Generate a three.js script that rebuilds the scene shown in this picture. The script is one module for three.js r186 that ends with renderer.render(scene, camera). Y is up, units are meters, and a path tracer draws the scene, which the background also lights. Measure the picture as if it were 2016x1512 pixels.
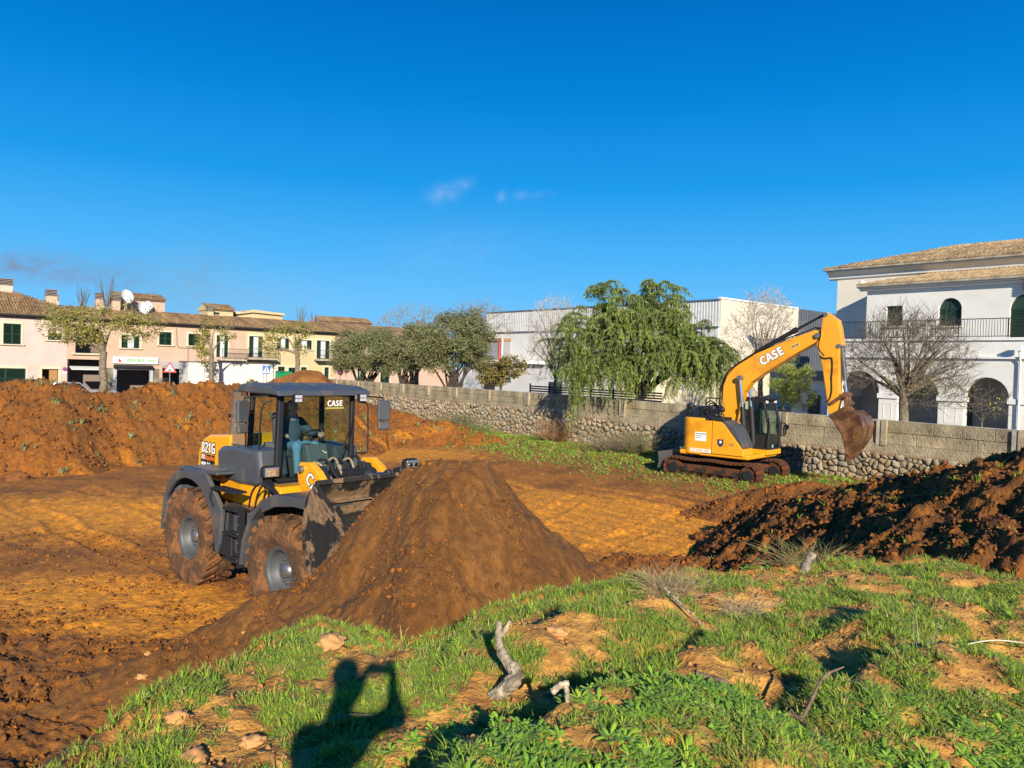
import * as THREE from 'three';
import { mergeGeometries, mergeVertices } from 'three/addons/utils/BufferGeometryUtils.js';
import { RoundedBoxGeometry } from 'three/addons/geometries/RoundedBoxGeometry.js';
import { TextGeometry } from 'three/addons/geometries/TextGeometry.js';
import { FontLoader } from 'three/addons/loaders/FontLoader.js';
import { createNoise2D, createNoise3D } from 'simplex-noise';

// ---------- camera, sky, sun, exposure ----------
const scene = new THREE.Scene();
const camera = new THREE.PerspectiveCamera(52.8, 4 / 3, 0.05, 2500);
camera.position.set(0, 3.9, 0);
camera.rotation.order = 'YXZ';
camera.rotation.set(-0.02094, 0, 0.0298);
const renderer = new THREE.WebGLRenderer({ antialias: true });
renderer.toneMapping = THREE.LinearToneMapping;
renderer.toneMappingExposure = 1.45;
renderer.shadowMap.enabled = true;

const sunDir = new THREE.Vector3(0.1559, 0.3623, 0.9189).normalize();
const sun = new THREE.DirectionalLight(new THREE.Color().setRGB(1, 0.90, 0.74), 5);
sun.position.copy(sunDir).multiplyScalar(120).add(new THREE.Vector3(0, 0, -35));
sun.target.position.set(0, 0, -35);
sun.castShadow = true;
sun.shadow.mapSize.set(4096, 4096);
Object.assign(sun.shadow.camera, { left: -75, right: 75, top: 60, bottom: -60, near: 1, far: 320 });
sun.shadow.radius = 1;
sun.name = 'sun';
scene.add(sun, sun.target);

const rng = (seed) => () => { seed = (seed + 0x6d2b79f5) | 0; let t = Math.imul(seed ^ (seed >>> 15), 1 | seed); t = (t + Math.imul(t ^ (t >>> 7), 61 | t)) ^ t; return ((t ^ (t >>> 14)) >>> 0) / 4294967296; };
const n2 = createNoise2D(rng(11)), n3 = createNoise3D(rng(12));
const clamp = (x, a = 0, b = 1) => Math.min(b, Math.max(a, x));
const sst = (a, b, x) => { const t = clamp((x - a) / (b - a)); return t * t * (3 - 2 * t); };
const lerp = (a, b, t) => a + (b - a) * t;
const fbm = (x, y, o = 4, g = 0.5) => { let s = 0, a = 1, n = 0; for (let i = 0; i < o; i++) { s += a * n2(x, y); n += a; a *= g; x = x * 2.03 + 17.1; y = y * 2.03 - 9.7; } return s / n; };
const interp = (pts, x) => { if (x <= pts[0][0]) return pts[0][1]; for (let i = 1; i < pts.length; i++) if (x < pts[i][0]) return lerp(pts[i - 1][1], pts[i][1], (x - pts[i - 1][0]) / (pts[i][0] - pts[i - 1][0])); return pts[pts.length - 1][1]; };
const s2l = (c) => { c /= 255; return c <= 0.04045 ? c / 12.92 : ((c + 0.055) / 1.055) ** 2.4; };

{ // clear winter sky with a few thin wisps and pale smoke low on the left
  const W = 2048, H = 1024, data = new Float32Array(W * H * 4);
  const stops = [[-90, [70, 110, 150]], [-8, [120, 175, 220]], [0, [128, 203, 255]], [4, [112, 197, 255]], [8, [78, 181, 250]], [13, [32, 156, 237]], [19, [5, 133, 218]], [26, [0, 108, 194]], [45, [0, 84, 168]], [90, [0, 66, 142]]];
  const wisps = [[-5.5, 12.4, 1.0, 0.55, 0.24, [215, 225, 245]], [-4.0, 13.2, 0.7, 0.4, 0.18, [212, 225, 245]], [0.2, 12.5, 0.6, 0.3, 0.14, [205, 215, 245]], [1.6, 12.6, 0.9, 0.2, 0.12, [205, 215, 245]], [-1.2, 12.4, 0.3, 0.3, 0.25, [205, 215, 245]],
    [-32.6, 5.4, 3.2, 0.8, 0.7, [132, 142, 168]], [-29.5, 5.0, 2.2, 0.6, 0.5, [135, 145, 170]], [-26.6, 4.9, 1.6, 1.6, 0.4, [120, 150, 175]], [-22.5, 5.2, 3.0, 2.2, 0.42, [135, 170, 190]], [-18, 4.2, 4, 1.6, 0.25, [150, 185, 205]], [-5, 8.4, 5, 1.6, 0.12, [170, 190, 225]]];
  for (let r = 0; r < H; r++) {
    const e = ((r + 0.5) / H - 0.5) * 180;
    let k = 1; while (k < stops.length - 1 && stops[k][0] < e) k++;
    const t = clamp((e - stops[k - 1][0]) / (stops[k][0] - stops[k - 1][0]));
    const base = [0, 1, 2].map((c) => lerp(s2l(stops[k - 1][1][c]), s2l(stops[k][1][c]), t));
    for (let q = 0; q < W; q++) {
      const col = base.slice();
      const az = ((q + 0.5) / W - 0.5) * 360 + 90; // degrees right of -z
      if (e > 0 && e < 20 && az > -50 && az < 20) for (const [wa, we, sa, se, k2, wc] of wisps) {
        const dx = (az - wa) / sa, dy = (e - we - 0.12 * (az - wa)) / se, g = Math.exp(-(dx * dx + dy * dy));
        if (g < 0.01) continue;
        const m = clamp(g * k2 * (0.75 + 0.9 * fbm(az * 0.9 + wa, e * 1.7, 4)));
        for (let c = 0; c < 3; c++) col[c] = lerp(col[c], s2l(wc[c]), m);
      }
      const i = (r * W + q) * 4;
      data[i] = col[0] / 1.45; data[i + 1] = col[1] / 1.45; data[i + 2] = col[2] / 1.45; data[i + 3] = 1;
    }
  }
  const t = new THREE.DataTexture(data, W, H, THREE.RGBAFormat, THREE.FloatType);
  t.mapping = THREE.EquirectangularReflectionMapping; t.magFilter = THREE.LinearFilter; t.needsUpdate = true;
  scene.background = t; scene.environment = t;
}

// ---------- helpers ----------
const V = (x, y, z) => new THREE.Vector3(x, y, z);
const names = {};
const numbered = (n) => { names[n] = (names[n] ?? -1) + 1; return names[n] ? n + '_' + String(names[n]).padStart(3, '0') : n; };
function tag(o, label, category, group, kind) { o.userData.label = label; o.userData.category = category; if (group) o.userData.group = group; if (kind) o.userData.kind = kind; return o; }
function thing(name, label, category, pos = [0, 0, 0], ry = 0, group) { const o = new THREE.Group(); o.name = numbered(name); o.position.set(...pos); o.rotation.y = ry; scene.add(o); return tag(o, label, category, group); }
const deg = Math.PI / 180;

class G { // collects geometries, ends as one named mesh with uv in metres
  constructor() { this.a = []; }
  add(g, m) {
    if (m) g.applyMatrix4(m);
    if (g.index) g = g.toNonIndexed();
    for (const k of Object.keys(g.attributes)) if (!['position', 'normal'].includes(k)) g.deleteAttribute(k);
    g.morphAttributes = {}; this.a.push(g); return this;
  }
  box(w, h, d, x = 0, y = 0, z = 0, rx = 0, ry = 0, rz = 0, bev = 0) {
    const b = Math.min(bev, w * 0.45, h * 0.45, d * 0.45);
    const g = b > 0 ? new RoundedBoxGeometry(w, h, d, 2, b) : new THREE.BoxGeometry(w, h, d);
    return this.add(g, new THREE.Matrix4().compose(V(x, y, z), new THREE.Quaternion().setFromEuler(new THREE.Euler(rx, ry, rz)), V(1, 1, 1)));
  }
  bar(p, q, w, h, bev = 0) { // box from p to q
    const a = V(...p), b = V(...q), d = b.clone().sub(a), L = d.length();
    const m = new THREE.Matrix4().lookAt(b, a, Math.abs(d.y) / L > 0.98 ? V(1, 0, 0) : V(0, 1, 0)); m.setPosition(a.add(b).multiplyScalar(0.5));
    return this.add(bev ? new RoundedBoxGeometry(w, h, L, 2, bev) : new THREE.BoxGeometry(w, h, L), m);
  }
  cyl(p, q, r0, r1 = r0, n = 12, open = false) {
    const a = V(...p), b = V(...q), d = b.clone().sub(a), L = d.length();
    const m = new THREE.Matrix4().makeRotationFromQuaternion(new THREE.Quaternion().setFromUnitVectors(V(0, 1, 0), d.normalize())); m.setPosition(a.add(b).multiplyScalar(0.5));
    return this.add(new THREE.CylinderGeometry(r1, r0, L, n, 1, open), m);
  }
  tube(pts, r, n = 6, seg = 0, closed = false) { return this.add(new THREE.TubeGeometry(new THREE.CatmullRomCurve3(pts.map((p) => V(...p)), closed), seg || pts.length * 4, r, n, closed)); }
  rod(pts, r, n = 6) { for (let i = 1; i < pts.length; i++) this.cyl(pts[i - 1], pts[i], r, r, n); for (let i = 1; i < pts.length - 1; i++) this.ball(r, ...pts[i], 6); return this; }
  ball(r, x, y, z, n = 10, sx = 1, sy = 1, sz = 1) { return this.add(new THREE.SphereGeometry(r, n, Math.max(4, n - 3)), new THREE.Matrix4().compose(V(x, y, z), new THREE.Quaternion(), V(sx, sy, sz))); }
  ext(pts, z0, z1, bev = 0, holes = []) { // polygon in xy, from z0 to z1
    const s = pts instanceof THREE.Shape ? pts : new THREE.Shape(pts.map((p) => new THREE.Vector2(...p)));
    for (const h of holes) s.holes.push(h instanceof THREE.Path ? h : new THREE.Path(h.map((p) => new THREE.Vector2(...p))));
    const g = new THREE.ExtrudeGeometry(s, { depth: z1 - z0 - 2 * bev, bevelEnabled: bev > 0, bevelThickness: bev, bevelSize: bev, bevelOffset: -bev, bevelSegments: 2, curveSegments: 10 });
    return this.add(g, new THREE.Matrix4().makeTranslation(0, 0, z0 + bev));
  }
  lathe(pts, n, x, y, z, axis = 'y') {
    const m = new THREE.Matrix4(); if (axis === 'z') m.makeRotationX(Math.PI / 2); if (axis === 'x') m.makeRotationZ(-Math.PI / 2); m.setPosition(x, y, z);
    return this.add(new THREE.LatheGeometry(pts.map((p) => new THREE.Vector2(...p)), n), m);
  }
  geo(keepColor) {
    const g = this.a.length > 1 ? mergeGeometries(this.a) : this.a[0];
    const p = g.attributes.position.array, n = p.length / 9, uv = new Float32Array(n * 6);
    for (let i = 0; i < n; i++) {
      const o = i * 9, ax = p[o + 3] - p[o], ay = p[o + 4] - p[o + 1], az = p[o + 5] - p[o + 2], bx = p[o + 6] - p[o], by = p[o + 7] - p[o + 1], bz = p[o + 8] - p[o + 2];
      const nx = Math.abs(ay * bz - az * by), ny = Math.abs(az * bx - ax * bz), nz = Math.abs(ax * by - ay * bx);
      const [iu, iv] = nx > ny && nx > nz ? [2, 1] : ny > nz ? [0, 2] : [0, 1];
      for (let k = 0; k < 3; k++) { uv[i * 6 + k * 2] = p[o + k * 3 + iu]; uv[i * 6 + k * 2 + 1] = p[o + k * 3 + iv]; }
    }
    g.setAttribute('uv', new THREE.BufferAttribute(uv, 2)); this.a = []; return g;
  }
  mesh(name, mat, parent = scene) { const m = new THREE.Mesh(this.geo(), mat); m.name = parent === scene ? numbered(name) : name; parent.add(m); return m; }
}
const g = () => new G();

// ---------- textures: grain, blotches, wear (colour of the matter only) ----------
function tileNoise(N, seed, period, oct, gain = 0.5) { // tileable value noise, 0..1
  const R = rng(seed), out = new Float32Array(N * N); let tot = 0, amp = 1, P = period;
  for (let o = 0; o < oct; o++, P *= 2, amp *= gain) {
    const L = new Float32Array(P * P).map(() => R());
    for (let y = 0; y < N; y++) { const fy = (y / N) * P, y0 = Math.floor(fy), ty = sst(0, 1, fy - y0); for (let x = 0; x < N; x++) { const fx = (x / N) * P, x0 = Math.floor(fx), tx = sst(0, 1, fx - x0);
      const at = (i, j) => L[((j + P) % P) * P + ((i + P) % P)];
      out[y * N + x] += amp * lerp(lerp(at(x0, y0), at(x0 + 1, y0), tx), lerp(at(x0, y0 + 1), at(x0 + 1, y0 + 1), tx), ty); } }
    tot += amp;
  }
  return out.map((v) => v / tot);
}
function tex(N, f, size, srgb = false) { // f(i) -> [r,g,b] 0..1 as stored
  const d = new Uint8Array(N * N * 4);
  for (let i = 0; i < N * N; i++) { const c = f(i); d[i * 4] = clamp(c[0]) * 255; d[i * 4 + 1] = clamp(c[1]) * 255; d[i * 4 + 2] = clamp(c[2]) * 255; d[i * 4 + 3] = 255; }
  const t = new THREE.DataTexture(d, N, N); t.wrapS = t.wrapT = THREE.RepeatWrapping; t.magFilter = THREE.LinearFilter; t.minFilter = THREE.LinearMipmapLinearFilter; t.generateMipmaps = true;
  t.repeat.set(1 / size, 1 / size); if (srgb) t.colorSpace = THREE.SRGBColorSpace; t.needsUpdate = true; return t;
}
const gray = (N, arr, lo, hi, size, srgb, pw = 1) => tex(N, (i) => { const v = lerp(lo, hi, arr[i] ** pw); return [v, v, v]; }, size, srgb);
const stretch = (a, c = 0.5, k = 2.2) => a.map((v) => clamp((v - c) * k + 0.5));
const NA = stretch(tileNoise(512, 1, 8, 6, 0.6)), NB = stretch(tileNoise(512, 2, 16, 5, 0.75)), NC = stretch(tileNoise(512, 3, 4, 7, 0.55));
const T = {
  soil: gray(512, NB, 0.74, 1.0, 1.3, true), soilB: gray(512, NB, 0, 1, 1.3), soilF: gray(512, stretch(tileNoise(512, 9, 32, 4, 0.8)), 0, 1, 0.9),
  wall: gray(512, NA, 0.95, 1.0, 7, true), wallB: gray(512, NB, 0, 1, 0.6),
  concrete: tex(512, (i) => { const v = 0.76 + 0.24 * NC[i] - 0.16 * (NB[i] > 0.72 ? 1 : 0) * NA[i]; return [v, v * 0.985, v * 0.955]; }, 2.1, true), concreteB: gray(512, NB, 0, 1, 0.7),
  metal: gray(512, NA, 0.91, 1.0, 2.5, true), rough: gray(512, NC, 0.35, 0.95, 1.7),
  dirtY: tex(512, (i) => { const m = sst(0.62, 0.95, NC[i]) * 0.26; return [lerp(1, 0.62, m), lerp(1, 0.55, m), lerp(1, 0.8, m)]; }, 2.3, true),
  rust: tex(512, (i) => { const m = sst(0.3, 0.7, NC[i]), k = 0.7 + 0.3 * NB[i]; return [lerp(0.58, 0.42, m) * k, lerp(0.42, 0.28, m) * k, lerp(0.28, 0.18, m) * k]; }, 0.9, true),
  mudTyre: tex(512, (i) => { const m = 0.5 + 0.5 * sst(0.2, 0.75, NC[i]), k = 0.8 + 0.2 * NB[i]; return [lerp(0.20, 0.56, m) * k, lerp(0.18, 0.40, m) * k, lerp(0.165, 0.25, m) * k]; }, 0.8, true),
  mudTrack: tex(512, (i) => { const m = sst(0.25, 0.6, NC[i]), k = 0.7 + 0.3 * NB[i]; return [lerp(0.22, 0.55, m) * k, lerp(0.19, 0.33, m) * k, lerp(0.17, 0.16, m) * k]; }, 0.7, true),
  bucket: tex(512, (i) => { const m = sst(0.42, 0.62, NC[i]), k = 0.75 + 0.25 * NB[i]; return [lerp(0.16, 0.62, m) * k, lerp(0.15, 0.50, m) * k, lerp(0.14, 0.37, m) * k]; }, 1.1, true),
  greyDust: tex(512, (i) => { const m = 0.12 * NA[i] + 0.42 * sst(0.55, 0.95, NC[i]), k = 0.94 + 0.06 * NB[i]; return [lerp(0.295, 0.47, m) * k, lerp(0.31, 0.41, m) * k, lerp(0.335, 0.34, m) * k]; }, 1.6, true),
  bark: tex(512, (i) => { const v = 0.55 + 0.45 * NB[i]; return [v, v * 0.97, v * 0.92]; }, 0.7, true), tile: gray(512, NA, 0.62, 1.0, 3.1, true),
};
const C = (r, gg, b) => new THREE.Color().setRGB(r, gg, b);
const mat = (c, rough = 0.8, o = {}) => new THREE.MeshStandardMaterial({ color: C(...c), roughness: rough, ...o });
const plaster = (c) => mat(c, 0.92, { map: T.wall, bumpMap: T.wallB, bumpScale: 0.003 });
const M = {
  yellow: mat([0.80, 0.36, 0.012], 0.38, { map: T.dirtY, roughnessMap: T.rough }), yellowEx: mat([0.80, 0.345, 0.014], 0.42, { map: T.dirtY, roughnessMap: T.rough }),
  grey: mat([0.95, 0.95, 0.95], 0.6, { map: T.greyDust, roughnessMap: T.rough }), dark: mat([0.014, 0.015, 0.017], 0.6, { map: T.metal }), black: mat([0.008, 0.008, 0.009], 0.75), rubber: mat([0.02, 0.02, 0.02], 0.9),
  chrome: mat([0.75, 0.76, 0.78], 0.16, { metalness: 1 }), steel: mat([0.32, 0.32, 0.32], 0.45, { metalness: 0.8, map: T.metal }), rim: mat([0.10, 0.105, 0.11], 0.55, { metalness: 0.2, map: T.metal }),
  tyre: mat([0.95, 0.82, 0.70], 0.95, { map: T.mudTyre, bumpMap: T.soilB, bumpScale: 0.02 }), track: mat([0.9, 0.8, 0.72], 0.95, { map: T.mudTrack, bumpMap: T.soilB, bumpScale: 0.025 }), trackFrame: mat([0.55, 0.5, 0.46], 0.9, { map: T.mudTrack }),
  bucket: mat([0.85, 0.82, 0.78], 0.75, { map: T.bucket, bumpMap: T.soilB, bumpScale: 0.01 }), rust: mat([0.80, 0.74, 0.62], 0.65, { map: T.rust, roughnessMap: T.rough }),
  glass: new THREE.MeshPhysicalMaterial({ color: C(0.66, 0.82, 0.81), roughness: 0.03, transmission: 1, thickness: 0, ior: 1.5 }), glassDoor: new THREE.MeshPhysicalMaterial({ color: C(0.66, 0.66, 0.60), roughness: 0.12, transmission: 0.82, thickness: 0, ior: 1.5 }),
  windowGlass: mat([0.03, 0.035, 0.04], 0.05), lampGlass: mat([0.75, 0.76, 0.78], 0.12, { metalness: 0.4 }),
  white: mat([0.72, 0.72, 0.70], 0.6), decal: mat([0.80, 0.80, 0.78], 0.5), decalBlack: mat([0.012, 0.012, 0.012], 0.5), orange: mat([0.75, 0.16, 0.01], 0.5),
  shutter: mat([0.012, 0.040, 0.026], 0.55), stoneTrim: plaster([0.66, 0.57, 0.40]), concrete: mat([0.50, 0.425, 0.29], 0.95, { map: T.concrete, bumpMap: T.concreteB, bumpScale: 0.02 }),
  concreteLight: mat([0.52, 0.47, 0.38], 0.95, { map: T.concrete }), iron: mat([0.02, 0.022, 0.024], 0.6), bark: mat([0.36, 0.31, 0.24], 0.95, { map: T.bark, bumpMap: T.soilB, bumpScale: 0.02 }), twig: mat([0.34, 0.27, 0.18], 0.9), darkBark: mat([0.10, 0.085, 0.065], 0.95, { map: T.bark }),
  wood: mat([0.42, 0.36, 0.28], 0.85, { map: T.bark }), jacket: mat([0.05, 0.075, 0.10], 0.9), jeans: mat([0.13, 0.24, 0.36], 0.9), skin: mat([0.50, 0.29, 0.20], 0.6), hair: mat([0.04, 0.03, 0.022], 0.8),
  seat: mat([0.05, 0.052, 0.055], 0.85), interior: mat([0.10, 0.105, 0.105], 0.8),
};
const font = await new FontLoader().loadAsync('fonts/droid/droid_sans_bold.typeface.json');
function textGeo(str, h, depth, offset = 0) { // flat letters, left aligned at the baseline
  const t = new TextGeometry(str, { font, size: h, depth, curveSegments: 3, bevelEnabled: offset > 0, bevelThickness: 0.0005, bevelSize: offset, bevelOffset: 0, bevelSegments: 1 });
  return t;
}
// ---------- terrain ----------
const AX = [0.766, -0.643], BX = [-0.643, -0.766]; // street grid: a runs away to the right, b away to the left (x, z)
const WALL = [9.9, -29.5];
const tu = (x, z) => [(x - WALL[0]) * BX[0] + (z - WALL[1]) * BX[1], (x - WALL[0]) * AX[0] + (z - WALL[1]) * AX[1]];
const edge = [[-3.2, -10], [-2.4, 2.0], [-2.15, 3.5], [-2.0, 4.5], [-1.42, 5.85], [-1.1, 5.62], [-0.8, 5.42], [-0.5, 5.5], [-0.22, 6.0], [0.22, 6.6], [0.66, 7.05], [1.41, 7.35], [2.22, 7.65], [3.09, 7.94], [5, 8.7], [8, 9.0], [30, 9.5]];
const bankPoly = [...edge, [30, -10]];
function segDist(pts, x, d) { let best = 1e9, bt = 0, bi = 0; for (let i = 1; i < pts.length; i++) { const ax = pts[i - 1][0], ay = pts[i - 1][1], ex = pts[i][0] - ax, ey = pts[i][1] - ay, t = clamp(((x - ax) * ex + (d - ay) * ey) / (ex * ex + ey * ey)), q = Math.hypot(x - ax - ex * t, d - ay - ey * t); if (q < best) { best = q; bt = t; bi = i; } } return [best, bi, bt]; }
const inside = (poly, x, y) => { let c = false; for (let i = 0, j = poly.length - 1; i < poly.length; j = i++) { const [xi, yi] = poly[i], [xj, yj] = poly[j]; if ((yi > y) !== (yj > y) && x < ((xj - xi) * (y - yi)) / (yj - yi) + xi) c = !c; } return c; };
const bankS = (x, d) => (d > 14 || d < -10 ? -99 : segDist(edge, x, d)[0] * (inside(bankPoly, x, d) ? 1 : -1));
// hummocks of the bank: crest line d(x), height, drop beyond the crest, run towards the camera
const steps = [
  [[[-0.5, 2.9], [-0.27, 3.25], [0.19, 3.62], [0.73, 3.95], [1.15, 3.85], [1.6, 3.6]], 0.36, 0.28, 1.5, -0.45, 1.55],
  [[[1.5, 4.15], [2.02, 4.5], [2.4, 4.78], [2.84, 4.9], [3.4, 4.8]], 0.19, 0.22, 0.8, 1.55, 3.3],
  [[[2.3, 5.5], [2.9, 5.75], [3.4, 6.05], [3.9, 6.1], [5, 5.9]], 0.20, 0.22, 0.8, 2.4, 5.0],
  [[[-0.5, 4.85], [-0.16, 5.05], [0.4, 5.4], [0.92, 5.85], [1.5, 6.0]], 0.22, 0.2, 0.8, -0.45, 1.5],
  [[[0.9, 4.75], [1.5, 5.15], [2.1, 5.35]], 0.14, 0.2, 0.6, 0.9, 2.1],
];
function bankRelief(x, d) {
  let h = 0;
  for (const [crest, hg, drop, run, xa, xb] of steps) { const w = sst(xa - 0.25, xa + 0.35, x) * (1 - sst(xb - 0.4, xb + 0.3, x)); if (w <= 0) continue; const t = interp(crest, x) + 0.10 * n2(x * 2.3, 7) - d; h += hg * w * (t < 0 ? sst(-drop, 0, t) : Math.exp(-((t / run) ** 2))); }
  return h;
}
function pitH(x, d) {
  const [t, u] = tu(x, -d);
  const nearWall = sst(9, 2.5, -u) * (t > -18 && t < 44 ? 1 : sst(52, 44, t)) * 0.42;
  let h = nearWall + 0.09 * fbm(x * 0.11, d * 0.11, 3) + 0.03 * fbm(x * 0.9, d * 0.9, 3);
  const rough = sst(11.5, 9.5, d + 0.35 * (x + 5)) * sst(2, -1, x); // churned dark soil, lower left
  h += rough * (0.06 + 0.13 * fbm(x * 1.2, d * 1.2, 5, 0.66)) + 0.018 * fbm(x * 2.6, d * 2.6, 3, 0.75);
  const st = fbm(t * 0.10, u * 1.9, 3); h += 0.05 * st * sst(26, 22, d) * sst(13, 16, d) * sst(-2, 1, x); // scraped streaks
  return h + rutH(x, d);
}
const ruts = [[-5.7, 13.6, -0.743, 0.669, 12], [-4.3, 15.2, -0.743, 0.669, 12], [-9.5, 9.2, 0.93, 0.36, 4.6], [-9.0, 7.6, 0.95, 0.30, 5.0], [-2.5, 17, 0.35, 0.94, 9], [-0.6, 16.3, 0.35, 0.94, 9], [2, 17, 0.55, 0.83, 9], [3.6, 15.9, 0.55, 0.83, 9]];
function rutH(x, d) { let h = 0; for (const [x0, d0, ux, ud, L] of ruts) { const s = (x - x0) * ux + (d - d0) * ud; if (s < -0.5 || s > L) continue; const p = (x - x0) * -ud + (d - d0) * ux + 0.12 * n2(s * 0.3, x0), q = Math.abs(p); if (q > 0.55) continue; const w = sst(-0.5, 0.2, s) * sst(L, L - 2, s) * (0.55 + 0.45 * n2(s * 0.5, x0 + 9)); h += w * (-0.06 * sst(0.34, 0.26, q) + 0.055 * Math.exp(-(((q - 0.40) / 0.07) ** 2)) + (q < 0.3 ? 0.045 * sst(-0.3, 0.3, Math.sin((s / 0.24 + q * 1.2 * Math.sign(p)) * 6.283)) : 0)); } return h; }
function streetH(x, d) { const [t] = tu(x, -d); return lerp(1.42, 0.2, sst(26, 46, t)); }
function baseH(x, d) {
  const [t, u] = tu(x, -d);
  const wallIn = sst(0.12, 0.3, u) * sst(46, 40, t);
  let h = pitH(x, d);
  if (t > 40) h = lerp(h, 0.2, sst(44, 54, t));
  if (d > 20) h = lerp(h, streetH(x, d), Math.max(wallIn, u > 0.3 ? sst(40, 48, t) : 0));
  if (d < 14) {
    const s = bankS(x, d);
    let b = 1.95 + 0.32 * sst(3.4, 1.4, d) * sst(3, 1, Math.abs(x)) + 0.07 * fbm(x * 0.8, d * 0.8, 3) + 0.035 * fbm(x * 3, d * 3, 3, 0.6) + bankRelief(x, d);
    if (s < 0) b -= 0.74 * -s;
    else b -= 0.05 * sst(0.4, 0, s);
    const k = 0.25, q = clamp(0.5 + (0.5 * (b - h)) / k); h = lerp(h, b, q) + k * q * (1 - q) * 0.5;
  }
  return h;
}
const smax = (a, b, k) => { const q = clamp(0.5 + (0.5 * (a - b)) / k); return lerp(b, a, q) + k * q * (1 - q); };
function ridge(pts, slope, x, d) { const [q, i, t] = segDist(pts, x, d); return lerp(pts[i - 1][2], pts[i][2], t) - slope * (Math.sqrt(q * q + 0.02) - 0.1); }
const heapF = {
  dumped: (x, d) => {
    let h = ridge([[-1.22, 9.9, 2.66], [-0.55, 9.6, 2.80]], lerp(lerp(0.72, 0.92, sst(-0.9, 0.1, x)), 1.3, sst(-1.0, -1.7, x)), x, d);
    h = smax(h, ridge([[-1.6, 9.5, 1.7], [-2.05, 9.5, 1.52], [-2.48, 9.5, 1.24], [-2.85, 9.5, 1.08], [-3.3, 9.4, 0.88], [-3.9, 9.1, 0.55], [-5.0, 8.4, 0.12]], lerp(0.85, 0.5, sst(-1.6, -2.4, x) * sst(9.7, 8.7, d)), x, d), 0.1);
    h = smax(h, ridge([[-0.85, 8.4, 1.75], [-0.75, 7.4, 1.15]], 0.62, x, d), 0.25);
    return h + 0.085 * fbm(x * 1.1, d * 1.1, 3) + 0.05 * fbm(x * 2.6 + 4, d * 0.9, 3) * sst(0.4, 1, h) + 0.03 * Math.max(0, fbm(x * 3, d * 3, 2)) + 0.034 * fbm(x * 6, d * 6, 3, 0.75) * (0.25 + 1.2 * sst(0.0, 0.45, n2(x * 0.9, d * 0.9 + 5))) - 0.03 * sst(0.25, 0.6, n2(x * 3.2 + 7, d * 3.2)) * sst(0.0, 0.45, n2(x * 0.9, d * 0.9 + 5));
  },
  clods: (x, d) => {
    let h = ridge([[6.4, 8.0, 2.85], [6.85, 10, 3.12], [6.6, 12, 2.5], [6.3, 13.5, 2.1], [6.0, 15, 1.72], [5.6, 17, 1.0], [5.3, 18.5, 0.4]], lerp(0.66, 0.4, sst(6.6, 7.6, x)), x, d);
    const rg = (k) => 1 - Math.abs(n2(x * k, d * k + 3)) * 2;
    return h + 0.16 * fbm(x * 0.9 + 9, d * 0.9, 3) + 0.10 * fbm(x * 2.2 - d * 1.2, (x + d) * 1.1, 3, 0.6) + 0.05 * fbm(x * 4.2, d * 4.2, 2) - 0.035 * Math.max(0, rg(4.5)) - 0.022 * Math.max(0, rg(9)) + 0.012 * n2(x * 15, d * 15);
  },
  dug: (x, d) => {
    let h = ridge([[6.6, 21.2, 0.75], [7.6, 20.4, 1.1], [9.4, 19.4, 1.2], [10.6, 17.2, 1.0]], 0.5, x, d);
    h = smax(h, ridge([[2.4, 15.6, 0.22], [3.6, 14.6, 0.42], [5.0, 13.6, 0.66], [6.2, 12.9, 0.85]], 0.6, x, d), 0.12);
    h = smax(h, ridge([[5.2, 17.6, 0.55], [6.6, 17.2, 0.8], [7.6, 16.0, 0.75]], 0.6, x, d), 0.1);
    const cut = (cx, c0, c1, hh, run) => { const p = x - cx - 0.45 * n2(d * 0.5, cx) - 0.22 * n2(d * 1.6, cx); return p > -0.16 ? hh * sst(-0.16, 0.06, p) * sst(run, 0, p) * sst(c0 - 0.6, c0 + 0.5, d) * sst(c1 + 0.6, c1 - 0.8, d) : 0; };
    return h + 0.16 * fbm(x * 0.8, d * 0.8 + 3, 5, 0.6) + cut(4.9, 13.4, 16.8, 0.34, 2.2) + cut(6.4, 15, 19, 0.3, 1.8);
  },
  berm: (x, d) => {
    let h = ridge([[-40, 24, 3.0], [-24, 26, 2.95], [-18.4, 27.8, 2.92], [-17.2, 28.6, 3.05], [-16, 29.8, 2.40], [-14.3, 31.8, 2.85], [-11.9, 33.9, 2.9], [-8.4, 36, 2.75], [-6.4, 38, 1.7], [-4.6, 37.6, 1.45], [-2.6, 36.9, 1.2], [-0.5, 36.3, 0.62]], 0.72, x, d);
    return h + 0.22 * fbm(x * 0.42, d * 0.42, 3) + 0.18 * fbm(x * 1.2, d * 1.2, 5, 0.66);
  },
  mound: (x, d) => ridge([[-14.2, 45, 2.7], [-13.4, 45, 3.05], [-12.1, 45, 3.5], [-11.2, 45.4, 3.35], [-10.2, 46, 2.5], [-9.4, 46.4, 1.7]], 0.66, x, d) + 0.12 * fbm(x * 0.7, d * 0.7, 4),
};
const surfH = (x, d) => Math.max(baseH(x, d), d < 13 ? heapF.dumped(x, d) : -9, d < 24 && x > 0 ? heapF.clods(x, d) : -9, d > 8 && d < 27 && x > 0 ? heapF.dug(x, d) : -9, d > 15 && d < 48 && x < 6 ? heapF.berm(x, d) : -9, d > 36 && d < 55 && x < 0 ? heapF.mound(x, d) : -9);

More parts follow.
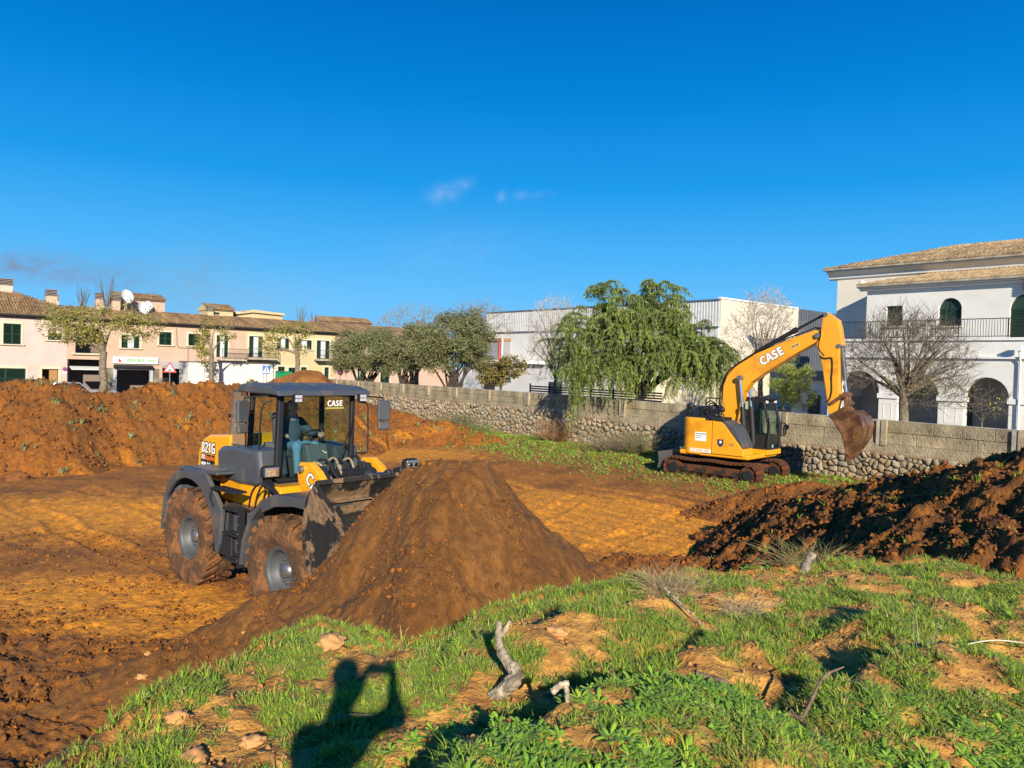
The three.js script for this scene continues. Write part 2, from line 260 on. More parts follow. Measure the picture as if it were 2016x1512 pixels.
const mixc = (a, b, t) => [lerp(a[0], b[0], t), lerp(a[1], b[1], t), lerp(a[2], b[2], t)];
const SOIL = { brown: [0.245, 0.090, 0.013], dark: [0.140, 0.050, 0.009], orange: [0.90, 0.345, 0.018], red: [0.37, 0.122, 0.011], tan: [0.72, 0.375, 0.078], grassy: [0.20, 0.17, 0.05], grey: [0.30, 0.27, 0.235] };
function grassMask(x, d) { // where the bank is green, 0..1
  const n = fbm(x * 1.0 + 3, d * 1.1, 4, 0.6), f = fbm(x * 4.2, d * 4.2, 2);
  return sst(-0.10, 0.28, n + 0.30 * f + 0.25 * sst(4.6, 3.6, d) * sst(0.2, 0.8, x));
}
function groundColor(x, d) {
  const [t, u] = tu(x, -d);
  const s = d < 14 ? bankS(x, d) : -99, n = fbm(x * 0.35, d * 0.35, 4, 0.6), f = fbm(x * 1.7, d * 1.7, 4, 0.65);
  let c = mixc(mixc(SOIL.red, SOIL.orange, 0.22 + 0.3 * sst(0, 0.6, f)), SOIL.brown, 0.75 * sst(-0.35, 0.55, n));
  const zone = (cx, cd, rx, rd, rot = 0) => { const q = Math.cos(rot) * (x - cx) + Math.sin(rot) * (d - cd), w = -Math.sin(rot) * (x - cx) + Math.cos(rot) * (d - cd); return Math.exp(-((q / rx) ** 2 + (w / rd) ** 2)); };
  const str = fbm(t * 0.12, u * 1.6, 4, 0.6);
  let o = Math.max(1.5 * zone(3.0, 20, 6.2, 3.4, -0.87), 1.25 * zone(-6.2, 12.0, 3.2, 1.5, -0.35), 0.85 * zone(-10, 19, 6, 4), 0.8 * zone(-4.5, 33, 6, 4), 0.7 * zone(-0.5, 25, 2.5, 2));
  o = sst(0.35, 0.85, o + 0.30 * f + 0.55 * str * sst(-2, 1, x) * sst(13, 16, d));
  c = mixc(c, SOIL.orange, o);
  const dk = sst(10.6, 9.3, d + 0.42 * (x + 5) + 0.5 * n) * sst(0.5, -1.5, x);
  c = mixc(c, SOIL.brown, dk * 0.8);
  c = mixc(c, SOIL.dark, sst(0.25, 0.75, fbm(x * 1.1 + 13, d * 1.1, 4, 0.65)) * 0.5);
  if (d > 14) { // green strip along the wall
    const gs = sst(7.5, 4.5, -u + 1.6 * n) * (u < 0.3 ? 1 : 0) * sst(20, 16.5, t) * sst(-12, -6, t);
    const around = sst(0.1, 0.5, f + 0.25) * sst(11, 7, -u);
    c = mixc(c, SOIL.grassy, clamp(gs * (0.15 + 0.65 * around)));
    if (u > 0.25 || t > 50) c = mixc(SOIL.grey, [0.06, 0.06, 0.062], sst(47, 51, t + 0.4 * n));
  }
  if (s > -0.6) {
    let b = mixc(SOIL.tan, [0.52, 0.235, 0.045], sst(-0.3, 0.5, f));
    b = mixc(b, SOIL.brown, 0.6 * sst(0.25, 0.6, fbm(x * 1.6 + 20, d * 1.6, 3)) * sst(4.5, 3.5, d));
    b = mixc(b, SOIL.grassy, 0.55 * grassMask(x, d));
    c = mixc(c, b, sst(-0.12, 0.1, s + 0.1 * f));
  }
  return c;
}
const soilMat = (bs = 0.03) => new THREE.MeshStandardMaterial({ vertexColors: true, roughness: 1, map: T.soil, bumpMap: T.soilB, bumpScale: bs });
function grow(from, to, step, gr, fineTo) { const out = [from]; let x = from, s = step; while (x < to) { if (x > fineTo) s *= gr; x += s; out.push(x); } return out; }
function sheet(name, xs, ds, hf, cf, m, keep) {
  const nx = xs.length, nd = ds.length, pos = new Float32Array(nx * nd * 3), col = new Float32Array(nx * nd * 3), uv = new Float32Array(nx * nd * 2), ok = new Uint8Array(nx * nd), idx = [];
  for (let j = 0; j < nd; j++) for (let i = 0; i < nx; i++) { const k = j * nx + i, h = hf(xs[i], ds[j]); pos[k * 3] = xs[i]; pos[k * 3 + 1] = h; pos[k * 3 + 2] = -ds[j]; ok[k] = keep ? (keep(xs[i], ds[j], h) ? 1 : 0) : 1; const c = cf(xs[i], ds[j], h); col[k * 3] = c[0]; col[k * 3 + 1] = c[1]; col[k * 3 + 2] = c[2]; uv[k * 2] = xs[i]; uv[k * 2 + 1] = ds[j]; }
  for (let j = 0; j < nd - 1; j++) for (let i = 0; i < nx - 1; i++) { const a = j * nx + i, b = a + 1, c = a + nx, e = c + 1; if (ok[a] || ok[b] || ok[c] || ok[e]) idx.push(a, b, c, b, e, c); }
  let ge = new THREE.BufferGeometry(); ge.setAttribute('position', new THREE.BufferAttribute(pos, 3)); ge.setAttribute('color', new THREE.BufferAttribute(col, 3)); ge.setAttribute('uv', new THREE.BufferAttribute(uv, 2)); ge.setIndex(idx); ge.computeVertexNormals();
  if (keep) { // drop unused vertices
    const map = new Int32Array(nx * nd).fill(-1); let n = 0; const q = {}; for (const v of idx) if (map[v] < 0) map[v] = n++;
    for (const [k, w] of [['position', 3], ['color', 3], ['uv', 2], ['normal', 3]]) { const src = ge.attributes[k].array, out = new Float32Array(n * w); for (let v = 0; v < nx * nd; v++) if (map[v] >= 0) for (let e = 0; e < w; e++) out[map[v] * w + e] = src[v * w + e]; q[k] = new THREE.BufferAttribute(out, w); }
    const g2 = new THREE.BufferGeometry(); for (const k in q) g2.setAttribute(k, q[k]); g2.setIndex(idx.map((v) => map[v])); ge = g2;
  }
  const o = new THREE.Mesh(ge, m); o.name = numbered(name); scene.add(o); return o;
}
{
  const xr = grow(6.5, 420, 0.042, 1.0165, 6.5), xl = grow(8.6, 420, 0.042, 1.0165, 8.6).map((x) => -x).reverse(), xm = []; for (let x = -8.6 + 0.042; x < 6.48; x += 0.042) xm.push(x);
  const dn = [-40, -30, -22, -16, -12, -9, -7, -5.5, -4.5, -3.5, -2.7, -2, -1.4, -0.9, -0.4, 0, 0.4, 0.8, 1.2, 1.5, 1.8, 2.1, 2.35, 2.55];
  const df = []; for (let d = 2.7; d < 8.5; d += 0.038) df.push(d);
  const xs = [...xl, ...xm, ...xr], ds = [...dn, ...df, ...grow(8.5, 600, 0.042, 1.009, 9)];
  const o = sheet('ground', xs, ds, baseH, groundColor, soilMat(0.014));
  tag(o, 'brown and orange bare earth of the building plot with grassy bank', 'ground', null, 'structure');
}
function heap(name, label, x0, x1, d0, d1, st, hf, cf) {
  const xs = [], ds = []; for (let x = x0; x <= x1; x += st) xs.push(x); for (let d = d0; d <= d1; d += st) ds.push(d);
  const o = sheet(name, xs, ds, hf, cf, soilMat(0.012), (x, d, h) => h > baseH(x, d) - 0.04);
  return tag(o, label, 'soil heap', null, 'structure');
}
heap('soil_heap', 'tall heap of fine brown soil in front of the wheel loader bucket', -5.2, 2.8, 5.0, 13.2, 0.029, heapF.dumped, (x, d) => { const c = mixc([0.185, 0.073, 0.012], [0.23, 0.094, 0.017], sst(-0.3, 0.4, fbm(x * 0.9, d * 0.9, 3))); return mixc(c, SOIL.dark, 0.55 * sst(0.15, 0.6, fbm(x * 2.1 + 8, d * 2.1, 4, 0.65))); });
heap('soil_heap', 'heap of dark reddish clods at the right edge above the grass', 2.4, 11.5, 6.4, 17.5, 0.038, heapF.clods, (x, d) => mixc([0.32, 0.112, 0.013], SOIL.dark, sst(-0.5, 0.5, fbm(x * 1.5, d * 1.5, 4, 0.6))));
heap('soil_heap', 'low lumpy brown diggings in front of the stone wall and excavator', 0.4, 13, 9.6, 23, 0.06, heapF.dug, (x, d) => mixc(SOIL.red, SOIL.brown, sst(-0.4, 0.4, fbm(x * 0.9, d * 0.9 + 7, 4, 0.6))));
heap('soil_berm', 'long high berm of rust brown soil behind the wheel loader', -27, 3, 18, 44, 0.10, heapF.berm, (x, d) => { let c = mixc([0.32, 0.108, 0.011], SOIL.brown, sst(-0.25, 0.3, fbm(x * 0.4, d * 0.4, 4, 0.6))); c = mixc(c, SOIL.orange, 0.55 * sst(0.2, 0.6, fbm(x * 0.3 + 31, d * 0.5, 3)) * sst(-16, -11, x)); return mixc(c, SOIL.grassy, 0.5 * sst(0.45, 0.75, fbm(x * 0.8 + 50, d * 0.8, 3))); });
heap('soil_heap', 'pointed mound of soil rising behind the loader cab roof', -21, -5, 38, 52, 0.13, heapF.mound, (x, d) => mixc([0.40, 0.155, 0.03], SOIL.brown, sst(-0.2, 0.6, fbm(x * 0.5, d * 0.5, 3))));
// ---------- figures: smooth bodies from joints (surface nets) ----------
function sdfMesh(bones, cell, k = 0.05, grow2 = 0) { // bones: [ax,ay,az,ra,bx,by,bz,rb]
  let lo = [1e9, 1e9, 1e9], hi = [-1e9, -1e9, -1e9];
  for (const b of bones) for (const o of [0, 4]) for (let i = 0; i < 3; i++) { lo[i] = Math.min(lo[i], b[o + i] - b[o + 3] - 0.06 - grow2); hi[i] = Math.max(hi[i], b[o + i] + b[o + 3] + 0.06 + grow2); }
  const N = [0, 1, 2].map((i) => Math.ceil((hi[i] - lo[i]) / cell) + 1), F = new Float32Array(N[0] * N[1] * N[2]);
  const dist = (x, y, z) => { let s = 1e9; for (const b of bones) { const ex = b[4] - b[0], ey = b[5] - b[1], ez = b[6] - b[2], L = ex * ex + ey * ey + ez * ez + 1e-9, t = clamp(((x - b[0]) * ex + (y - b[1]) * ey + (z - b[2]) * ez) / L), q = Math.hypot(x - b[0] - ex * t, y - b[1] - ey * t, z - b[2] - ez * t) - lerp(b[3], b[7], t) - grow2; const kk = b[8] ?? k; if (s > 1e8) s = q; else { const h = clamp(0.5 + (0.5 * (s - q)) / kk); s = lerp(s, q, h) - kk * h * (1 - h); } } return s; };
  const id = (i, j, q) => (q * N[1] + j) * N[0] + i;
  for (let q = 0; q < N[2]; q++) for (let j = 0; j < N[1]; j++) for (let i = 0; i < N[0]; i++) F[id(i, j, q)] = dist(lo[0] + i * cell, lo[1] + j * cell, lo[2] + q * cell);
  const vid = new Int32Array(F.length).fill(-1), P = [], I = [];
  for (let q = 0; q < N[2] - 1; q++) for (let j = 0; j < N[1] - 1; j++) for (let i = 0; i < N[0] - 1; i++) {
    let n = 0, sx = 0, sy = 0, sz = 0; const v = []; for (let c = 0; c < 8; c++) v.push(F[id(i + (c & 1), j + ((c >> 1) & 1), q + (c >> 2))]);
    for (const [a, b] of [[0, 1], [2, 3], [4, 5], [6, 7], [0, 2], [1, 3], [4, 6], [5, 7], [0, 4], [1, 5], [2, 6], [3, 7]]) if (v[a] < 0 !== v[b] < 0) { const t = v[a] / (v[a] - v[b]); sx += lerp(a & 1, b & 1, t); sy += lerp((a >> 1) & 1, (b >> 1) & 1, t); sz += lerp(a >> 2, b >> 2, t); n++; }
    if (n) { vid[id(i, j, q)] = P.length / 3; P.push(lo[0] + (i + sx / n) * cell, lo[1] + (j + sy / n) * cell, lo[2] + (q + sz / n) * cell); }
  }
  for (let q = 1; q < N[2] - 1; q++) for (let j = 1; j < N[1] - 1; j++) for (let i = 1; i < N[0] - 1; i++) {
    const a = F[id(i, j, q)] < 0;
    for (const [b, o1, o2] of [[id(i + 1, j, q), [0, 1, 0], [0, 0, 1]], [id(i, j + 1, q), [0, 0, 1], [1, 0, 0]], [id(i, j, q + 1), [1, 0, 0], [0, 1, 0]]]) if (a !== F[b] < 0) {
      const f = (m1, m2) => vid[id(i - o1[0] * m1 - o2[0] * m2, j - o1[1] * m1 - o2[1] * m2, q - o1[2] * m1 - o2[2] * m2)];
      const w = [f(0, 0), f(1, 0), f(1, 1), f(0, 1)]; if (!a) w.reverse(); I.push(w[0], w[1], w[2], w[0], w[2], w[3]);
    }
  }
  const ge = new THREE.BufferGeometry(); ge.setAttribute('position', new THREE.Float32BufferAttribute(P, 3)); ge.setIndex(I); ge.computeVertexNormals(); ge.setAttribute('uv', new THREE.Float32BufferAttribute(new Float32Array((P.length / 3) * 2), 2)); return ge;
}
const bone = (a, ra, b, rb, k) => [...a, ra, ...b, rb, k];
function headBones(c, dir) { // c centre, dir: unit facing (x,z)
  const [fx, fz] = dir, rx = -fz, rz = fx, P = (f, u, r) => [c[0] + fx * f + rx * r, c[1] + u, c[2] + fz * f + rz * r];
  return [bone(P(-0.015, 0.035, 0), 0.085, P(0.005, 0.03, 0), 0.083), bone(P(0.035, -0.02, 0), 0.062, P(0.045, -0.075, 0), 0.042), bone(P(0.085, 0.01, 0), 0.010, P(0.105, -0.03, 0), 0.016, 0.015), bone(P(0.085, -0.062, -0.018), 0.009, P(0.085, -0.062, 0.018), 0.009, 0.01), bone(P(0.085, 0.03, -0.03), 0.012, P(0.085, 0.03, 0.03), 0.012, 0.012), bone(P(-0.005, 0.02, 0.08), 0.016, P(-0.01, -0.02, 0.078), 0.011, 0.012), bone(P(-0.005, 0.02, -0.08), 0.016, P(-0.01, -0.02, -0.078), 0.011, 0.012), bone(P(-0.01, -0.06, 0), 0.052, P(-0.025, -0.17, 0), 0.058)];
}
function handBones(w, d, palmN, curl, thumbSide) { // wrist, finger direction, palm normal
  const D = V(...d).normalize(), Np = V(...palmN).normalize(), S = D.clone().cross(Np).normalize().multiplyScalar(thumbSide), W = V(...w), out = [], A = (v) => [v.x, v.y, v.z];
  const at = (f, s, n) => W.clone().addScaledVector(D, f).addScaledVector(S, s).addScaledVector(Np, n);
  out.push(bone(A(at(0, 0, 0)), 0.026, A(at(0.04, 0.012, 0)), 0.024, 0.02), bone(A(at(0.01, -0.014, 0)), 0.02, A(at(0.08, -0.024, 0)), 0.017, 0.02), bone(A(at(0.03, 0.015, 0)), 0.02, A(at(0.085, 0.022, 0)), 0.017, 0.02));
  [[0.03, 0.042], [0.01, 0.048], [-0.011, 0.044], [-0.031, 0.034]].forEach(([s, l], i) => { let p = at(0.085 - Math.abs(s) * 0.12, s, 0), a = 0.25; for (let j = 0; j < 3; j++) { const L = l * [1, 0.62, 0.48][j]; const q = p.clone().addScaledVector(D, Math.cos(a) * L).addScaledVector(Np, Math.sin(a) * L); out.push(bone(A(p), 0.0098 - j * 0.0008, A(q), 0.009 - j * 0.0008, 0.006)); p = q; a += curl; } });
  let p = at(0.02, 0.03, 0.005); const q = at(0.055, 0.058, 0.022), r = at(0.085, 0.055, 0.045); out.push(bone(A(p), 0.014, A(q), 0.011, 0.01), bone(A(q), 0.0105, A(r), 0.009, 0.006));
  return out;
}
function part(name, ge, m, parent) { const o = new THREE.Mesh(ge, m); o.name = name; parent.add(o); return o; }

// ---------- wheel loader (x forward, z to its right) ----------
const lo = [-3.70, 0, -13.37], loTurn = -42 * deg;
const loader = thing('wheel_loader', 'yellow and grey wheel loader with raised bucket behind the brown soil heap', 'wheel loader', lo, loTurn);
{
  const tyreProfile = (R, w) => { const h = w / 2; return [[0.37, -h * 0.62], [0.40, -h * 0.80], [0.50, -h * 0.98], [R * 0.80, -h], [R * 0.93, -h * 0.94], [R * 0.965, -h * 0.72], [R * 0.97, 0], [R * 0.965, h * 0.72], [R * 0.93, h * 0.94], [R * 0.80, h], [0.50, h * 0.98], [0.40, h * 0.80], [0.37, h * 0.62]]; };
  const wheel = (x, y, z) => {
    const sgn = Math.sign(z), W = new THREE.Group(); W.name = 'wheel'; W.position.set(x, y, z); loader.add(W);
    const R = 0.83, w = 0.58, t = g().lathe(tyreProfile(R, w), 56, 0, 0, 0, 'z');
    for (let i = 0; i < 24; i++) for (const s of [-1, 1]) { const a = ((i + (s > 0 ? 0.5 : 0)) / 24) * Math.PI * 2; t.add(new THREE.BoxGeometry(0.085, 0.075, w * 0.54), new THREE.Matrix4().makeRotationZ(a).multiply(new THREE.Matrix4().makeTranslation(0, R * 0.965, s * w * 0.25)).multiply(new THREE.Matrix4().makeRotationY(s * 0.55))); }
    t.mesh('tyre', M.tyre, W);
    const r = g(); r.lathe([[0.0, 0.04], [0.16, 0.04], [0.20, 0.05], [0.24, 0.03], [0.29, 0.05], [0.31, 0.16], [0.33, 0.19], [0.37, 0.205], [0.385, 0.19], [0.385, 0.16]].map(([a, b]) => [a, b * 1.05]), 40, 0, 0, 0, 'z');
    r.lathe([[0.385, -0.16], [0.36, -0.2], [0.30, -0.1], [0, -0.1]], 24, 0, 0, 0, 'z');
    const rim = r.mesh('rim', M.rim, W); if (sgn < 0) rim.rotation.y = Math.PI;
    const nb = g(); for (let i = 0; i < 12; i++) { const a = (i / 12) * Math.PI * 2; nb.cyl([Math.cos(a) * 0.18, Math.sin(a) * 0.18, 0.04], [Math.cos(a) * 0.18, Math.sin(a) * 0.18, 0.085], 0.018, 0.018, 6); }
    nb.lathe([[0, 0.12], [0.09, 0.12], [0.11, 0.05]], 18, 0, 0, 0, 'z'); const h = nb.mesh('hub', M.steel, W); if (sgn < 0) h.rotation.y = Math.PI;
  };
  const xR = -1.27, xF = 1.6; for (const z of [1.06, -1.06]) { wheel(xR, 0.82, z); wheel(xF, 0.78, z); }
  g().cyl([xR, 0.82, -0.9], [xR, 0.82, 0.9], 0.16).box(0.6, 0.5, 0.5, xR, 0.85, 0, 0, 0, 0, 0.08).mesh('axle', M.dark, loader);
  g().cyl([xF, 0.78, -0.9], [xF, 0.78, 0.9], 0.16).box(0.55, 0.5, 0.5, xF, 0.8, 0, 0, 0, 0, 0.08).mesh('axle', M.dark, loader);
  // rear body and hood
  g().box(2.1, 0.55, 1.15, -1.15, 1.15, 0, 0, 0, 0, 0.04).box(1.0, 0.9, 1.3, -0.1, 1.3, 0, 0, 0, 0, 0.04).mesh('rear_frame', M.dark, loader);
  g().ext([[-2.12, 1.72], [-2.08, 2.2], [-1.95, 2.42], [-1.7, 2.53], [-0.9, 2.60], [-0.9, 1.72]], -0.74, 0.74, 0.05).mesh('engine_hood', M.yellow, loader);
  g().ext([[-2.38, 0.95], [-2.36, 1.62], [-2.2, 1.74], [-1.9, 1.74], [-1.9, 0.95]], -1.2, 1.2, 0.08).mesh('counterweight', M.grey, loader);
  for (const s of [1, -1]) {
    const arch = []; for (let i = 0; i <= 14; i++) { const a = Math.PI * (1.02 - 1.0 * (i / 14)); arch.push([xR + Math.cos(a) * 0.97, 0.86 + Math.sin(a) * 0.98]); }
    const out = [[-2.28, 0.86], [-2.2, 1.35], [-2.02, 1.68], [-1.72, 1.90], [-1.4, 1.98], [-0.62, 2.0], [-0.22, 1.62], [-0.05, 1.46], [-0.12, 0.9], [-0.22, 0.72]];
    g().ext([...arch, ...out.slice().reverse()], s > 0 ? 1.24 : -1.32, s > 0 ? 1.32 : -1.24, 0.02).box(1.35, 0.05, 0.56, -0.95, 2.0, s * 1.02, 0, 0, 0.03, 0.02).box(0.5, 0.05, 0.56, -1.83, 1.8, s * 1.0, 0, 0, 0.72, 0.02).box(0.05, 0.75, 0.56, -2.14, 1.3, s * 1.0, 0, 0, -0.2, 0.02).box(0.9, 0.72, 0.5, -0.02, 1.14, s * 0.95, 0, 0, 0, 0.06).mesh('rear_fender', M.grey, loader);
    const sl = g(); for (let i = 0; i < 7; i++) sl.box(0.05, 0.012, 0.4, -1.3 + i * 0.12, 2.03 + i * 0.002, s * 1.02); sl.mesh('fender_grip', M.steel, loader);
    g().box(0.62, 0.34, 0.3, -0.12, 0.9, s * 1.12, 0, 0, 0, 0.02).mesh('battery_box', M.dark, loader);
    // steps and grab rails
    for (const [x, y, w] of [[0.05, 1.80, 0.75], [0.30, 1.53, 0.44], [0.30, 1.14, 0.42], [0.32, 0.74, 0.46]]) { const st = g().box(w, 0.035, 0.24, x, y, s * 1.26, 0, 0, 0, 0.012); for (let i = 0; i < 5; i++) st.cyl([x - w * 0.4 + i * w * 0.2, y + 0.015, s * 1.3], [x - w * 0.4 + i * w * 0.2, y + 0.032, s * 1.3], 0.02, 0.02, 6); st.mesh('step', M.dark, loader); }
    g().box(0.06, 0.95, 0.10, 0.54, 1.12, s * 1.30).box(0.05, 0.85, 0.08, 0.10, 1.1, s * 1.22).mesh('ladder_frame', M.dark, loader);
    for (let i = 0; i < 6; i++) g().cyl([0.54, 0.76 + i * 0.14, s * 1.35], [0.54, 0.76 + i * 0.14, s * 1.362], 0.014, 0.014, 6).mesh('bolt', M.steel, loader);
    for (const [x0, x1] of [[0.62, 0.98], [0.80, 1.10]]) g().tube([[x0, 1.60, s * 1.22], [x0 + 0.12, 1.85, s * 1.24], [x1 - 0.06, 2.0, s * 1.22], [x1, 1.95, s * 1.16], [x1 - 0.1, 1.72, s * 1.12]], 0.017, 6, 20).mesh('grab_rail', M.black, loader);
    g().tube([[-0.36, 1.80, s * 1.33], [-0.36, 1.62, s * 1.36], [-0.28, 1.50, s * 1.34]], 0.016, 6).mesh('grab_rail', M.black, loader);
    // front fender
    const fo = [[0.60, 0.72], [0.66, 1.10], [0.86, 1.50], [1.2, 1.80], [1.55, 1.93], [2.1, 1.97], [2.66, 1.93]], fi = [[2.64, 1.88], [2.1, 1.91], [1.57, 1.87], [1.25, 1.75], [0.93, 1.46], [0.74, 1.09], [0.68, 0.72]];
    g().ext([...fo, ...fi], s > 0 ? 0.74 : -1.36, s > 0 ? 1.36 : -0.74, 0.012).ext([[1.2, 1.8], [1.55, 1.92], [2.1, 1.96], [2.66, 1.93], [2.62, 1.83], [2.1, 1.83], [1.6, 1.76], [1.25, 1.62]], s > 0 ? 1.33 : -1.37, s > 0 ? 1.37 : -1.33, 0.01).mesh('front_fender', M.grey, loader);
    g().box(0.9, 1.1, 0.05, 1.05, 1.15, s * 0.76).mesh('splash_plate', M.trackFrame, loader);
  }
  // grey side consoles under the cab, yellow mid frame
  for (const s of [1, -1]) g().ext([[-0.9, 1.98], [-0.92, 2.32], [-0.78, 2.42], [-0.3, 2.46], [0.42, 2.44], [0.52, 2.05], [0.40, 1.86], [-0.2, 1.84], [-0.75, 1.88]], s > 0 ? 0.45 : -0.98, s > 0 ? 0.98 : -0.45, 0.07).mesh('side_console', M.grey, loader);
  g().ext([[-0.9, 1.5], [-0.9, 1.92], [0.2, 1.90], [1.02, 1.93], [1.02, 1.72], [0.3, 1.5]], -0.86, 0.92, 0.03).mesh('mid_frame', M.yellow, loader);
  g().box(1.5, 0.7, 0.9, 1.35, 1.15, 0, 0, 0, 0, 0.05).box(0.5, 1.0, 0.7, 0.9, 1.5, 0, 0, 0, 0, 0.04).mesh('front_frame', M.dark, loader);
  // front tower and lift arms
  for (const s of [1, -1]) {
    g().ext([[0.92, 1.55], [1.02, 2.16], [1.12, 2.26], [1.42, 2.26], [1.62, 1.95], [1.8, 1.5]], s > 0 ? 0.34 : -0.52, s > 0 ? 0.52 : -0.34, 0.02).mesh('tower', M.dark, loader);
    const pl = g().ext([[1.06, 2.20], [1.14, 2.32], [1.40, 2.34], [1.62, 2.22], [2.15, 1.72], [2.72, 1.30], [2.78, 1.08], [2.6, 1.05], [2.0, 1.42], [1.3, 1.80], [1.10, 2.0]], s > 0 ? 0.54 : -0.66, s > 0 ? 0.66 : -0.54, 0.018).mesh('lift_arm', M.yellow, loader);
    g().cyl([1.22, 2.22, s * 0.30], [1.22, 2.22, s * 0.72], 0.055, 0.055, 14).mesh('pin', M.steel, loader);
    for (const [gap, m2, dz] of [[0.012, M.decalBlack, 0.001], [0, M.decal, 0.003]]) { const tg = textGeo('CASE', 0.20, 0.003, gap); const a = -0.74; tg.applyMatrix4(new THREE.Matrix4().compose(V(s > 0 ? 1.30 : 2.05, s > 0 ? 2.08 : 1.42, s * (0.662 + dz)), new THREE.Quaternion().setFromEuler(new THREE.Euler(0, s > 0 ? 0 : Math.PI, s > 0 ? a : -a, 'YXZ')), V(1, 1, 1))); g().add(tg).mesh('lettering', m2, pl); }
  }
  // tilt cylinder, hoses
  g().cyl([1.15, 2.06, 0], [2.0, 2.16, 0], 0.10, 0.10, 16).cyl([1.98, 2.158, 0], [2.1, 2.172, 0], 0.13, 0.13, 16).cyl([1.62, 2.11, 0], [1.68, 2.117, 0], 0.125, 0.125, 16).mesh('cylinder', M.dark, loader);
  g().cyl([2.08, 2.17, 0], [2.76, 2.25, 0], 0.05, 0.05, 14).mesh('piston_rod', M.chrome, loader);
  g().box(0.2, 0.34, 0.10, 2.78, 2.2, 0, 0, 0, 0.2, 0.03).box(0.12, 0.75, 0.09, 2.62, 1.95, 0, 0, 0, 0.35, 0.03).mesh('bellcrank', M.dark, loader);
  for (let i = 0; i < 6; i++) g().tube([[1.02 + i * 0.02, 1.95, 0.42 - i * 0.15], [1.08, 2.24 + (i % 2) * 0.06, 0.44 - i * 0.15], [1.26, 2.30 + (i % 3) * 0.03, 0.40 - i * 0.15], [1.45, 2.12, 0.34 - i * 0.13], [1.6, 2.0, 0.30 - i * 0.12]], 0.022, 6, 18).mesh('hose', i % 2 ? M.black : M.wood, loader);
  // bucket, curled back
  const prof = [[2.76, 2.26], [2.60, 2.02], [2.53, 1.70], [2.55, 1.36], [2.66, 1.08], [2.82, 0.98], [3.66, 1.46]], inn = [[3.64, 1.50], [2.84, 1.05], [2.71, 1.13], [2.61, 1.39], [2.59, 1.70], [2.655, 2.0], [2.80, 2.23]];
  const bk = g().ext([...prof, ...inn], -1.46, 1.46).mesh('bucket', M.bucket, loader);
  for (const s of [1, -1]) { g().ext([[2.78, 2.25], [2.60, 2.02], [2.53, 1.70], [2.55, 1.36], [2.66, 1.08], [2.82, 0.98], [3.66, 1.46], [3.52, 1.66], [3.2, 1.82]], s > 0 ? 1.46 : -1.50, s > 0 ? 1.50 : -1.46, 0.008).mesh('cheek_plate', M.bucket, bk); g().bar([2.80, 2.24, s * 1.48], [3.56, 1.66, s * 1.48], 0.07, 0.05).mesh('side_cutter', M.bucket, bk); }
  g().box(0.07, 0.07, 2.92, 2.79, 2.26, 0, 0, 0, 0.4, 0.01).box(0.03, 0.02, 2.9, 2.7, 1.95, 0).bar([3.55, 1.42, -1.46], [3.55, 1.42, 1.46], 0.24, 0.035).mesh('cutting_edge', M.bucket, bk);
  // cab
  const cab = new THREE.Group(); cab.name = 'cab'; loader.add(cab);
  const A = { x0: -0.28, x1: 0.66, z0: -0.70, z1: 0.74, y0: 1.98, y1: 3.36 };
  const pil = g(); pil.bar([A.x1 - 0.05, A.y0, A.z1], [A.x1 - 0.02, A.y1, A.z1 - 0.02], 0.10, 0.10, 0.02).bar([A.x1 - 0.05, A.y0, A.z0], [A.x1 - 0.02, A.y1, A.z0 + 0.02], 0.08, 0.08, 0.02).bar([A.x0, A.y0, A.z1], [A.x0 + 0.03, A.y1, A.z1 - 0.04], 0.08, 0.08, 0.02).bar([A.x0, A.y0, A.z0], [A.x0 + 0.03, A.y1, A.z0 + 0.04], 0.08, 0.08, 0.02)
    .bar([A.x0, A.y1 - 0.02, A.z1 - 0.03], [A.x1, A.y1 - 0.02, A.z1 - 0.03], 0.07, 0.07).bar([A.x0, A.y1 - 0.02, A.z0 + 0.03], [A.x1, A.y1 - 0.02, A.z0 + 0.03], 0.07, 0.07).bar([A.x1, A.y1, A.z0], [A.x1, A.y1, A.z1], 0.07, 0.07).bar([A.x0, 2.42, A.z0], [A.x0, 2.42, A.z1], 0.05, 0.05).bar([A.x0, 2.45, A.z0], [A.x1 - 0.05, 2.42, A.z0], 0.05, 0.05).bar([A.x1 - 0.05, A.y0, A.z0], [A.x1 - 0.05, A.y0, A.z1], 0.06, 0.06);
  pil.mesh('cab_frame', M.dark, cab);
  g().box(0.96, 0.05, 1.44, 0.2, 1.90, 0.02).mesh('cab_floor', M.seat, cab);
  g().ext([[0.60, 1.93], [0.60, 2.03], [-0.24, 2.40], [-0.32, 2.40], [-0.32, 1.93]], A.z0 - 0.02, A.z0 + 0.02).box(0.03, 0.5, 1.4, A.x0 - 0.02, 2.18, 0.02).mesh('cab_panel', M.dark, cab);
  { const w = new THREE.PlaneGeometry(1.38, 1.36, 12, 6); const p = w.attributes.position; for (let i = 0; i < p.count; i++) p.setZ(i, -0.10 * (p.getX(i) / 0.69) ** 2); w.computeVertexNormals(); w.applyMatrix4(new THREE.Matrix4().makeRotationY(Math.PI / 2).setPosition(A.x1 + 0.06, 2.68, 0.02)); part('windshield', w, M.glass, cab); }
  { const w = new THREE.PlaneGeometry(0.85, 0.88); w.applyMatrix4(new THREE.Matrix4().makeTranslation(0.19, 2.89, A.z0 - 0.005)); part('side_window', w, M.glass, cab); const r = new THREE.PlaneGeometry(1.34, 0.88); r.applyMatrix4(new THREE.Matrix4().makeRotationY(Math.PI / 2).setPosition(A.x0, 2.89, 0.02)); part('rear_window', r, M.glass, cab); }
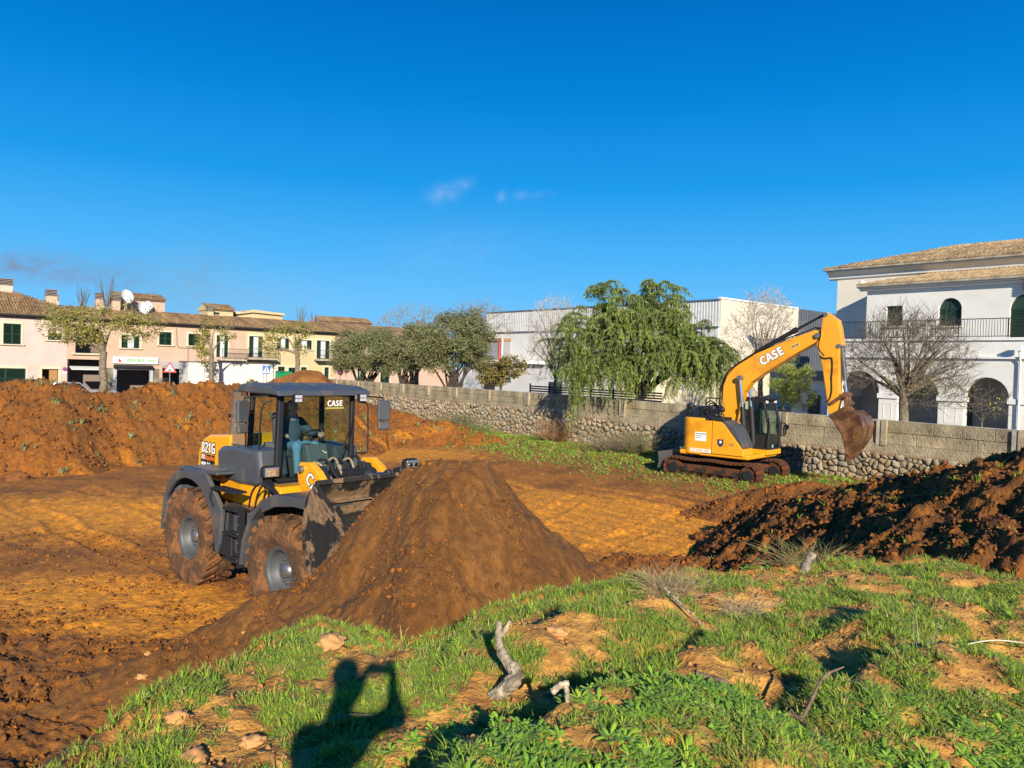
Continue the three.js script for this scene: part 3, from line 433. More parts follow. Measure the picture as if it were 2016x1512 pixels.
  { const d = new THREE.Group(); d.name = 'open_door_window'; d.position.set(A.x0 + 0.02, 0, A.z1 + 0.05); d.rotation.y = -0.12; loader.add(d); // swung back along the side
    const w = new THREE.Shape([[-0.04, 2.45], [-0.76, 2.44], [-0.60, 3.36], [-0.02, 3.36]].map((p) => new THREE.Vector2(...p))); const ge = new THREE.ShapeGeometry(w); part('pane', ge, M.glassDoor, d);
    g().rod([[-0.04, 2.45, 0], [-0.76, 2.44, 0], [-0.60, 3.36, 0], [-0.02, 3.36, 0], [-0.04, 2.45, 0]], 0.014, 6).mesh('door_frame', M.grey, d); g().cyl([-0.70, 2.92, -0.03], [-0.70, 2.92, 0.04], 0.035, 0.035, 10).mesh('knob', M.black, d); }
  const roof = g().ext([[-0.36, 3.37], [-0.36, 3.46], [-0.2, 3.51], [0.55, 3.50], [0.86, 3.43], [0.90, 3.35], [0.70, 3.36]], -0.88, 0.92, 0.025).mesh('cab_roof', M.grey, loader);
  { const rb = g(); for (let i = 0; i < 5; i++) rb.box(0.8, 0.022, 0.12, 0.15, 3.512, -0.62 + i * 0.32, 0, 0, -0.015, 0.01); for (const z of [-0.8, -0.3, 0.3, 0.8]) rb.ball(0.018, 0.72, 3.475, z, 6); rb.mesh('roof_rib', M.grey, roof); }
  for (const z of [0.60, -0.66]) { const l = g().box(0.09, 0.13, 0.15, 0.93, 3.31, z, 0, 0, 0, 0.02).mesh('work_light', M.black, loader); const gl = g(); for (const q of [-0.032, 0.032]) for (const w of [-0.03, 0.03]) gl.box(0.012, 0.05, 0.055, 0.977, 3.31 + w, z + q, 0, 0, 0, 0.004); gl.mesh('lens', M.lampGlass, l); }
  { const st = g().box(0.008, 0.025, 0.36, A.x1 + 0.068, 3.13, -0.26).mesh('sun_strip', mat([0.45, 0.36, 0.08], 0.6), cab); const tg = textGeo('CASE', 0.095, 0.003); tg.applyMatrix4(new THREE.Matrix4().makeRotationY(Math.PI / 2).setPosition(A.x1 + 0.075, 3.165, -0.10)); g().add(tg).mesh('lettering', M.decal, cab); }
  // mirrors
  for (const [s, bx] of [[1, 0.70], [-1, 0.72]]) {
    const m = g().rod(s > 0 ? [[0.55, 3.34, 0.80], [0.28, 3.30, 1.14], [0.28, 3.06, 1.16]] : [[0.80, 3.33, -0.82], [0.80, 3.30, -1.22], [0.80, 3.02, -1.24]], 0.014, 6).mesh('mirror_arm', M.black, loader);
    const [mx, mz] = s > 0 ? [0.28, 1.18] : [0.80, -1.25];
    g().box(0.07, 0.36, 0.24, mx, 3.07, mz, 0, s * 0.3, 0, 0.03).box(0.07, 0.15, 0.22, mx + 0.01, 2.80, mz, 0, s * 0.3, 0.1, 0.03).mesh('mirror', M.grey, m);
  }
  g().tube([[0.72, 3.22, -0.78], [0.74, 3.2, -0.92], [0.74, 2.9, -0.95], [0.74, 2.5, -0.96], [0.72, 2.34, -0.96], [0.70, 2.34, -0.74]], 0.016, 6, 26).mesh('grab_rail', M.dark, cab);
  g().tube([[0.42, 3.24, 0.78], [0.38, 3.2, 0.86], [0.30, 2.7, 0.88], [0.26, 2.46, 0.86]], 0.015, 6, 18).mesh('grab_rail', M.dark, cab);
  g().bar([0.75, 2.05, -0.3], [0.74, 2.75, -0.56], 0.018, 0.014).bar([0.76, 2.42, -0.52], [0.76, 2.98, -0.62], 0.012, 0.02).mesh('wiper', M.black, cab);
  g().rod([[-0.3, 3.5, 0.3], [-0.3, 3.85, 0.3]], 0.006, 4).mesh('aerial', M.black, cab);
  // inside the cab
  g().box(0.46, 0.14, 0.50, -0.02, 2.34, 0.08, 0, 0, 0, 0.05).box(0.13, 0.62, 0.48, -0.23, 2.70, 0.08, 0, 0, 0.1, 0.05).box(0.10, 0.2, 0.28, -0.26, 3.08, 0.08, 0, 0, 0.1, 0.04).box(0.4, 0.36, 0.4, -0.02, 2.1, 0.08).mesh('seat', M.seat, cab);
  g().ext([[0.36, 1.93], [0.30, 2.35], [0.36, 2.52], [0.50, 2.50], [0.60, 2.2], [0.62, 1.93]], -0.28, 0.14, 0.03).mesh('dashboard', M.interior, cab);
  { const sw = new THREE.TorusGeometry(0.18, 0.016, 8, 26); sw.applyMatrix4(new THREE.Matrix4().makeRotationFromEuler(new THREE.Euler(0, Math.PI / 2, -0.95, 'ZYX')).setPosition(0.30, 2.64, -0.08)); const s = g().add(sw).cyl([0.40, 2.46, -0.08], [0.31, 2.63, -0.08], 0.03).bar([0.30, 2.64, -0.24], [0.30, 2.64, 0.08], 0.03, 0.02); s.mesh('steering_wheel', M.black, cab); }
  g().box(0.5, 0.24, 0.16, 0.05, 2.4, 0.46, 0, 0, 0, 0.04).cyl([0.24, 2.5, 0.46], [0.27, 2.66, 0.44], 0.018).ball(0.03, 0.27, 2.68, 0.44, 8).mesh('armrest', M.interior, cab);
  // lamps
  for (const [x, y, z] of [[0.72, 2.14, 0.92], [1.86, 2.24, -1.0]]) { const h = g().box(0.15, 0.20, 0.30, x - 0.02, y, z, 0, 0, 0, 0.065).mesh('headlamp', M.black, loader); g().box(0.03, 0.15, 0.25, x + 0.05, y, z, 0, 0, 0, 0.014).mesh('lens', mat([0.42, 0.43, 0.45], 0.1, { metalness: 0.7 }), h); for (const q of [-0.06, 0.055]) g().cyl([x + 0.062, y, z + q], [x + 0.069, y, z + q], 0.036, 0.036, 14).mesh('reflector', M.chrome, h); g().bar([x - 0.06, y - 0.1, z], [x - 0.15, y - 0.4, z - Math.sign(z) * 0.15], 0.05, 0.08).mesh('lamp_bracket', M.dark, h); }
  g().ext([[0.5, 1.95], [0.62, 2.04], [1.05, 1.80], [1.05, 1.68], [0.98, 1.68]], 0.88, 0.94).mesh('bracket', M.dark, loader);
  // lettering on the hood
  for (const [str, h, x, y, gap, m2, dz] of [['821G', 0.19, -1.93, 2.20, 0.018, M.decalBlack, 0], ['821G', 0.19, -1.93, 2.20, 0, M.decal, 0.003]]) { const tg = textGeo(str, h, 0.003, gap); tg.applyMatrix4(new THREE.Matrix4().compose(V(x, y, 0.742 + dz), new THREE.Quaternion().setFromEuler(new THREE.Euler(0, 0, 0)), V(0.82, 1, 1))); g().add(tg).mesh('lettering', m2, loader); }
  { const pl = g().box(0.52, 0.25, 0.006, -1.70, 2.045, 0.744).mesh('sticker', M.decalBlack, loader); let tg = textGeo('m', 0.11, 0.003); tg.applyMatrix4(new THREE.Matrix4().makeTranslation(-1.93, 2.075, 0.748)); g().add(tg).mesh('lettering', M.decal, pl); tg = textGeo('Alquiler', 0.08, 0.003); tg.applyMatrix4(new THREE.Matrix4().makeTranslation(-1.83, 2.075, 0.748)); g().add(tg).mesh('lettering', M.orange, pl); tg = textGeo('900 11', 0.08, 0.003); tg.applyMatrix4(new THREE.Matrix4().makeTranslation(-1.93, 1.95, 0.748)); g().add(tg).mesh('lettering', M.decal, pl); }
}
{ // driver
  const d = thing('person', 'driver in dark blue jacket and jeans seated in the loader cab', 'person', lo, loTurn);
  const sh = [[-0.06, 2.86, 0.27], [-0.06, 2.86, -0.11]], el = [[0.03, 2.58, 0.36], [0.12, 2.62, -0.26]], wr = [[0.22, 2.66, 0.40], [0.32, 2.70, -0.26]];
  const hip = [[-0.02, 2.46, 0.18], [-0.02, 2.46, -0.02]], kn = [[0.38, 2.48, 0.24], [0.40, 2.47, -0.10]], an = [[0.42, 2.04, 0.24], [0.44, 2.04, -0.10]];
  const torso = [bone([-0.06, 2.48, 0.08], 0.15, [-0.07, 2.68, 0.08], 0.15), bone([-0.07, 2.68, 0.16], 0.13, [-0.07, 2.68, 0.0], 0.13), bone([-0.07, 2.84, 0.22], 0.085, [-0.07, 2.84, -0.06], 0.085), bone([-0.05, 2.9, 0.08], 0.075, [-0.05, 2.97, 0.08], 0.062)];
  const arms = [0, 1].flatMap((i) => [bone(sh[i], 0.068, el[i], 0.056), bone(el[i], 0.055, wr[i], 0.04)]), legs = [0, 1].flatMap((i) => [bone(hip[i], 0.10, kn[i], 0.074), bone(kn[i], 0.072, an[i], 0.052)]);
  const hc = [0.0, 3.10, 0.08], head = headBones(hc, [0.98, 0.2]);
  const hands = [...handBones(wr[0], [0.6, 0.1, 0.1], [0.3, -0.9, 0], 0.7, 1), ...handBones(wr[1], [0.55, -0.15, 0.35], [0.3, -0.8, 0.2], 0.8, 1)];
  part('body', mergeGeometries([sdfMesh([...torso.map((b) => { const c = b.slice(); c[3] *= 0.9; c[7] *= 0.9; return c; }), ...arms.map((b) => { const c = b.slice(); c[3] *= 0.8; c[7] *= 0.8; return c; }), ...legs.map((b) => { const c = b.slice(); c[3] *= 0.85; c[7] *= 0.85; return c; }), ...head.slice(-1)], 0.016), sdfMesh(head, 0.007, 0.03), sdfMesh(hands.slice(0, hands.length / 2), 0.005, 0.01), sdfMesh(hands.slice(hands.length / 2), 0.005, 0.01)]), M.skin, d);
  part('jacket', sdfMesh([...torso, ...arms], 0.016, 0.06), M.jacket, d); part('jeans', sdfMesh([...legs, bone([-0.04, 2.45, 0.17], 0.12, [-0.04, 2.45, -0.01], 0.12)], 0.016, 0.06), M.jeans, d);
  part('hair', sdfMesh([bone([-0.045, 3.16, 0.08], 0.08, [-0.02, 3.17, 0.08], 0.076), bone([-0.07, 3.08, 0.08], 0.066, [-0.06, 3.12, 0.08], 0.076)], 0.01, 0.03), M.hair, d);
  for (const z of [0.24, -0.10]) part('boot', sdfMesh([bone([0.43, 2.0, z], 0.055, [0.55, 1.98, z], 0.045)], 0.014, 0.03), M.black, d);
  part('collar', sdfMesh([bone([-0.04, 2.965, 0.12], 0.03, [0.02, 2.93, 0.08], 0.028), bone([-0.04, 2.965, 0.04], 0.03, [0.02, 2.93, 0.08], 0.028)], 0.01, 0.03), mat([0.02, 0.10, 0.42], 0.8), d);
}
{ // photographer, standing at the camera: only the shadow is in the picture
  const d = thing('person', 'photographer whose shadow with raised arms falls on the grass', 'person');
  const sh = [[-0.01, 3.69, 0.33], [-0.27, 3.67, 0.40]], el = [[0.16, 3.71, 0.20], [-0.28, 3.50, 0.26]], wr = [[0.13, 3.83, 0.07], [-0.06, 3.81, 0.09]];
  const hip = [[-0.06, 3.14, 0.40], [-0.23, 3.14, 0.42]], gy = surfH(-0.15, -0.40), kn = [[-0.05, gy + 0.48, 0.38], [-0.25, gy + 0.48, 0.38]], an = [[-0.03, gy + 0.09, 0.40], [-0.27, gy + 0.09, 0.40]];
  const torso = [bone([-0.14, 3.16, 0.40], 0.125, [-0.14, 3.44, 0.38], 0.13), bone([-0.10, 3.42, 0.37], 0.11, [-0.19, 3.42, 0.39], 0.11), bone([-0.04, 3.64, 0.34], 0.085, [-0.24, 3.63, 0.38], 0.085), bone([-0.13, 3.68, 0.34], 0.07, [-0.125, 3.78, 0.32], 0.06)];
  const arms = [0, 1].flatMap((i) => [bone(sh[i], 0.068, el[i], 0.054), bone(el[i], 0.05, wr[i], 0.034)]), legs = [0, 1].flatMap((i) => [bone(hip[i], 0.10, kn[i], 0.07), bone(kn[i], 0.068, an[i], 0.05)]);
  const head = headBones([-0.12, 3.93, 0.30], [0.3, -0.95]);
  const hands = [handBones(wr[0], [0.0, 0.35, -0.32], [-0.9, 0, 0.1], 0.45, 1), handBones(wr[1], [0.1, 0.35, -0.32], [0.9, 0, 0.1], 0.45, -1)].map((h) => h.map((b) => { const c = b.slice(); c[2] = Math.max(c[2], 0.028); c[6] = Math.max(c[6], 0.028); return c; }));
  const thin = (l, k) => l.map((b) => { const c = b.slice(); c[3] *= k; c[7] *= k; return c; });
  part('body', mergeGeometries([sdfMesh([...thin(torso, 0.9), ...thin(arms, 0.8), ...thin(legs, 0.85), ...head.slice(-1)], 0.02), sdfMesh(head, 0.008, 0.03), ...hands.map((h) => sdfMesh(h, 0.005, 0.01))]), M.skin, d);
  part('jacket', sdfMesh([...torso, ...arms], 0.02, 0.06), M.jacket, d); part('trousers', sdfMesh([...legs, bone([-0.08, 3.14, 0.40], 0.11, [-0.21, 3.14, 0.41], 0.11)], 0.02, 0.06), M.jeans, d);
  part('hair', sdfMesh([bone([-0.12, 3.985, 0.33], 0.086, [-0.12, 3.98, 0.29], 0.084)], 0.012, 0.03), M.hair, d);
  for (const q of an) part('shoe', sdfMesh([bone([q[0], gy + 0.05, 0.41], 0.05, [q[0], gy + 0.04, 0.26], 0.042)], 0.015, 0.03), M.black, d);
  const p = thing('phone', 'dark phone held level in both hands by the photographer', 'phone', [0.055, 3.893, 0.020]);
  g().box(0.162, 0.076, 0.009, 0, 0, 0, 0, 0, 0, 0.004).mesh('phone_case', M.black, p); g().box(0.15, 0.068, 0.0012, 0, 0, 0.0055).mesh('screen', M.windowGlass, p);
}
// ---------- crawler excavator (x forward, z to its right) ----------
const exo = [7.49, 0.24, -27.24];
{
  const ex = thing('crawler_excavator', 'orange yellow crawler excavator with raised boom beside the stone wall', 'excavator', exo, -42 * deg);
  const x0 = -1.55, x1 = 1.88, hT = 0.72, r = 0.34;
  for (const s of [1, -1]) {
    const zc = s * 1.03, w = 0.55, tr = new THREE.Group(); tr.name = 'crawler_track'; ex.add(tr);
    // loop of shoes
    const path = [], L = x1 - x0 - 2 * r, per = 2 * L + 2 * Math.PI * r, n = 46, top = hT - 0.03;
    for (let i = 0; i < n; i++) { let q = (i / n) * per, x, y, a; if (q < L) { x = x0 + r + q; y = top - 0.035 * Math.sin((q / L) * Math.PI * 2) ** 2; a = 0; } else if (q < L + Math.PI * r) { const t = (q - L) / r; x = x1 - r + Math.sin(t) * r; y = top - r + Math.cos(t) * r; a = -t; } else if (q < 2 * L + Math.PI * r) { q -= L + Math.PI * r; x = x1 - r - q; y = top - 2 * r; a = Math.PI; } else { const t = (q - 2 * L - Math.PI * r) / r; x = x0 + r - Math.sin(t) * r; y = top - r - Math.cos(t) * r; a = Math.PI - t; } path.push([x, y, a]); }
    const shoeG = g().box(0.155, 0.028, w).box(0.02, 0.05, w * 0.98, -0.055, 0.03, 0).box(0.02, 0.04, w * 0.98, 0.0, 0.028, 0).box(0.02, 0.04, w * 0.98, 0.05, 0.028, 0).geo();
    for (const [x, y, a] of path) { const m = new THREE.Mesh(shoeG, M.track); m.name = 'track_shoe'; m.position.set(x, y, zc); m.rotation.z = a; tr.add(m); }
    g().ext([[x0 + 0.35, 0.2], [x0 + 0.3, 0.5], [x1 - 0.45, 0.50], [x1 - 0.35, 0.2]], zc - 0.16, zc + 0.16, 0.02).mesh('track_frame', M.trackFrame, tr);
    g().ext([[x0 + 0.62, 0.27], [x0 + 0.62, 0.44], [x1 - 0.78, 0.40], [x1 - 0.78, 0.24]], s > 0 ? zc + 0.16 : zc - 0.22, s > 0 ? zc + 0.22 : zc - 0.16, 0.02).mesh('guard', M.trackFrame, tr);
    for (const x of [x0 + r, x1 - r]) { g().cyl([x, top - r, zc - 0.2], [x, top - r, zc + 0.2], 0.285, 0.285, 24).mesh('drive_sprocket', M.trackFrame, tr); g().cyl([x, top - r, zc - 0.25], [x, top - r, zc + 0.25], 0.17, 0.17, 18).mesh('drive_hub', M.dark, tr); }
    for (let i = 0; i < 6; i++) g().cyl([x0 + 0.75 + i * 0.38, 0.13, zc - 0.18], [x0 + 0.75 + i * 0.38, 0.13, zc + 0.18], 0.09, 0.09, 12).mesh('roller', M.trackFrame, tr);
  }
  g().box(1.3, 0.3, 1.7, 0.15, 0.5, 0, 0, 0, 0, 0.05).bar([0.7, 0.5, -0.4], [1.3, 0.42, -0.85], 0.25, 0.25).bar([0.7, 0.5, 0.4], [1.3, 0.42, 0.85], 0.25, 0.25).cyl([0.15, 0.6, 0], [0.15, 0.82, 0], 0.62, 0.62, 28).mesh('undercarriage', M.trackFrame, ex);
  // dozer blade at the back
  { const pr = []; for (let i = 0; i <= 8; i++) { const a = -0.55 + 1.1 * (i / 8); pr.push([-2.02 - 0.30 + 0.36 * Math.cos(a) + 0.18, 0.56 + 0.55 * Math.sin(a)]); } const back = pr.map(([x, y]) => [x + 0.05, y]).reverse(); g().ext([...pr, ...back], -1.3, 1.3).mesh('dozer_blade', M.steel, ex); g().bar([-1.8, 0.5, 0.5], [-0.6, 0.45, 0.45], 0.16, 0.18).bar([-1.8, 0.5, -0.5], [-0.6, 0.45, -0.45], 0.16, 0.18).mesh('blade_arm', M.trackFrame, ex); }
  // house
  const H = ex;
  g().box(2.55, 0.16, 2.3, 0.22, 0.92, 0, 0, 0, 0, 0.05).box(0.9, 0.18, 1.1, 1.15, 1.02, -0.68, 0, 0, 0, 0.03).mesh('deck', M.yellowEx, H);
  { const sh = new THREE.Shape(); sh.moveTo(-0.2, 1.2); sh.lineTo(-0.2, -1.2); sh.lineTo(-0.66, -1.2); sh.quadraticCurveTo(-0.92, -1.16, -1.0, -0.9); sh.quadraticCurveTo(-1.2, 0, -1.0, 0.9); sh.quadraticCurveTo(-0.9, 1.2, -0.2, 1.2); const e = new THREE.ExtrudeGeometry(sh, { depth: 1.16, bevelEnabled: true, bevelSize: 0.05, bevelThickness: 0.05, bevelOffset: -0.05, bevelSegments: 2, curveSegments: 14 }); g().add(e, new THREE.Matrix4().makeRotationX(-Math.PI / 2).setPosition(0, 0.92, 0)).mesh('counterweight', M.yellowEx, H); }
  g().ext([[-0.62, 0.95], [-0.62, 2.06], [0.18, 2.06], [0.18, 0.95]], 1.04, 1.205, 0.012).mesh('side_door', M.yellowEx, H);
  g().ext([[0.20, 0.95], [0.20, 2.06], [0.50, 2.04], [0.62, 1.98], [1.32, 1.15], [1.36, 0.95]], 0.42, 1.205, 0.02).mesh('tank_cover', M.yellowEx, H);
  g().ext([[0.52, 2.03], [0.64, 2.10], [1.02, 1.86], [1.34, 1.25], [1.30, 1.2], [0.9, 1.7]], 0.40, 1.16, 0.02).mesh('walkway', M.grey, H);
  g().box(1.1, 0.9, 1.5, -0.2, 1.5, 0.2).mesh('engine_block', M.dark, H);
  g().box(1.3, 0.12, 1.9, -0.35, 2.08, 0.0, 0, 0, 0, 0.04).box(0.5, 0.14, 0.6, 0.3, 2.12, 0.75, 0, 0, 0, 0.04).mesh('engine_cover', M.dark, H);
  g().rod([[-0.3, 2.1, 0.75], [-0.3, 2.82, 0.75], [0.2, 2.82, 0.75], [0.2, 2.1, 0.75]], 0.025, 6).rod([[-0.3, 2.45, 0.75], [0.2, 2.45, 0.75]], 0.02, 6).rod([[-0.85, 2.1, 0.9], [-0.85, 2.3, 0.9], [0.45, 2.3, 0.9], [0.45, 2.1, 0.9]], 0.02, 6).mesh('handrail', M.black, H);
  for (const [x, y, z] of [[-0.72, 2.52, 1.1], [0.06, 2.48, 1.0], [0.42, 2.46, 1.0]]) { const m = g().rod([[x, 2.08, z], [x, y, z]], 0.018, 5).mesh('mirror_post', M.black, H); g().add(new THREE.SphereGeometry(0.13, 14, 10), new THREE.Matrix4().compose(V(x, y, z), new THREE.Quaternion(), V(1, 0.85, 0.6))).mesh('mirror', M.dark, m); }
  g().rod([[1.5, 1.2, -0.25], [1.56, 1.9, -0.28], [1.52, 2.2, -0.3]], 0.02, 6).mesh('handrail', M.black, H);
  { const m = g().rod([[1.5, 2.0, -1.25], [1.62, 2.0, -1.45], [1.62, 1.85, -1.45]], 0.02, 5).mesh('mirror_post', M.black, H); g().box(0.09, 0.28, 0.2, 1.62, 1.72, -1.45, 0, 0, 0, 0.04).ball(0.10, 1.66, 1.86, -1.45, 12).mesh('mirror', M.dark, m); }
  // stickers
  { const s = g().box(0.42, 0.30, 0.006, -0.22, 1.50, 1.208).mesh('white_sign', M.decal, H); for (const [st, y, h] of [['MAQUINARIA', 1.57, 0.045], ['ALQUILER', 1.50, 0.035], ['971 50', 1.43, 0.04]]) { const t = textGeo(st, h, 0.002); t.applyMatrix4(new THREE.Matrix4().makeTranslation(-0.40, y, 1.212)); g().add(t).mesh('lettering', M.grey, s); } }
  { const s = new THREE.Shape(); s.moveTo(-0.11, 0.12); s.lineTo(0.11, 0.12); s.lineTo(0.11, -0.02); s.quadraticCurveTo(0.08, -0.11, 0, -0.14); s.quadraticCurveTo(-0.08, -0.11, -0.11, -0.02); s.closePath(); g().ext(s, 0, 0.005).mesh('shield_emblem', mat([0.03, 0.04, 0.08], 0.5), H).position.set(0.52, 1.34, 1.205); g().ball(0.05, 0, 0, 0, 8, 1, 1, 0.1).mesh('emblem_disc', M.decal, H).position.set(0.52, 1.37, 1.212); }
  { const s = g().box(0.78, 0.13, 0.006, -0.22, 1.02, 1.207).mesh('model_strip', M.decal, H); const t = textGeo('CX145C SR', 0.095, 0.003); t.applyMatrix4(new THREE.Matrix4().makeTranslation(-0.57, 0.975, 1.211)); g().add(t).mesh('lettering', M.yellowEx, s); const t2 = textGeo('YT', 0.1, 0.003); t2.applyMatrix4(new THREE.Matrix4().makeTranslation(0.84, 1.25, 1.206)); g().add(t2).mesh('lettering', M.grey, H); }
  // cab
  const cab = new THREE.Group(); cab.name = 'cab'; H.add(cab);
  { const z0 = -1.24, z1 = -0.34, a = [0.12, 1.10], b = [1.52, 1.10], c = [1.50, 2.0], d = [1.30, 2.76], e = [0.15, 2.78], fr = g();
    for (const z of [z0, z1]) { const P = [a, b, c, d, e].map((p) => [...p, z]); fr.bar(P[1], P[2], 0.09, 0.09, 0.02).bar(P[2], P[3], 0.09, 0.09, 0.02).bar(P[3], P[4], 0.08, 0.08, 0.02).bar(P[4], P[0], 0.09, 0.09, 0.02).bar(P[0], P[1], 0.08, 0.08, 0.02).bar([0.80, 1.1, z], [0.78, 2.78, z], 0.07, 0.07, 0.02); }
    for (const p of [b, d, e]) fr.bar([...p, z0], [...p, z1], 0.08, 0.08, 0.02);
    fr.box(1.36, 0.5, 0.06, 0.82, 1.35, z1).box(1.36, 0.5, 0.06, 0.82, 1.35, z0).box(0.05, 1.1, 0.9, 0.12, 1.6, -0.79).mesh('cab_frame', M.dark, cab);
    for (const [x, y, t] of [[1.36, 1.55, 1]]) { const w = new THREE.PlaneGeometry(0.86, 0.92); w.applyMatrix4(new THREE.Matrix4().makeRotationY(Math.PI / 2).setPosition(1.515, 1.56, -0.79)); part('lower_windshield', w, M.glass, cab); const u = new THREE.PlaneGeometry(0.86, 0.80); u.applyMatrix4(new THREE.Matrix4().makeRotationZ(0.257).multiply(new THREE.Matrix4().makeRotationY(Math.PI / 2)).setPosition(1.40, 2.38, -0.79)); part('windshield', u, M.glass, cab); }
    for (const [cx, w] of [[0.46, 0.6], [1.1, 0.56]]) for (const z of [z0, z1]) { const p = new THREE.PlaneGeometry(w, 1.12); p.applyMatrix4(new THREE.Matrix4().makeTranslation(cx, 2.16, z)); part('side_window', p, M.glass, cab); }
    g().box(1.34, 0.09, 1.0, 0.72, 2.83, -0.79, 0, 0, 0, 0.03).box(0.5, 0.06, 1.04, 1.25, 2.88, -0.79, 0, 0, -0.1, 0.02).mesh('cab_roof', M.dark, cab);
    g().box(0.45, 0.14, 0.48, 0.55, 1.55, -0.79, 0, 0, 0, 0.05).box(0.13, 0.75, 0.46, 0.33, 1.95, -0.79, 0, 0, 0.1, 0.05).box(0.5, 0.4, 0.5, 0.55, 1.3, -0.79).mesh('seat', M.seat, cab);
    g().cyl([1.555, 1.22, -0.6], [1.565, 1.22, -0.6], 0.06, 0.06, 16).mesh('round_badge', mat([0.2, 0.45, 0.5], 0.5), cab); g().box(1.3, 0.03, 0.85, 0.8, 1.12, -0.79).mesh('cab_floor', M.seat, cab);
    for (const z of [-0.45, -1.15]) g().box(0.08, 0.1, 0.13, 1.36, 2.74, z, 0, 0, 0, 0.02).mesh('work_light', M.lampGlass, cab); }
  // boom
  const bz = 0.21, boomP = [[0.02, 1.75], [0.0, 2.2], [0.04, 3.25], [0.18, 3.62], [0.5, 3.95], [1.22, 4.40], [2.3, 4.86], [3.15, 5.17], [3.34, 5.16], [3.42, 5.02], [3.36, 4.86], [2.5, 4.36], [1.49, 3.72], [1.05, 3.40], [0.80, 3.05], [0.60, 2.45], [0.42, 1.75]];
  const boom = g().ext(boomP, -bz, bz, 0.03).mesh('boom', M.yellowEx, ex);
  g().ext([[-0.2, 1.0], [-0.05, 1.95], [0.22, 2.1], [0.5, 1.95], [0.75, 1.0]], -0.36, -0.25, 0.01).ext([[-0.2, 1.0], [-0.05, 1.95], [0.22, 2.1], [0.5, 1.95], [0.75, 1.0]], 0.25, 0.36, 0.01).mesh('boom_bracket', M.yellowEx, ex);
  for (const [px, py, pw] of [[0.72, 3.55, 0.42], [0.22, 1.9, 0.4], [3.28, 4.99, 0.3]]) g().cyl([px, py, -pw], [px, py, pw], 0.085, 0.085, 16).mesh('pin', M.steel, boom);
  for (const s of [1, -1]) { g().cyl([0.98, 1.25, s * 0.34], [0.85, 2.55, s * 0.34], 0.085, 0.085, 14).cyl([0.858, 2.45, s * 0.34], [0.85, 2.56, s * 0.34], 0.10, 0.10, 14).mesh('boom_cylinder', M.dark, ex); g().cyl([0.85, 2.55, s * 0.34], [0.72, 3.55, s * 0.34], 0.05, 0.05, 12).mesh('piston_rod', M.chrome, ex); }
  g().cyl([1.25, 4.52, 0], [2.45, 5.18, 0], 0.075, 0.075, 14).cyl([2.36, 5.13, 0], [2.5, 5.205, 0], 0.095, 0.095, 14).cyl([1.2, 4.49, -0.12], [1.2, 4.49, 0.12], 0.06, 0.06, 10).mesh('arm_cylinder', M.dark, ex);
  g().cyl([2.45, 5.18, 0], [3.42, 5.70, 0], 0.042, 0.042, 12).mesh('piston_rod', M.dark, ex);
  g().box(0.3, 0.2, 0.12, 1.15, 4.42, 0, 0, 0, 0.4, 0.02).mesh('cylinder_lug', M.yellowEx, boom);
  for (let i = 0; i < 5; i++) g().tube([[-0.05, 2.5, -0.14 + i * 0.07], [-0.08 - (i % 2) * 0.05, 2.75, -0.14 + i * 0.07], [-0.07, 3.2, -0.14 + i * 0.07], [0.12, 3.68, -0.14 + i * 0.07], [0.5, 4.02, -0.14 + i * 0.07], [1.1, 4.40, -0.14 + i * 0.07]], 0.022, 5, 22).mesh('pipe', i < 3 ? M.yellowEx : M.dark, boom);
  for (const z of [0.17, -0.17]) g().tube([[1.1, 4.40, z], [2.0, 4.80, z], [3.0, 5.17, z], [3.22, 5.26, z], [3.38, 5.1, z * 1.5], [3.32, 4.6, z * 1.6], [3.5, 4.34, z * 1.5]], 0.022, 5, 30).mesh('hose', M.black, boom);
  for (let i = 0; i < 3; i++) g().tube([[0.0, 2.45, 0.2], [-0.3, 2.55 + i * 0.08, 0.25 + i * 0.1], [-0.5, 2.35, 0.3 + i * 0.12], [-0.45, 2.12, 0.35]], 0.026, 5, 16).mesh('hose', M.black, ex);
  g().tube([[0.95, 2.0, 0.36], [1.05, 1.6, 0.42], [1.0, 1.3, 0.45]], 0.03, 5).tube([[0.7, 1.9, 0.4], [0.85, 1.5, 0.45], [1.15, 1.2, 0.44]], 0.03, 5).mesh('hose', M.black, ex);
  for (const [gap, m2, dz] of [[0.022, M.decalBlack, 0], [0.008, M.decal, 0.003]]) for (const s of [1, -1]) { const t = textGeo('CASE', 0.27, 0.003, gap); const a = 0.50; t.applyMatrix4(new THREE.Matrix4().compose(V(s > 0 ? 1.42 : 2.2, s > 0 ? 3.98 : 4.36, s * (bz + 0.002 + dz)), new THREE.Quaternion().setFromEuler(new THREE.Euler(0, s > 0 ? 0 : Math.PI, s > 0 ? a : -a, 'YXZ')), V(1, 1, 1))); g().add(t).mesh('lettering', m2, boom); }
  { const p = g().box(0.28, 0.11, 0.005, 2.55, 4.66, bz + 0.004, 0, 0, 0.46).mesh('sticker', mat([0.62, 0.45, 0.16], 0.6), boom); const t = textGeo('Alcudi', 0.06, 0.003); t.applyMatrix4(new THREE.Matrix4().makeRotationZ(0.46).setPosition(2.45, 4.585, bz + 0.008)); g().add(t).mesh('lettering', M.decalBlack, p); }
  // arm
  const armP = [[3.40, 5.70], [3.50, 5.74], [3.62, 5.66], [3.86, 5.48], [3.94, 5.2], [4.02, 4.72], [3.94, 4.56], [3.98, 2.9], [3.90, 2.48], [3.80, 2.36], [3.68, 2.46], [3.62, 2.9], [3.42, 4.0], [3.30, 4.45], [3.18, 4.80], [3.18, 5.05], [3.34, 5.15]];
  const arm = g().ext(armP, -0.165, 0.165, 0.025).mesh('arm', M.yellowEx, ex);
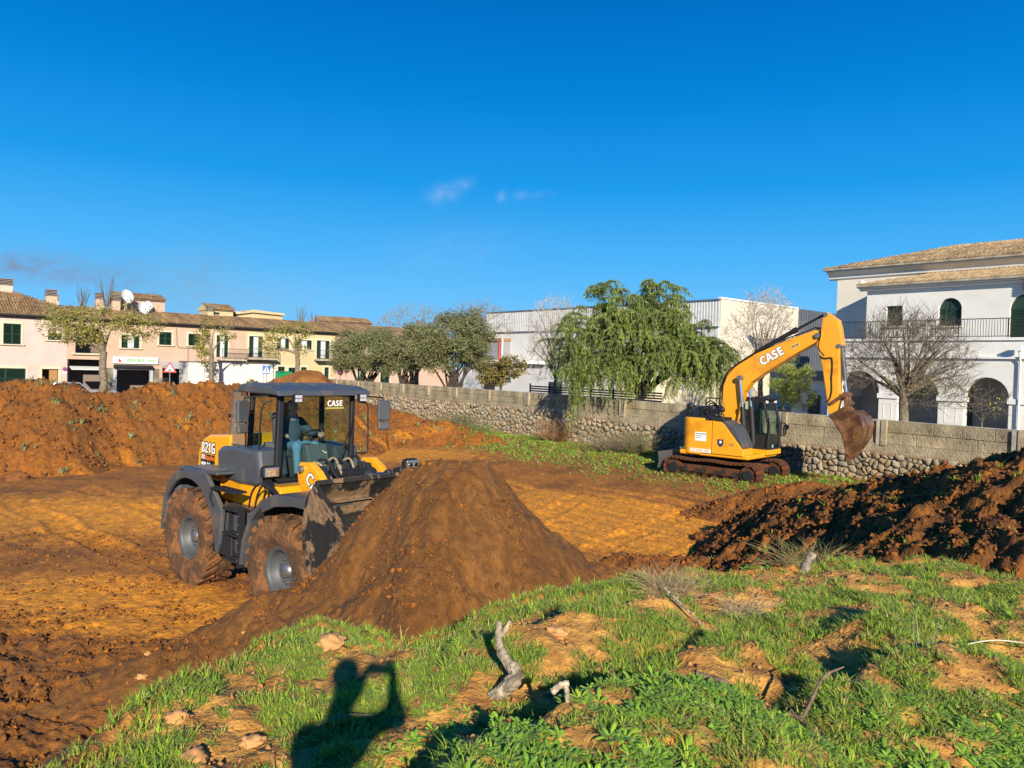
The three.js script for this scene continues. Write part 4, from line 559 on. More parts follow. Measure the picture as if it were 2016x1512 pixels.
  for (const [px, py, pw] of [[3.48, 5.66, 0.2], [3.93, 4.66, 0.2], [3.80, 2.45, 0.3]]) g().cyl([px, py, -pw], [px, py, pw], 0.07, 0.07, 14).mesh('pin', M.steel, arm);
  g().tube([[3.36, 4.3, 0.2], [3.55, 4.26, 0.2], [3.72, 4.28, 0.2], [3.76, 4.0, 0.19], [3.74, 3.6, 0.19]], 0.02, 5, 20).tube([[3.74, 3.7, 0.185], [3.76, 3.2, 0.185], [3.70, 2.95, 0.185], [3.6, 2.85, 0.19]], 0.022, 5, 16).mesh('hose', M.black, arm);
  g().cyl([3.97, 4.60, 0], [4.10, 3.58, 0], 0.068, 0.068, 14).mesh('bucket_cylinder', M.grey, ex); g().cyl([4.10, 3.58, 0], [4.17, 3.16, 0], 0.036, 0.036, 10).mesh('piston_rod', M.chrome, ex);
  for (const s of [1, -1]) { g().bar([3.78, 2.84, s * 0.2], [4.18, 3.14, s * 0.2], 0.05, 0.12, 0.02).bar([4.18, 3.14, s * 0.12], [4.24, 2.62, s * 0.12], 0.07, 0.14, 0.02).mesh('link', M.rust, ex); }
  for (const [px, py, pw, pr] of [[4.18, 3.14, 0.24, 0.08], [4.26, 2.86, 0.2, 0.09], [3.78, 2.84, 0.24, 0.06]]) g().cyl([px, py, -pw], [px, py, pw], pr, pr, 12).mesh('link_pin', M.rust, ex);
  // bucket, mouth towards the machine
  const back = [[3.92, 2.52], [4.2, 2.64], [4.52, 2.64], [4.76, 2.48], [4.88, 2.2], [4.82, 1.86], [4.66, 1.54], [4.44, 1.24]], inn = [[4.42, 1.3], [4.61, 1.58], [4.765, 1.88], [4.82, 2.19], [4.72, 2.43], [4.5, 2.58], [4.22, 2.58], [3.96, 2.46]];
  const eb = g().ext([...back, ...inn], -0.52, 0.52).mesh('bucket', M.rust, ex);
  for (const s of [1, -1]) { g().ext([[3.88, 2.40], [3.92, 2.53], [4.2, 2.64], [4.52, 2.64], [4.76, 2.48], [4.88, 2.2], [4.82, 1.86], [4.66, 1.54], [4.44, 1.24], [4.38, 1.46], [4.22, 1.9]], s > 0 ? 0.50 : -0.54, s > 0 ? 0.54 : -0.50, 0.008).mesh('side_plate', M.rust, eb); g().ext([[3.9, 2.4], [4.25, 1.92], [4.40, 1.28], [4.48, 1.28], [4.34, 1.96], [4.0, 2.44]], s > 0 ? 0.53 : -0.57, s > 0 ? 0.57 : -0.53, 0.008).mesh('side_cutter', M.rust, eb); }
  for (let i = 0; i < 5; i++) g().ext([[4.38, 1.36], [4.50, 1.32], [4.42, 1.10], [4.37, 1.11]], -0.5 + i * 0.225, -0.40 + i * 0.225, 0.008).mesh('tooth', M.rust, eb);
  for (const s of [0.18, -0.18]) g().ext([[3.72, 2.40], [3.80, 2.52], [4.2, 2.78], [4.32, 2.72], [4.40, 2.62], [4.0, 2.5], [3.84, 2.36]], s - 0.03, s + 0.03, 0.008).mesh('bucket_ear', M.rust, eb);
  for (let i = 0; i < 3; i++) g().bar([4.80, 1.9 + i * 0.12, -0.5], [4.80, 1.9 + i * 0.12, 0.5], 0.02, 0.02).mesh('weld_seam', M.rust, eb);
}
// ---------- buildings ----------
const archPath = (x0, x1, y0, spring, ry) => { const p = [[x0, y0], [x1, y0], [x1, spring]], n = 14, cx = (x0 + x1) / 2, rx = (x1 - x0) / 2, rr = ry ?? rx; for (let i = 1; i <= n; i++) { const a = (i / n) * Math.PI; p.push([cx + Math.cos(a) * rx, spring + Math.sin(a) * rr]); } return p; };
const rectPath = (x0, x1, y0, y1) => [[x0, y0], [x1, y0], [x1, y1], [x0, y1]];
const tileMats = [[0.56, 0.40, 0.215], [0.50, 0.34, 0.17], [0.62, 0.455, 0.26], [0.43, 0.30, 0.16]].map((c) => mat(c, 0.95, { map: T.tile }));
const tileMatsOld = [[0.40, 0.25, 0.115], [0.34, 0.20, 0.09], [0.44, 0.29, 0.14]].map((c) => mat(c, 0.95, { map: T.tile }));
function tileGeo(len, r0 = 0.105, r1 = 0.085) { // barrel tile lying along -z, arch upwards
  const P = [], I = [], n = 6; for (let k = 0; k < 2; k++) for (let i = 0; i <= n; i++) { const a = (i / n) * Math.PI, r = k ? r1 : r0; P.push(-Math.cos(a) * r, Math.sin(a) * r + (k ? -0.012 : 0.012), -k * len); }
  for (let i = 0; i < n; i++) { const a = i, b = i + 1, c = i + n + 1, d = c + 1; I.push(a, b, c, b, d, c); } P.push(0, 0.012, 0); for (let i = 0; i < n; i++) I.push(i + 1, i, P.length / 3 - 1);
  const ge = new THREE.BufferGeometry(); ge.setAttribute('position', new THREE.Float32BufferAttribute(P, 3)); ge.setIndex(I); const q = ge.toNonIndexed(); q.computeVertexNormals(); return q;
}
// rows of barrel tiles on a slope: eave at (y0, z0), rising away (towards -z) with the given pitch; top(x) = run of the row
function tileRoof(parent, xa, xb, y0, z0, pitch, top, seed, mats, single = 0, pitchX = 0.22) {
  const R = rng(seed), len = 0.36, buckets = mats.map(() => []), base = tileGeo(0.42), shared = {}; let made = 0;
  const place = [];
  for (let x = xa + 0.11; x < xb; x += pitchX) { const run = top(x); for (let q = 0; q * len * Math.cos(pitch) < run - 0.05; q++) place.push([x + (R() - 0.5) * 0.02, q, (R() - 0.5) * 0.05, Math.floor(R() * mats.length)]); }
  for (const [x, q, tw, mi] of place) {
    const m = new THREE.Matrix4().compose(V(x, y0 + q * len * Math.sin(pitch) + 0.02, z0 - q * len * Math.cos(pitch)), new THREE.Quaternion().setFromEuler(new THREE.Euler(pitch, tw, 0, 'YXZ')), V(1, 1, 1));
    if (made < single) { const ge = (shared.g ??= g().add(base.clone()).geo()); const o = new THREE.Mesh(ge, mats[mi]); o.name = 'roof_tile'; o.applyMatrix4(m); parent.add(o); made++; } else buckets[mi].push(base.clone().applyMatrix4(m));
  }
  buckets.forEach((b, i) => { if (b.length) { const h = g(); for (const e of b) h.add(e); const o = h.mesh('roof_tiles', mats[i], parent); o.userData.kind = 'stuff'; } });
}
function shutter(parent, x0, x1, y0, y1, z, name = 'shutter', ry = 0) {
  const w = x1 - x0, h = y1 - y0, s = g().box(0.05, h, 0.045, 0.025, h / 2, 0).box(0.05, h, 0.045, w - 0.025, h / 2, 0).box(w, 0.06, 0.045, w / 2, 0.03, 0).box(w, 0.06, 0.045, w / 2, h - 0.03, 0).box(w, 0.05, 0.045, w / 2, h / 2, 0);
  const n = Math.max(6, Math.round(h / 0.075)); for (let i = 0; i < n; i++) s.box(w - 0.09, 0.012, 0.05, w / 2, 0.06 + ((h - 0.12) * (i + 0.5)) / n, 0, 0.6);
  const o = s.mesh(name, M.shutter, parent); o.position.set(x0, y0, z); o.rotation.y = ry; return o;
}
function windowUnit(parent, x0, x1, y0, y1, z, mode, trim = M.stoneTrim, sill = true) { // modes: closed, open, door
  const W = new THREE.Group(); W.name = mode === 'door' ? 'balcony_door' : 'window'; parent.add(W); const cx = (x0 + x1) / 2, w = x1 - x0, h = y1 - y0;
  if (trim) g().box(0.17, h + 0.2, 0.05, x0 - 0.085, (y0 + y1) / 2 + 0.1, z + 0.012).box(0.17, h + 0.2, 0.05, x1 + 0.085, (y0 + y1) / 2 + 0.1, z + 0.012).box(w, 0.2, 0.05, cx, y1 + 0.1, z + 0.012).mesh('surround', trim, W);
  if (sill) g().box(w + 0.5, 0.09, 0.2, cx, y0 - 0.045, z + 0.07).mesh('sill', trim || M.white, W);
  if (mode === 'closed') { shutter(W, x0 + 0.01, cx - 0.005, y0, y1 - 0.01, z - 0.06); shutter(W, cx + 0.005, x1 - 0.01, y0, y1 - 0.01, z - 0.06); } else {
    g().box(w, h, 0.02, cx, (y0 + y1) / 2, z - 0.2).mesh('pane', M.windowGlass, W);
    g().box(0.05, h, 0.06, cx, (y0 + y1) / 2, z - 0.17).box(0.05, h, 0.06, x0 + w * 0.27, (y0 + y1) / 2, z - 0.17).box(0.05, h, 0.06, x1 - w * 0.27, (y0 + y1) / 2, z - 0.17).box(w, 0.06, 0.06, cx, y1 - 0.03, z - 0.17).mesh('window_frame', M.white, W);
    g().box(w * 0.36, h - 0.1, 0.01, cx + w * 0.05, (y0 + y1) / 2, z - 0.155).mesh('curtain', mat([0.55, 0.57, 0.55], 0.9), W);
    shutter(W, x0 + 0.005, x0 + w * 0.30, y0, y1 - 0.01, z - 0.05); shutter(W, x1 - w * 0.30, x1 - 0.005, y0, y1 - 0.01, z - 0.05);
  }
  return W;
}
function railing(parent, x0, x1, y0, h, z, pitch = 0.12) { const r = g().box(x1 - x0, 0.04, 0.04, (x0 + x1) / 2, y0 + h, z).box(x1 - x0, 0.03, 0.03, (x0 + x1) / 2, y0 + 0.08, z); for (let x = x0; x <= x1 + 0.001; x += pitch) r.box(0.018, h, 0.018, x, y0 + h / 2, z); for (let x = x0; x <= x1 + 0.01; x += (x1 - x0) / Math.max(1, Math.round((x1 - x0) / 2.4))) r.box(0.04, h + 0.04, 0.04, x, y0 + h / 2, z); return r.mesh('railing', M.iron, parent); }
function chimney(parent, x, z, y0, y1, w, m) { const c = g().box(w, y1 - y0, w, x, (y0 + y1) / 2, z, 0, 0, 0, 0.01).mesh('chimney', m, parent), l = g(); for (let i = 0; i < 5; i++) l.box(w * 1.15, 0.045, w * 1.15, x, y1 + 0.06 + i * 0.13, z); l.box(w * 0.7, 0.6, w * 0.7, x, y1 + 0.28, z); l.mesh('chimney_cowl', mat([0.30, 0.26, 0.22], 0.9), c); }

const HX = (t) => 1.2 * t, HY = (y) => 3.9 + 1.2 * (y - 3.9);
const housePos = [-42.48, 0, -64.2], houseTurn = 40 * deg;
const eaveY = HY(6.56), zEave = 0.45, pitchH = 0.215;
function house(label, t0, t1, color, holes) {
  const h = thing('terrace_house', label, 'house', housePos, houseTurn, 'terrace of two storey houses along the far street'), m = plaster(color), x0 = HX(t0), x1 = HX(t1);
  g().ext(rectPath(x0, x1 - 0.004, -0.6, eaveY), -0.34, 0, 0, holes.map(([a, b, c, d]) => rectPath(HX(a), HX(b), HY(c), HY(d)))).box(x1 - x0 - 0.01, eaveY + 0.6, 0.2, (x0 + x1) / 2, eaveY / 2 - 0.3, -9.4).box(0.2, eaveY + 0.5, 9, x0 + 0.12, eaveY / 2 - 0.3, -4.85).box(0.2, eaveY + 0.5, 9, x1 - 0.12, eaveY / 2 - 0.3, -4.85).mesh('wall', m, h);
  g().box(x1 - x0 - 0.5, eaveY, 0.1, (x0 + x1) / 2, eaveY / 2, -3.2).box(x1 - x0 - 0.5, 0.2, 8.9, (x0 + x1) / 2, HY(3.75), -4.8).mesh('inner_wall', mat([0.22, 0.17, 0.14], 0.9), h);
  const e = g().box(x1 - x0, 0.10, 0.6, (x0 + x1) / 2, eaveY - 0.03, 0.2).cyl([x0, eaveY - 0.02, zEave + 0.05], [x1, eaveY - 0.02, zEave + 0.05], 0.075, 0.075, 8); e.mesh('gutter', M.iron, h);
  const br = g(); for (let x = x0 + 0.15; x < x1; x += 0.3) br.box(0.1, 0.09, 0.3, x, eaveY - 0.14, 0.14); br.mesh('rafter_ends', mat([0.16, 0.08, 0.05], 0.9), h).userData.kind = 'stuff';
  return [h, m, x0, x1];
}
function roofOf(h, x0, x1, seed, run = () => 5.6) {
  tileRoof(h, x0, x1, eaveY + 0.03, zEave, pitchH, run, seed, tileMatsOld);
  const c = Math.cos(pitchH), pts = []; const zt = 5.6; g().ext([[zEave - 0.02, eaveY - 0.02], [zEave - zt, eaveY - 0.02 + zt * Math.tan(pitchH)], [zEave - zt - 5.5, eaveY - 0.1], [zEave - 0.1, eaveY - 0.1]].map(([z, y]) => [-z, y]), x0, x1).mesh('roof_deck', tileMatsOld[0], h).rotation.y = Math.PI / 2;
}
function penthouse(h, m, t0, t1, yb, yt, z0, z1, roofRise, win, name = 'roof_room') {
  const x0 = HX(t0), x1 = HX(t1), Y0 = HY(yb), Y1 = HY(yt), r = new THREE.Group(); r.name = name; h.add(r);
  g().ext([[-z0, Y0], [-z1, Y0], [-z1, Y1 - roofRise * 0.1], [-z0, Y1]], x0, x1).mesh('roof_room_wall', m, r).rotation.y = Math.PI / 2;
  if (roofRise > 0) { const run = Math.min(2.0, z0 - z1), dz = z0 + 0.2; tileRoof(r, x0 - 0.12, x1 + 0.12, Y1 + 0.04, dz, 0.3, () => run, 7, tileMatsOld); g().ext([[-dz, Y1 - 0.04], [-dz + run, Y1 - 0.02 + run * 0.3], [-dz + 2 * run, Y1 - 0.04]], x0 - 0.1, x1 + 0.1).mesh('roof_deck', m, r).rotation.y = Math.PI / 2; }
  for (const [a, b, c, d] of win) g().box(HX(b) - HX(a), HY(d) - HY(c), 0.04, HX((a + b) / 2), HY((c + d) / 2), z0 + 0.005).mesh('window', M.windowGlass, r);
}
{ // pink house at the left
  const holes = [[0.13, 1.17, 4.51, 5.94], [2.82, 3.68, 4.91, 5.4], [-0.9, 1.49, 1.4, 2.83], [2.49, 3.5, 0.9, 2.82], [-3.6, -2.6, 4.51, 5.94]];
  const [h, m, x0, x1] = house('pale pink corner house with dark green shutters at the left edge', -7, 4.04, [0.60, 0.47, 0.41], holes);
  windowUnit(h, HX(0.13), HX(1.17), HY(4.51), HY(5.94), 0, 'closed'); windowUnit(h, HX(-3.6), HX(-2.6), HY(4.51), HY(5.94), 0, 'closed'); windowUnit(h, HX(2.82), HX(3.68), HY(4.91), HY(5.4), 0, 'closed'); windowUnit(h, HX(-0.9), HX(1.49), HY(1.4), HY(2.83), 0, 'closed');
  const d = g().box(0.2, 2.3, 0.06, HX(2.4), HY(1.85), 0.012).box(0.2, 2.3, 0.06, HX(3.6), HY(1.85), 0.012).box(HX(1.4), 0.22, 0.06, HX(3.0), HY(2.92), 0.012).mesh('door_surround', M.stoneTrim, h); g().box(HX(0.5), 2.3, 0.06, HX(3.2), HY(1.85), -0.2).mesh('door', mat([0.36, 0.19, 0.06], 0.7), h);
  tileRoof(h, x0, x1 + 0.1, eaveY + 0.03, zEave, 0.38, (x) => clamp(6.6 - Math.max(0, x - HX(0.2)) * 0.95, 2.2, 6.6), 3, tileMatsOld);
  const b = new THREE.BufferGeometry(), f = (x, z, y) => [x, y, z], yr = (r) => eaveY - 0.03 + r * Math.tan(0.38), q = [f(x0, zEave, eaveY - 0.03), f(x1, zEave, eaveY - 0.03), f(x1, zEave - 2.2, yr(2.2)), f(HX(0.2), zEave - 6.6, yr(6.6)), f(x0, zEave - 6.6, yr(6.6)), f(x1, -9, eaveY), f(x0, -9, eaveY)].flat(); b.setAttribute('position', new THREE.Float32BufferAttribute(q, 3)); b.setIndex([0, 1, 2, 0, 2, 3, 0, 3, 4, 2, 5, 3, 3, 5, 6, 3, 6, 4]); b.computeVertexNormals(); g().add(b).mesh('roof_deck', tileMatsOld[1], h);
  chimney(h, HX(0.75), -5.2, HY(8.0), HY(8.85), 0.95, plaster([0.60, 0.48, 0.38])); chimney(h, HX(3.55), -4.3, HY(7.4), HY(8.25), 0.85, plaster([0.58, 0.44, 0.30])); chimney(h, HX(4.35), -8, HY(7.2), HY(8.1), 0.5, plaster([0.6, 0.5, 0.4]));
}
{ // salmon house with the shop
  const holes = [[4.05 + 0.02, 6.3, 0.8, 3.58], [4.56, 6.3, 4.02, 5.88], [7.63, 8.89, 4.53, 5.5], [10.31, 11.23, 4.87, 5.88], [12.5, 13.4, 4.9, 5.85], [14.72, 15.65, 4.05, 5.85], [7.17, 9.78, 0.8, 3.2], [10.6, 12.4, 0.8, 3.1]];
  const [h, m, x0, x1] = house('salmon house with open garage and a shop under a white sign', 4.04, 17.16, [0.57, 0.395, 0.285], holes);
  windowUnit(h, HX(7.63), HX(8.89), HY(4.53), HY(5.5), 0, 'open'); windowUnit(h, HX(10.31), HX(11.23), HY(4.87), HY(5.88), 0, 'closed'); windowUnit(h, HX(12.5), HX(13.4), HY(4.9), HY(5.85), 0, 'closed'); windowUnit(h, HX(14.72), HX(15.65), HY(4.05), HY(5.85), 0, 'door', M.stoneTrim, false);
  g().box(HX(0.3 + 1.9), 0.14, 0.35, HX(5.43), HY(3.98), 0.05).mesh('loggia_sill', M.stoneTrim, h); railing(h, HX(4.57), HX(6.28), HY(4.02), 1.0, 0.02, 0.16);
  g().box(HX(2.2), 0.16, 1.0, HX(15.85), HY(3.86), 0.5).mesh('balcony_slab', M.concreteLight, h); railing(h, HX(14.93), HX(16.94), HY(3.94), 0.98, 0.95);
  g().ext([[0, HY(3.08)], [0.9, HY(2.9)], [0.9, HY(2.82)], [0, HY(3.0)]].map(([a, b]) => [-a, b]), HX(4.2), HX(6.3)).mesh('awning', mat([0.6, 0.6, 0.55], 0.9), h).rotation.y = Math.PI / 2;
  g().ext([[0, HY(3.62)], [1.3, HY(3.12)], [1.3, HY(3.06)], [0, HY(3.56)]].map(([a, b]) => [-a, b]), HX(10.4), HX(12.1)).mesh('awning', mat([0.42, 0.42, 0.40], 0.9), h).rotation.y = Math.PI / 2;
  g().box(HX(2.75), 0.35, 0.5, HX(8.47), HY(3.1), 0.25, 0, 0, 0, 0.12).mesh('shop_canopy', M.black, h); g().box(0.3, 2.3, 0.14, HX(7.2), HY(2.0), 0.08).box(0.3, 2.3, 0.14, HX(9.75), HY(2.0), 0.08).box(HX(2.6), 0.12, 0.14, HX(8.47), HY(2.92), 0.08).mesh('shop_front', M.lampGlass, h);
  for (const [cw, ct] of [[0.9, 6.75], [0.6, 10.1]]) g().box(cw, 2.4, 0.07, HX(ct), HY(2.0), 0.02).mesh('stone_cladding', mat([0.34, 0.30, 0.24], 0.95, { map: T.concrete, bumpMap: T.concreteB, bumpScale: 0.03 }), h);
  const gate = g(); for (let i = 0; i < 12; i++) gate.box(0.03, 1.5, 0.03, HX(10.2) + i * 0.1, HY(1.7), 0.4); gate.mesh('gate_bars', M.steel, h).userData.kind = 'stuff';
  g().rod([[HX(11.58), HY(6.2), 0.03], [HX(11.66), HY(4.85), 0.03], [HX(11.8), HY(4.70), 0.03], [HX(13.6), HY(4.66), 0.03]], 0.025, 4).rod([[HX(12.5), HY(4.68), 0.03], [HX(12.5), HY(3.7), 0.03]], 0.02, 4).mesh('cable', M.iron, h);
  roofOf(h, x0, x1, 5);
  for (const [t, y] of [[6.9, 8.45], [8.05, 8.4]]) chimney(h, HX(t), -4.6, HY(7.3), HY(y - 0.15), 0.7, m);
  penthouse(h, m, 8.3, 11.9, 7.3, 8.55, -5.2, -8.6, 1.2, [[10.3, 10.75, 7.6, 8.05], [9.0, 9.4, 7.6, 8.2]]); penthouse(h, m, 12, 17, 7.1, 7.75, -7.0, -9.2, 0, []);
  { const sg = thing('shop_sign', 'white shop sign with red triangle and green letters on salmon house', 'shop sign', housePos, houseTurn); g().box(HX(3.2), 0.62, 0.14, HX(8.64), HY(3.6), 0.14, 0, 0, 0, 0.02).mesh('sign_board', M.white, sg); const gr = mat([0.10, 0.42, 0.05], 0.6); for (const [s, t, hh] of [['ANY', 7.98, 0.30], ['BiP', 8.72, 0.30]]) { const e = textGeo(s, hh, 0.01); e.applyMatrix4(new THREE.Matrix4().makeTranslation(HX(t), HY(3.6) - 0.14, 0.212)); g().add(e).mesh('lettering', gr, sg); } g().ext([[0, 0], [0.32, 0.04], [0.0, 0.36]], 0, 0.01).mesh('red_triangle', mat([0.5, 0.02, 0.03], 0.6), sg).position.set(HX(7.42), HY(3.6) - 0.18, 0.212); g().ext([[0, 0.08], [0.55, 0.18], [0.55, 0.24], [0.1, 0.22], [0, 0.16]], 0, 0.01).mesh('green_swoosh', gr, sg).position.set(HX(9.5), HY(3.6) - 0.16, 0.212); }
}
{ // yellow house
  const holes = [[17.41, 18.56, 4.14, 5.91], [19.82, 20.92, 4.92, 5.86], [21.6, 23.01, 4.96, 5.78], [23.49, 24.73, 4.21, 5.82], [19.97, 20.58, 2.4, 3.41], [20.92, 21.62, 1.2, 3.35], [22.06, 22.6, 2.4, 3.41], [24.29, 24.71, 2.4, 3.45]];
  const [h, m, x0, x1] = house('yellow house with two iron balconies right of the white truck', 17.16, 25.31, [0.60, 0.47, 0.255], holes);
  windowUnit(h, HX(17.41), HX(18.56), HY(4.14), HY(5.91), 0, 'door', M.stoneTrim, false); windowUnit(h, HX(19.82), HX(20.92), HY(4.92), HY(5.86), 0, 'open'); windowUnit(h, HX(21.6), HX(23.01), HY(4.96), HY(5.78), 0, 'open'); windowUnit(h, HX(23.49), HX(24.73), HY(4.21), HY(5.82), 0, 'door', M.stoneTrim, false);
  for (const [a, b, c, d] of holes.slice(4)) windowUnit(h, HX(a), HX(b), HY(c), HY(d), 0, 'closed');
  for (const [a, b, y] of [[16.98, 19.7, 4.08], [23.24, 25.3, 4.14]]) { g().box(HX(b - a), 0.16, 1.05, HX((a + b) / 2), HY(y) - 0.08, 0.52).mesh('balcony_slab', M.concreteLight, h); railing(h, HX(a) + 0.05, HX(b) - 0.05, HY(y), 0.98, 1.0); }
  roofOf(h, x0, x1, 6);
  penthouse(h, m, 15.5, 17.6, 7.1, 8.15, -5.2, -8, 0.9, [[15.9, 16.4, 7.75, 7.95]]); penthouse(h, m, 18.1, 22.5, 7.0, 8.2, -6.2, -9.0, 0, [[19.2, 19.65, 7.25, 7.75], [20.7, 20.95, 7.25, 7.7]]); g().ext([[HX(18.0), HY(7.9)], [HX(19.6), HY(8.45)], [HX(22.6), HY(8.3)], [HX(22.6), HY(8.1)], [HX(19.6), HY(8.2)]], -9.2, -5.9).mesh('roof_slab', m, h); chimney(h, HX(15.55), -5.1, HY(7.2), HY(7.95), 0.6, m);
  penthouse(h, m, 22.6, 26, 7.0, 7.4, -8, -9, 0, []);
}
{ // far pink house
  const holes = [[26.3, 27.1, 4.9, 5.8], [28.6, 29.5, 4.9, 5.8], [31, 32, 4.9, 5.8], [27.6, 28.4, 2.0, 3.4], [30, 31, 1.2, 3.4]];
  const [h, m, x0, x1] = house('pinkish house half hidden behind the grey green olive trees', 25.31, 38, [0.60, 0.40, 0.30], holes);
  holes.forEach(([a, b, c, d], i) => windowUnit(h, HX(a), HX(b), HY(c), HY(d), 0, i % 2 ? 'open' : 'closed'));
  roofOf(h, x0, x1, 8); penthouse(h, m, 26.2, 28.0, 7.0, 7.75, -5.4, -8, 0.9, [[26.5, 26.9, 7.5, 7.7]]); penthouse(h, m, 28.4, 31.8, 7.0, 7.85, -6, -9, 1.0, [[29.2, 29.65, 7.2, 7.6], [30.7, 31, 7.2, 7.55]]); chimney(h, HX(25.6), -5.2, HY(7.1), HY(7.6), 0.6, m); chimney(h, HX(36.6), -4.6, HY(7.1), HY(8.0), 0.5, m);
}
// dishes and aerial on the salmon house roof
for (const [t, y, z, r, label] of [[8.55, 8.62, -3.2, 0.62, 'large white satellite dish highest on the salmon roof'], [10.35, 8.05, -4.2, 0.46, 'small white satellite dish in front of the roof room'], [9.85, 7.78, -3.6, 0.60, 'lower pale satellite dish with mesh face on the salmon roof']]) {
  const d = thing('satellite_dish', label, 'satellite dish', housePos, houseTurn, 'satellite dishes on the salmon house'), P = [HX(t), HY(y), z];
  const pts = []; for (let i = 0; i <= 6; i++) pts.push([(r * i) / 6, 0.16 * (i / 6) ** 2 * r * 1.6]); const b = g().lathe(pts, 24, 0, 0, 0, 'z').mesh('dish', M.white, d); b.position.set(...P); b.rotation.set(-0.35, 0.35, 0);
  g().rod([[P[0], P[1], z - 0.06], [P[0], HY(7.35), z - 0.3]], 0.04, 6).mesh('mast', M.steel, d); g().rod([[P[0], P[1] - r * 0.8, z + 0.12], [P[0] + 0.1, P[1] - 0.1, z + 0.6]], 0.02, 4).box(0.1, 0.1, 0.14, P[0] + 0.1, P[1] - 0.08, z + 0.6).mesh('receiver', M.steel, d);
}
{ const d = thing('aerial', 'thin television aerial above the salmon house roof room', 'aerial', housePos, houseTurn); g().rod([[HX(10.9), HY(7.5), -5.4], [HX(10.9), HY(9.25), -5.4]], 0.03, 5).mesh('mast', M.steel, d); const e = g().box(0.9, 0.03, 0.03, HX(10.9), HY(9.15), -5.4); for (let i = 0; i < 6; i++) e.box(0.02, 0.4 - i * 0.02, 0.02, HX(10.9) - 0.4 + i * 0.16, HY(9.15), -5.4); e.mesh('elements', M.steel, d); }

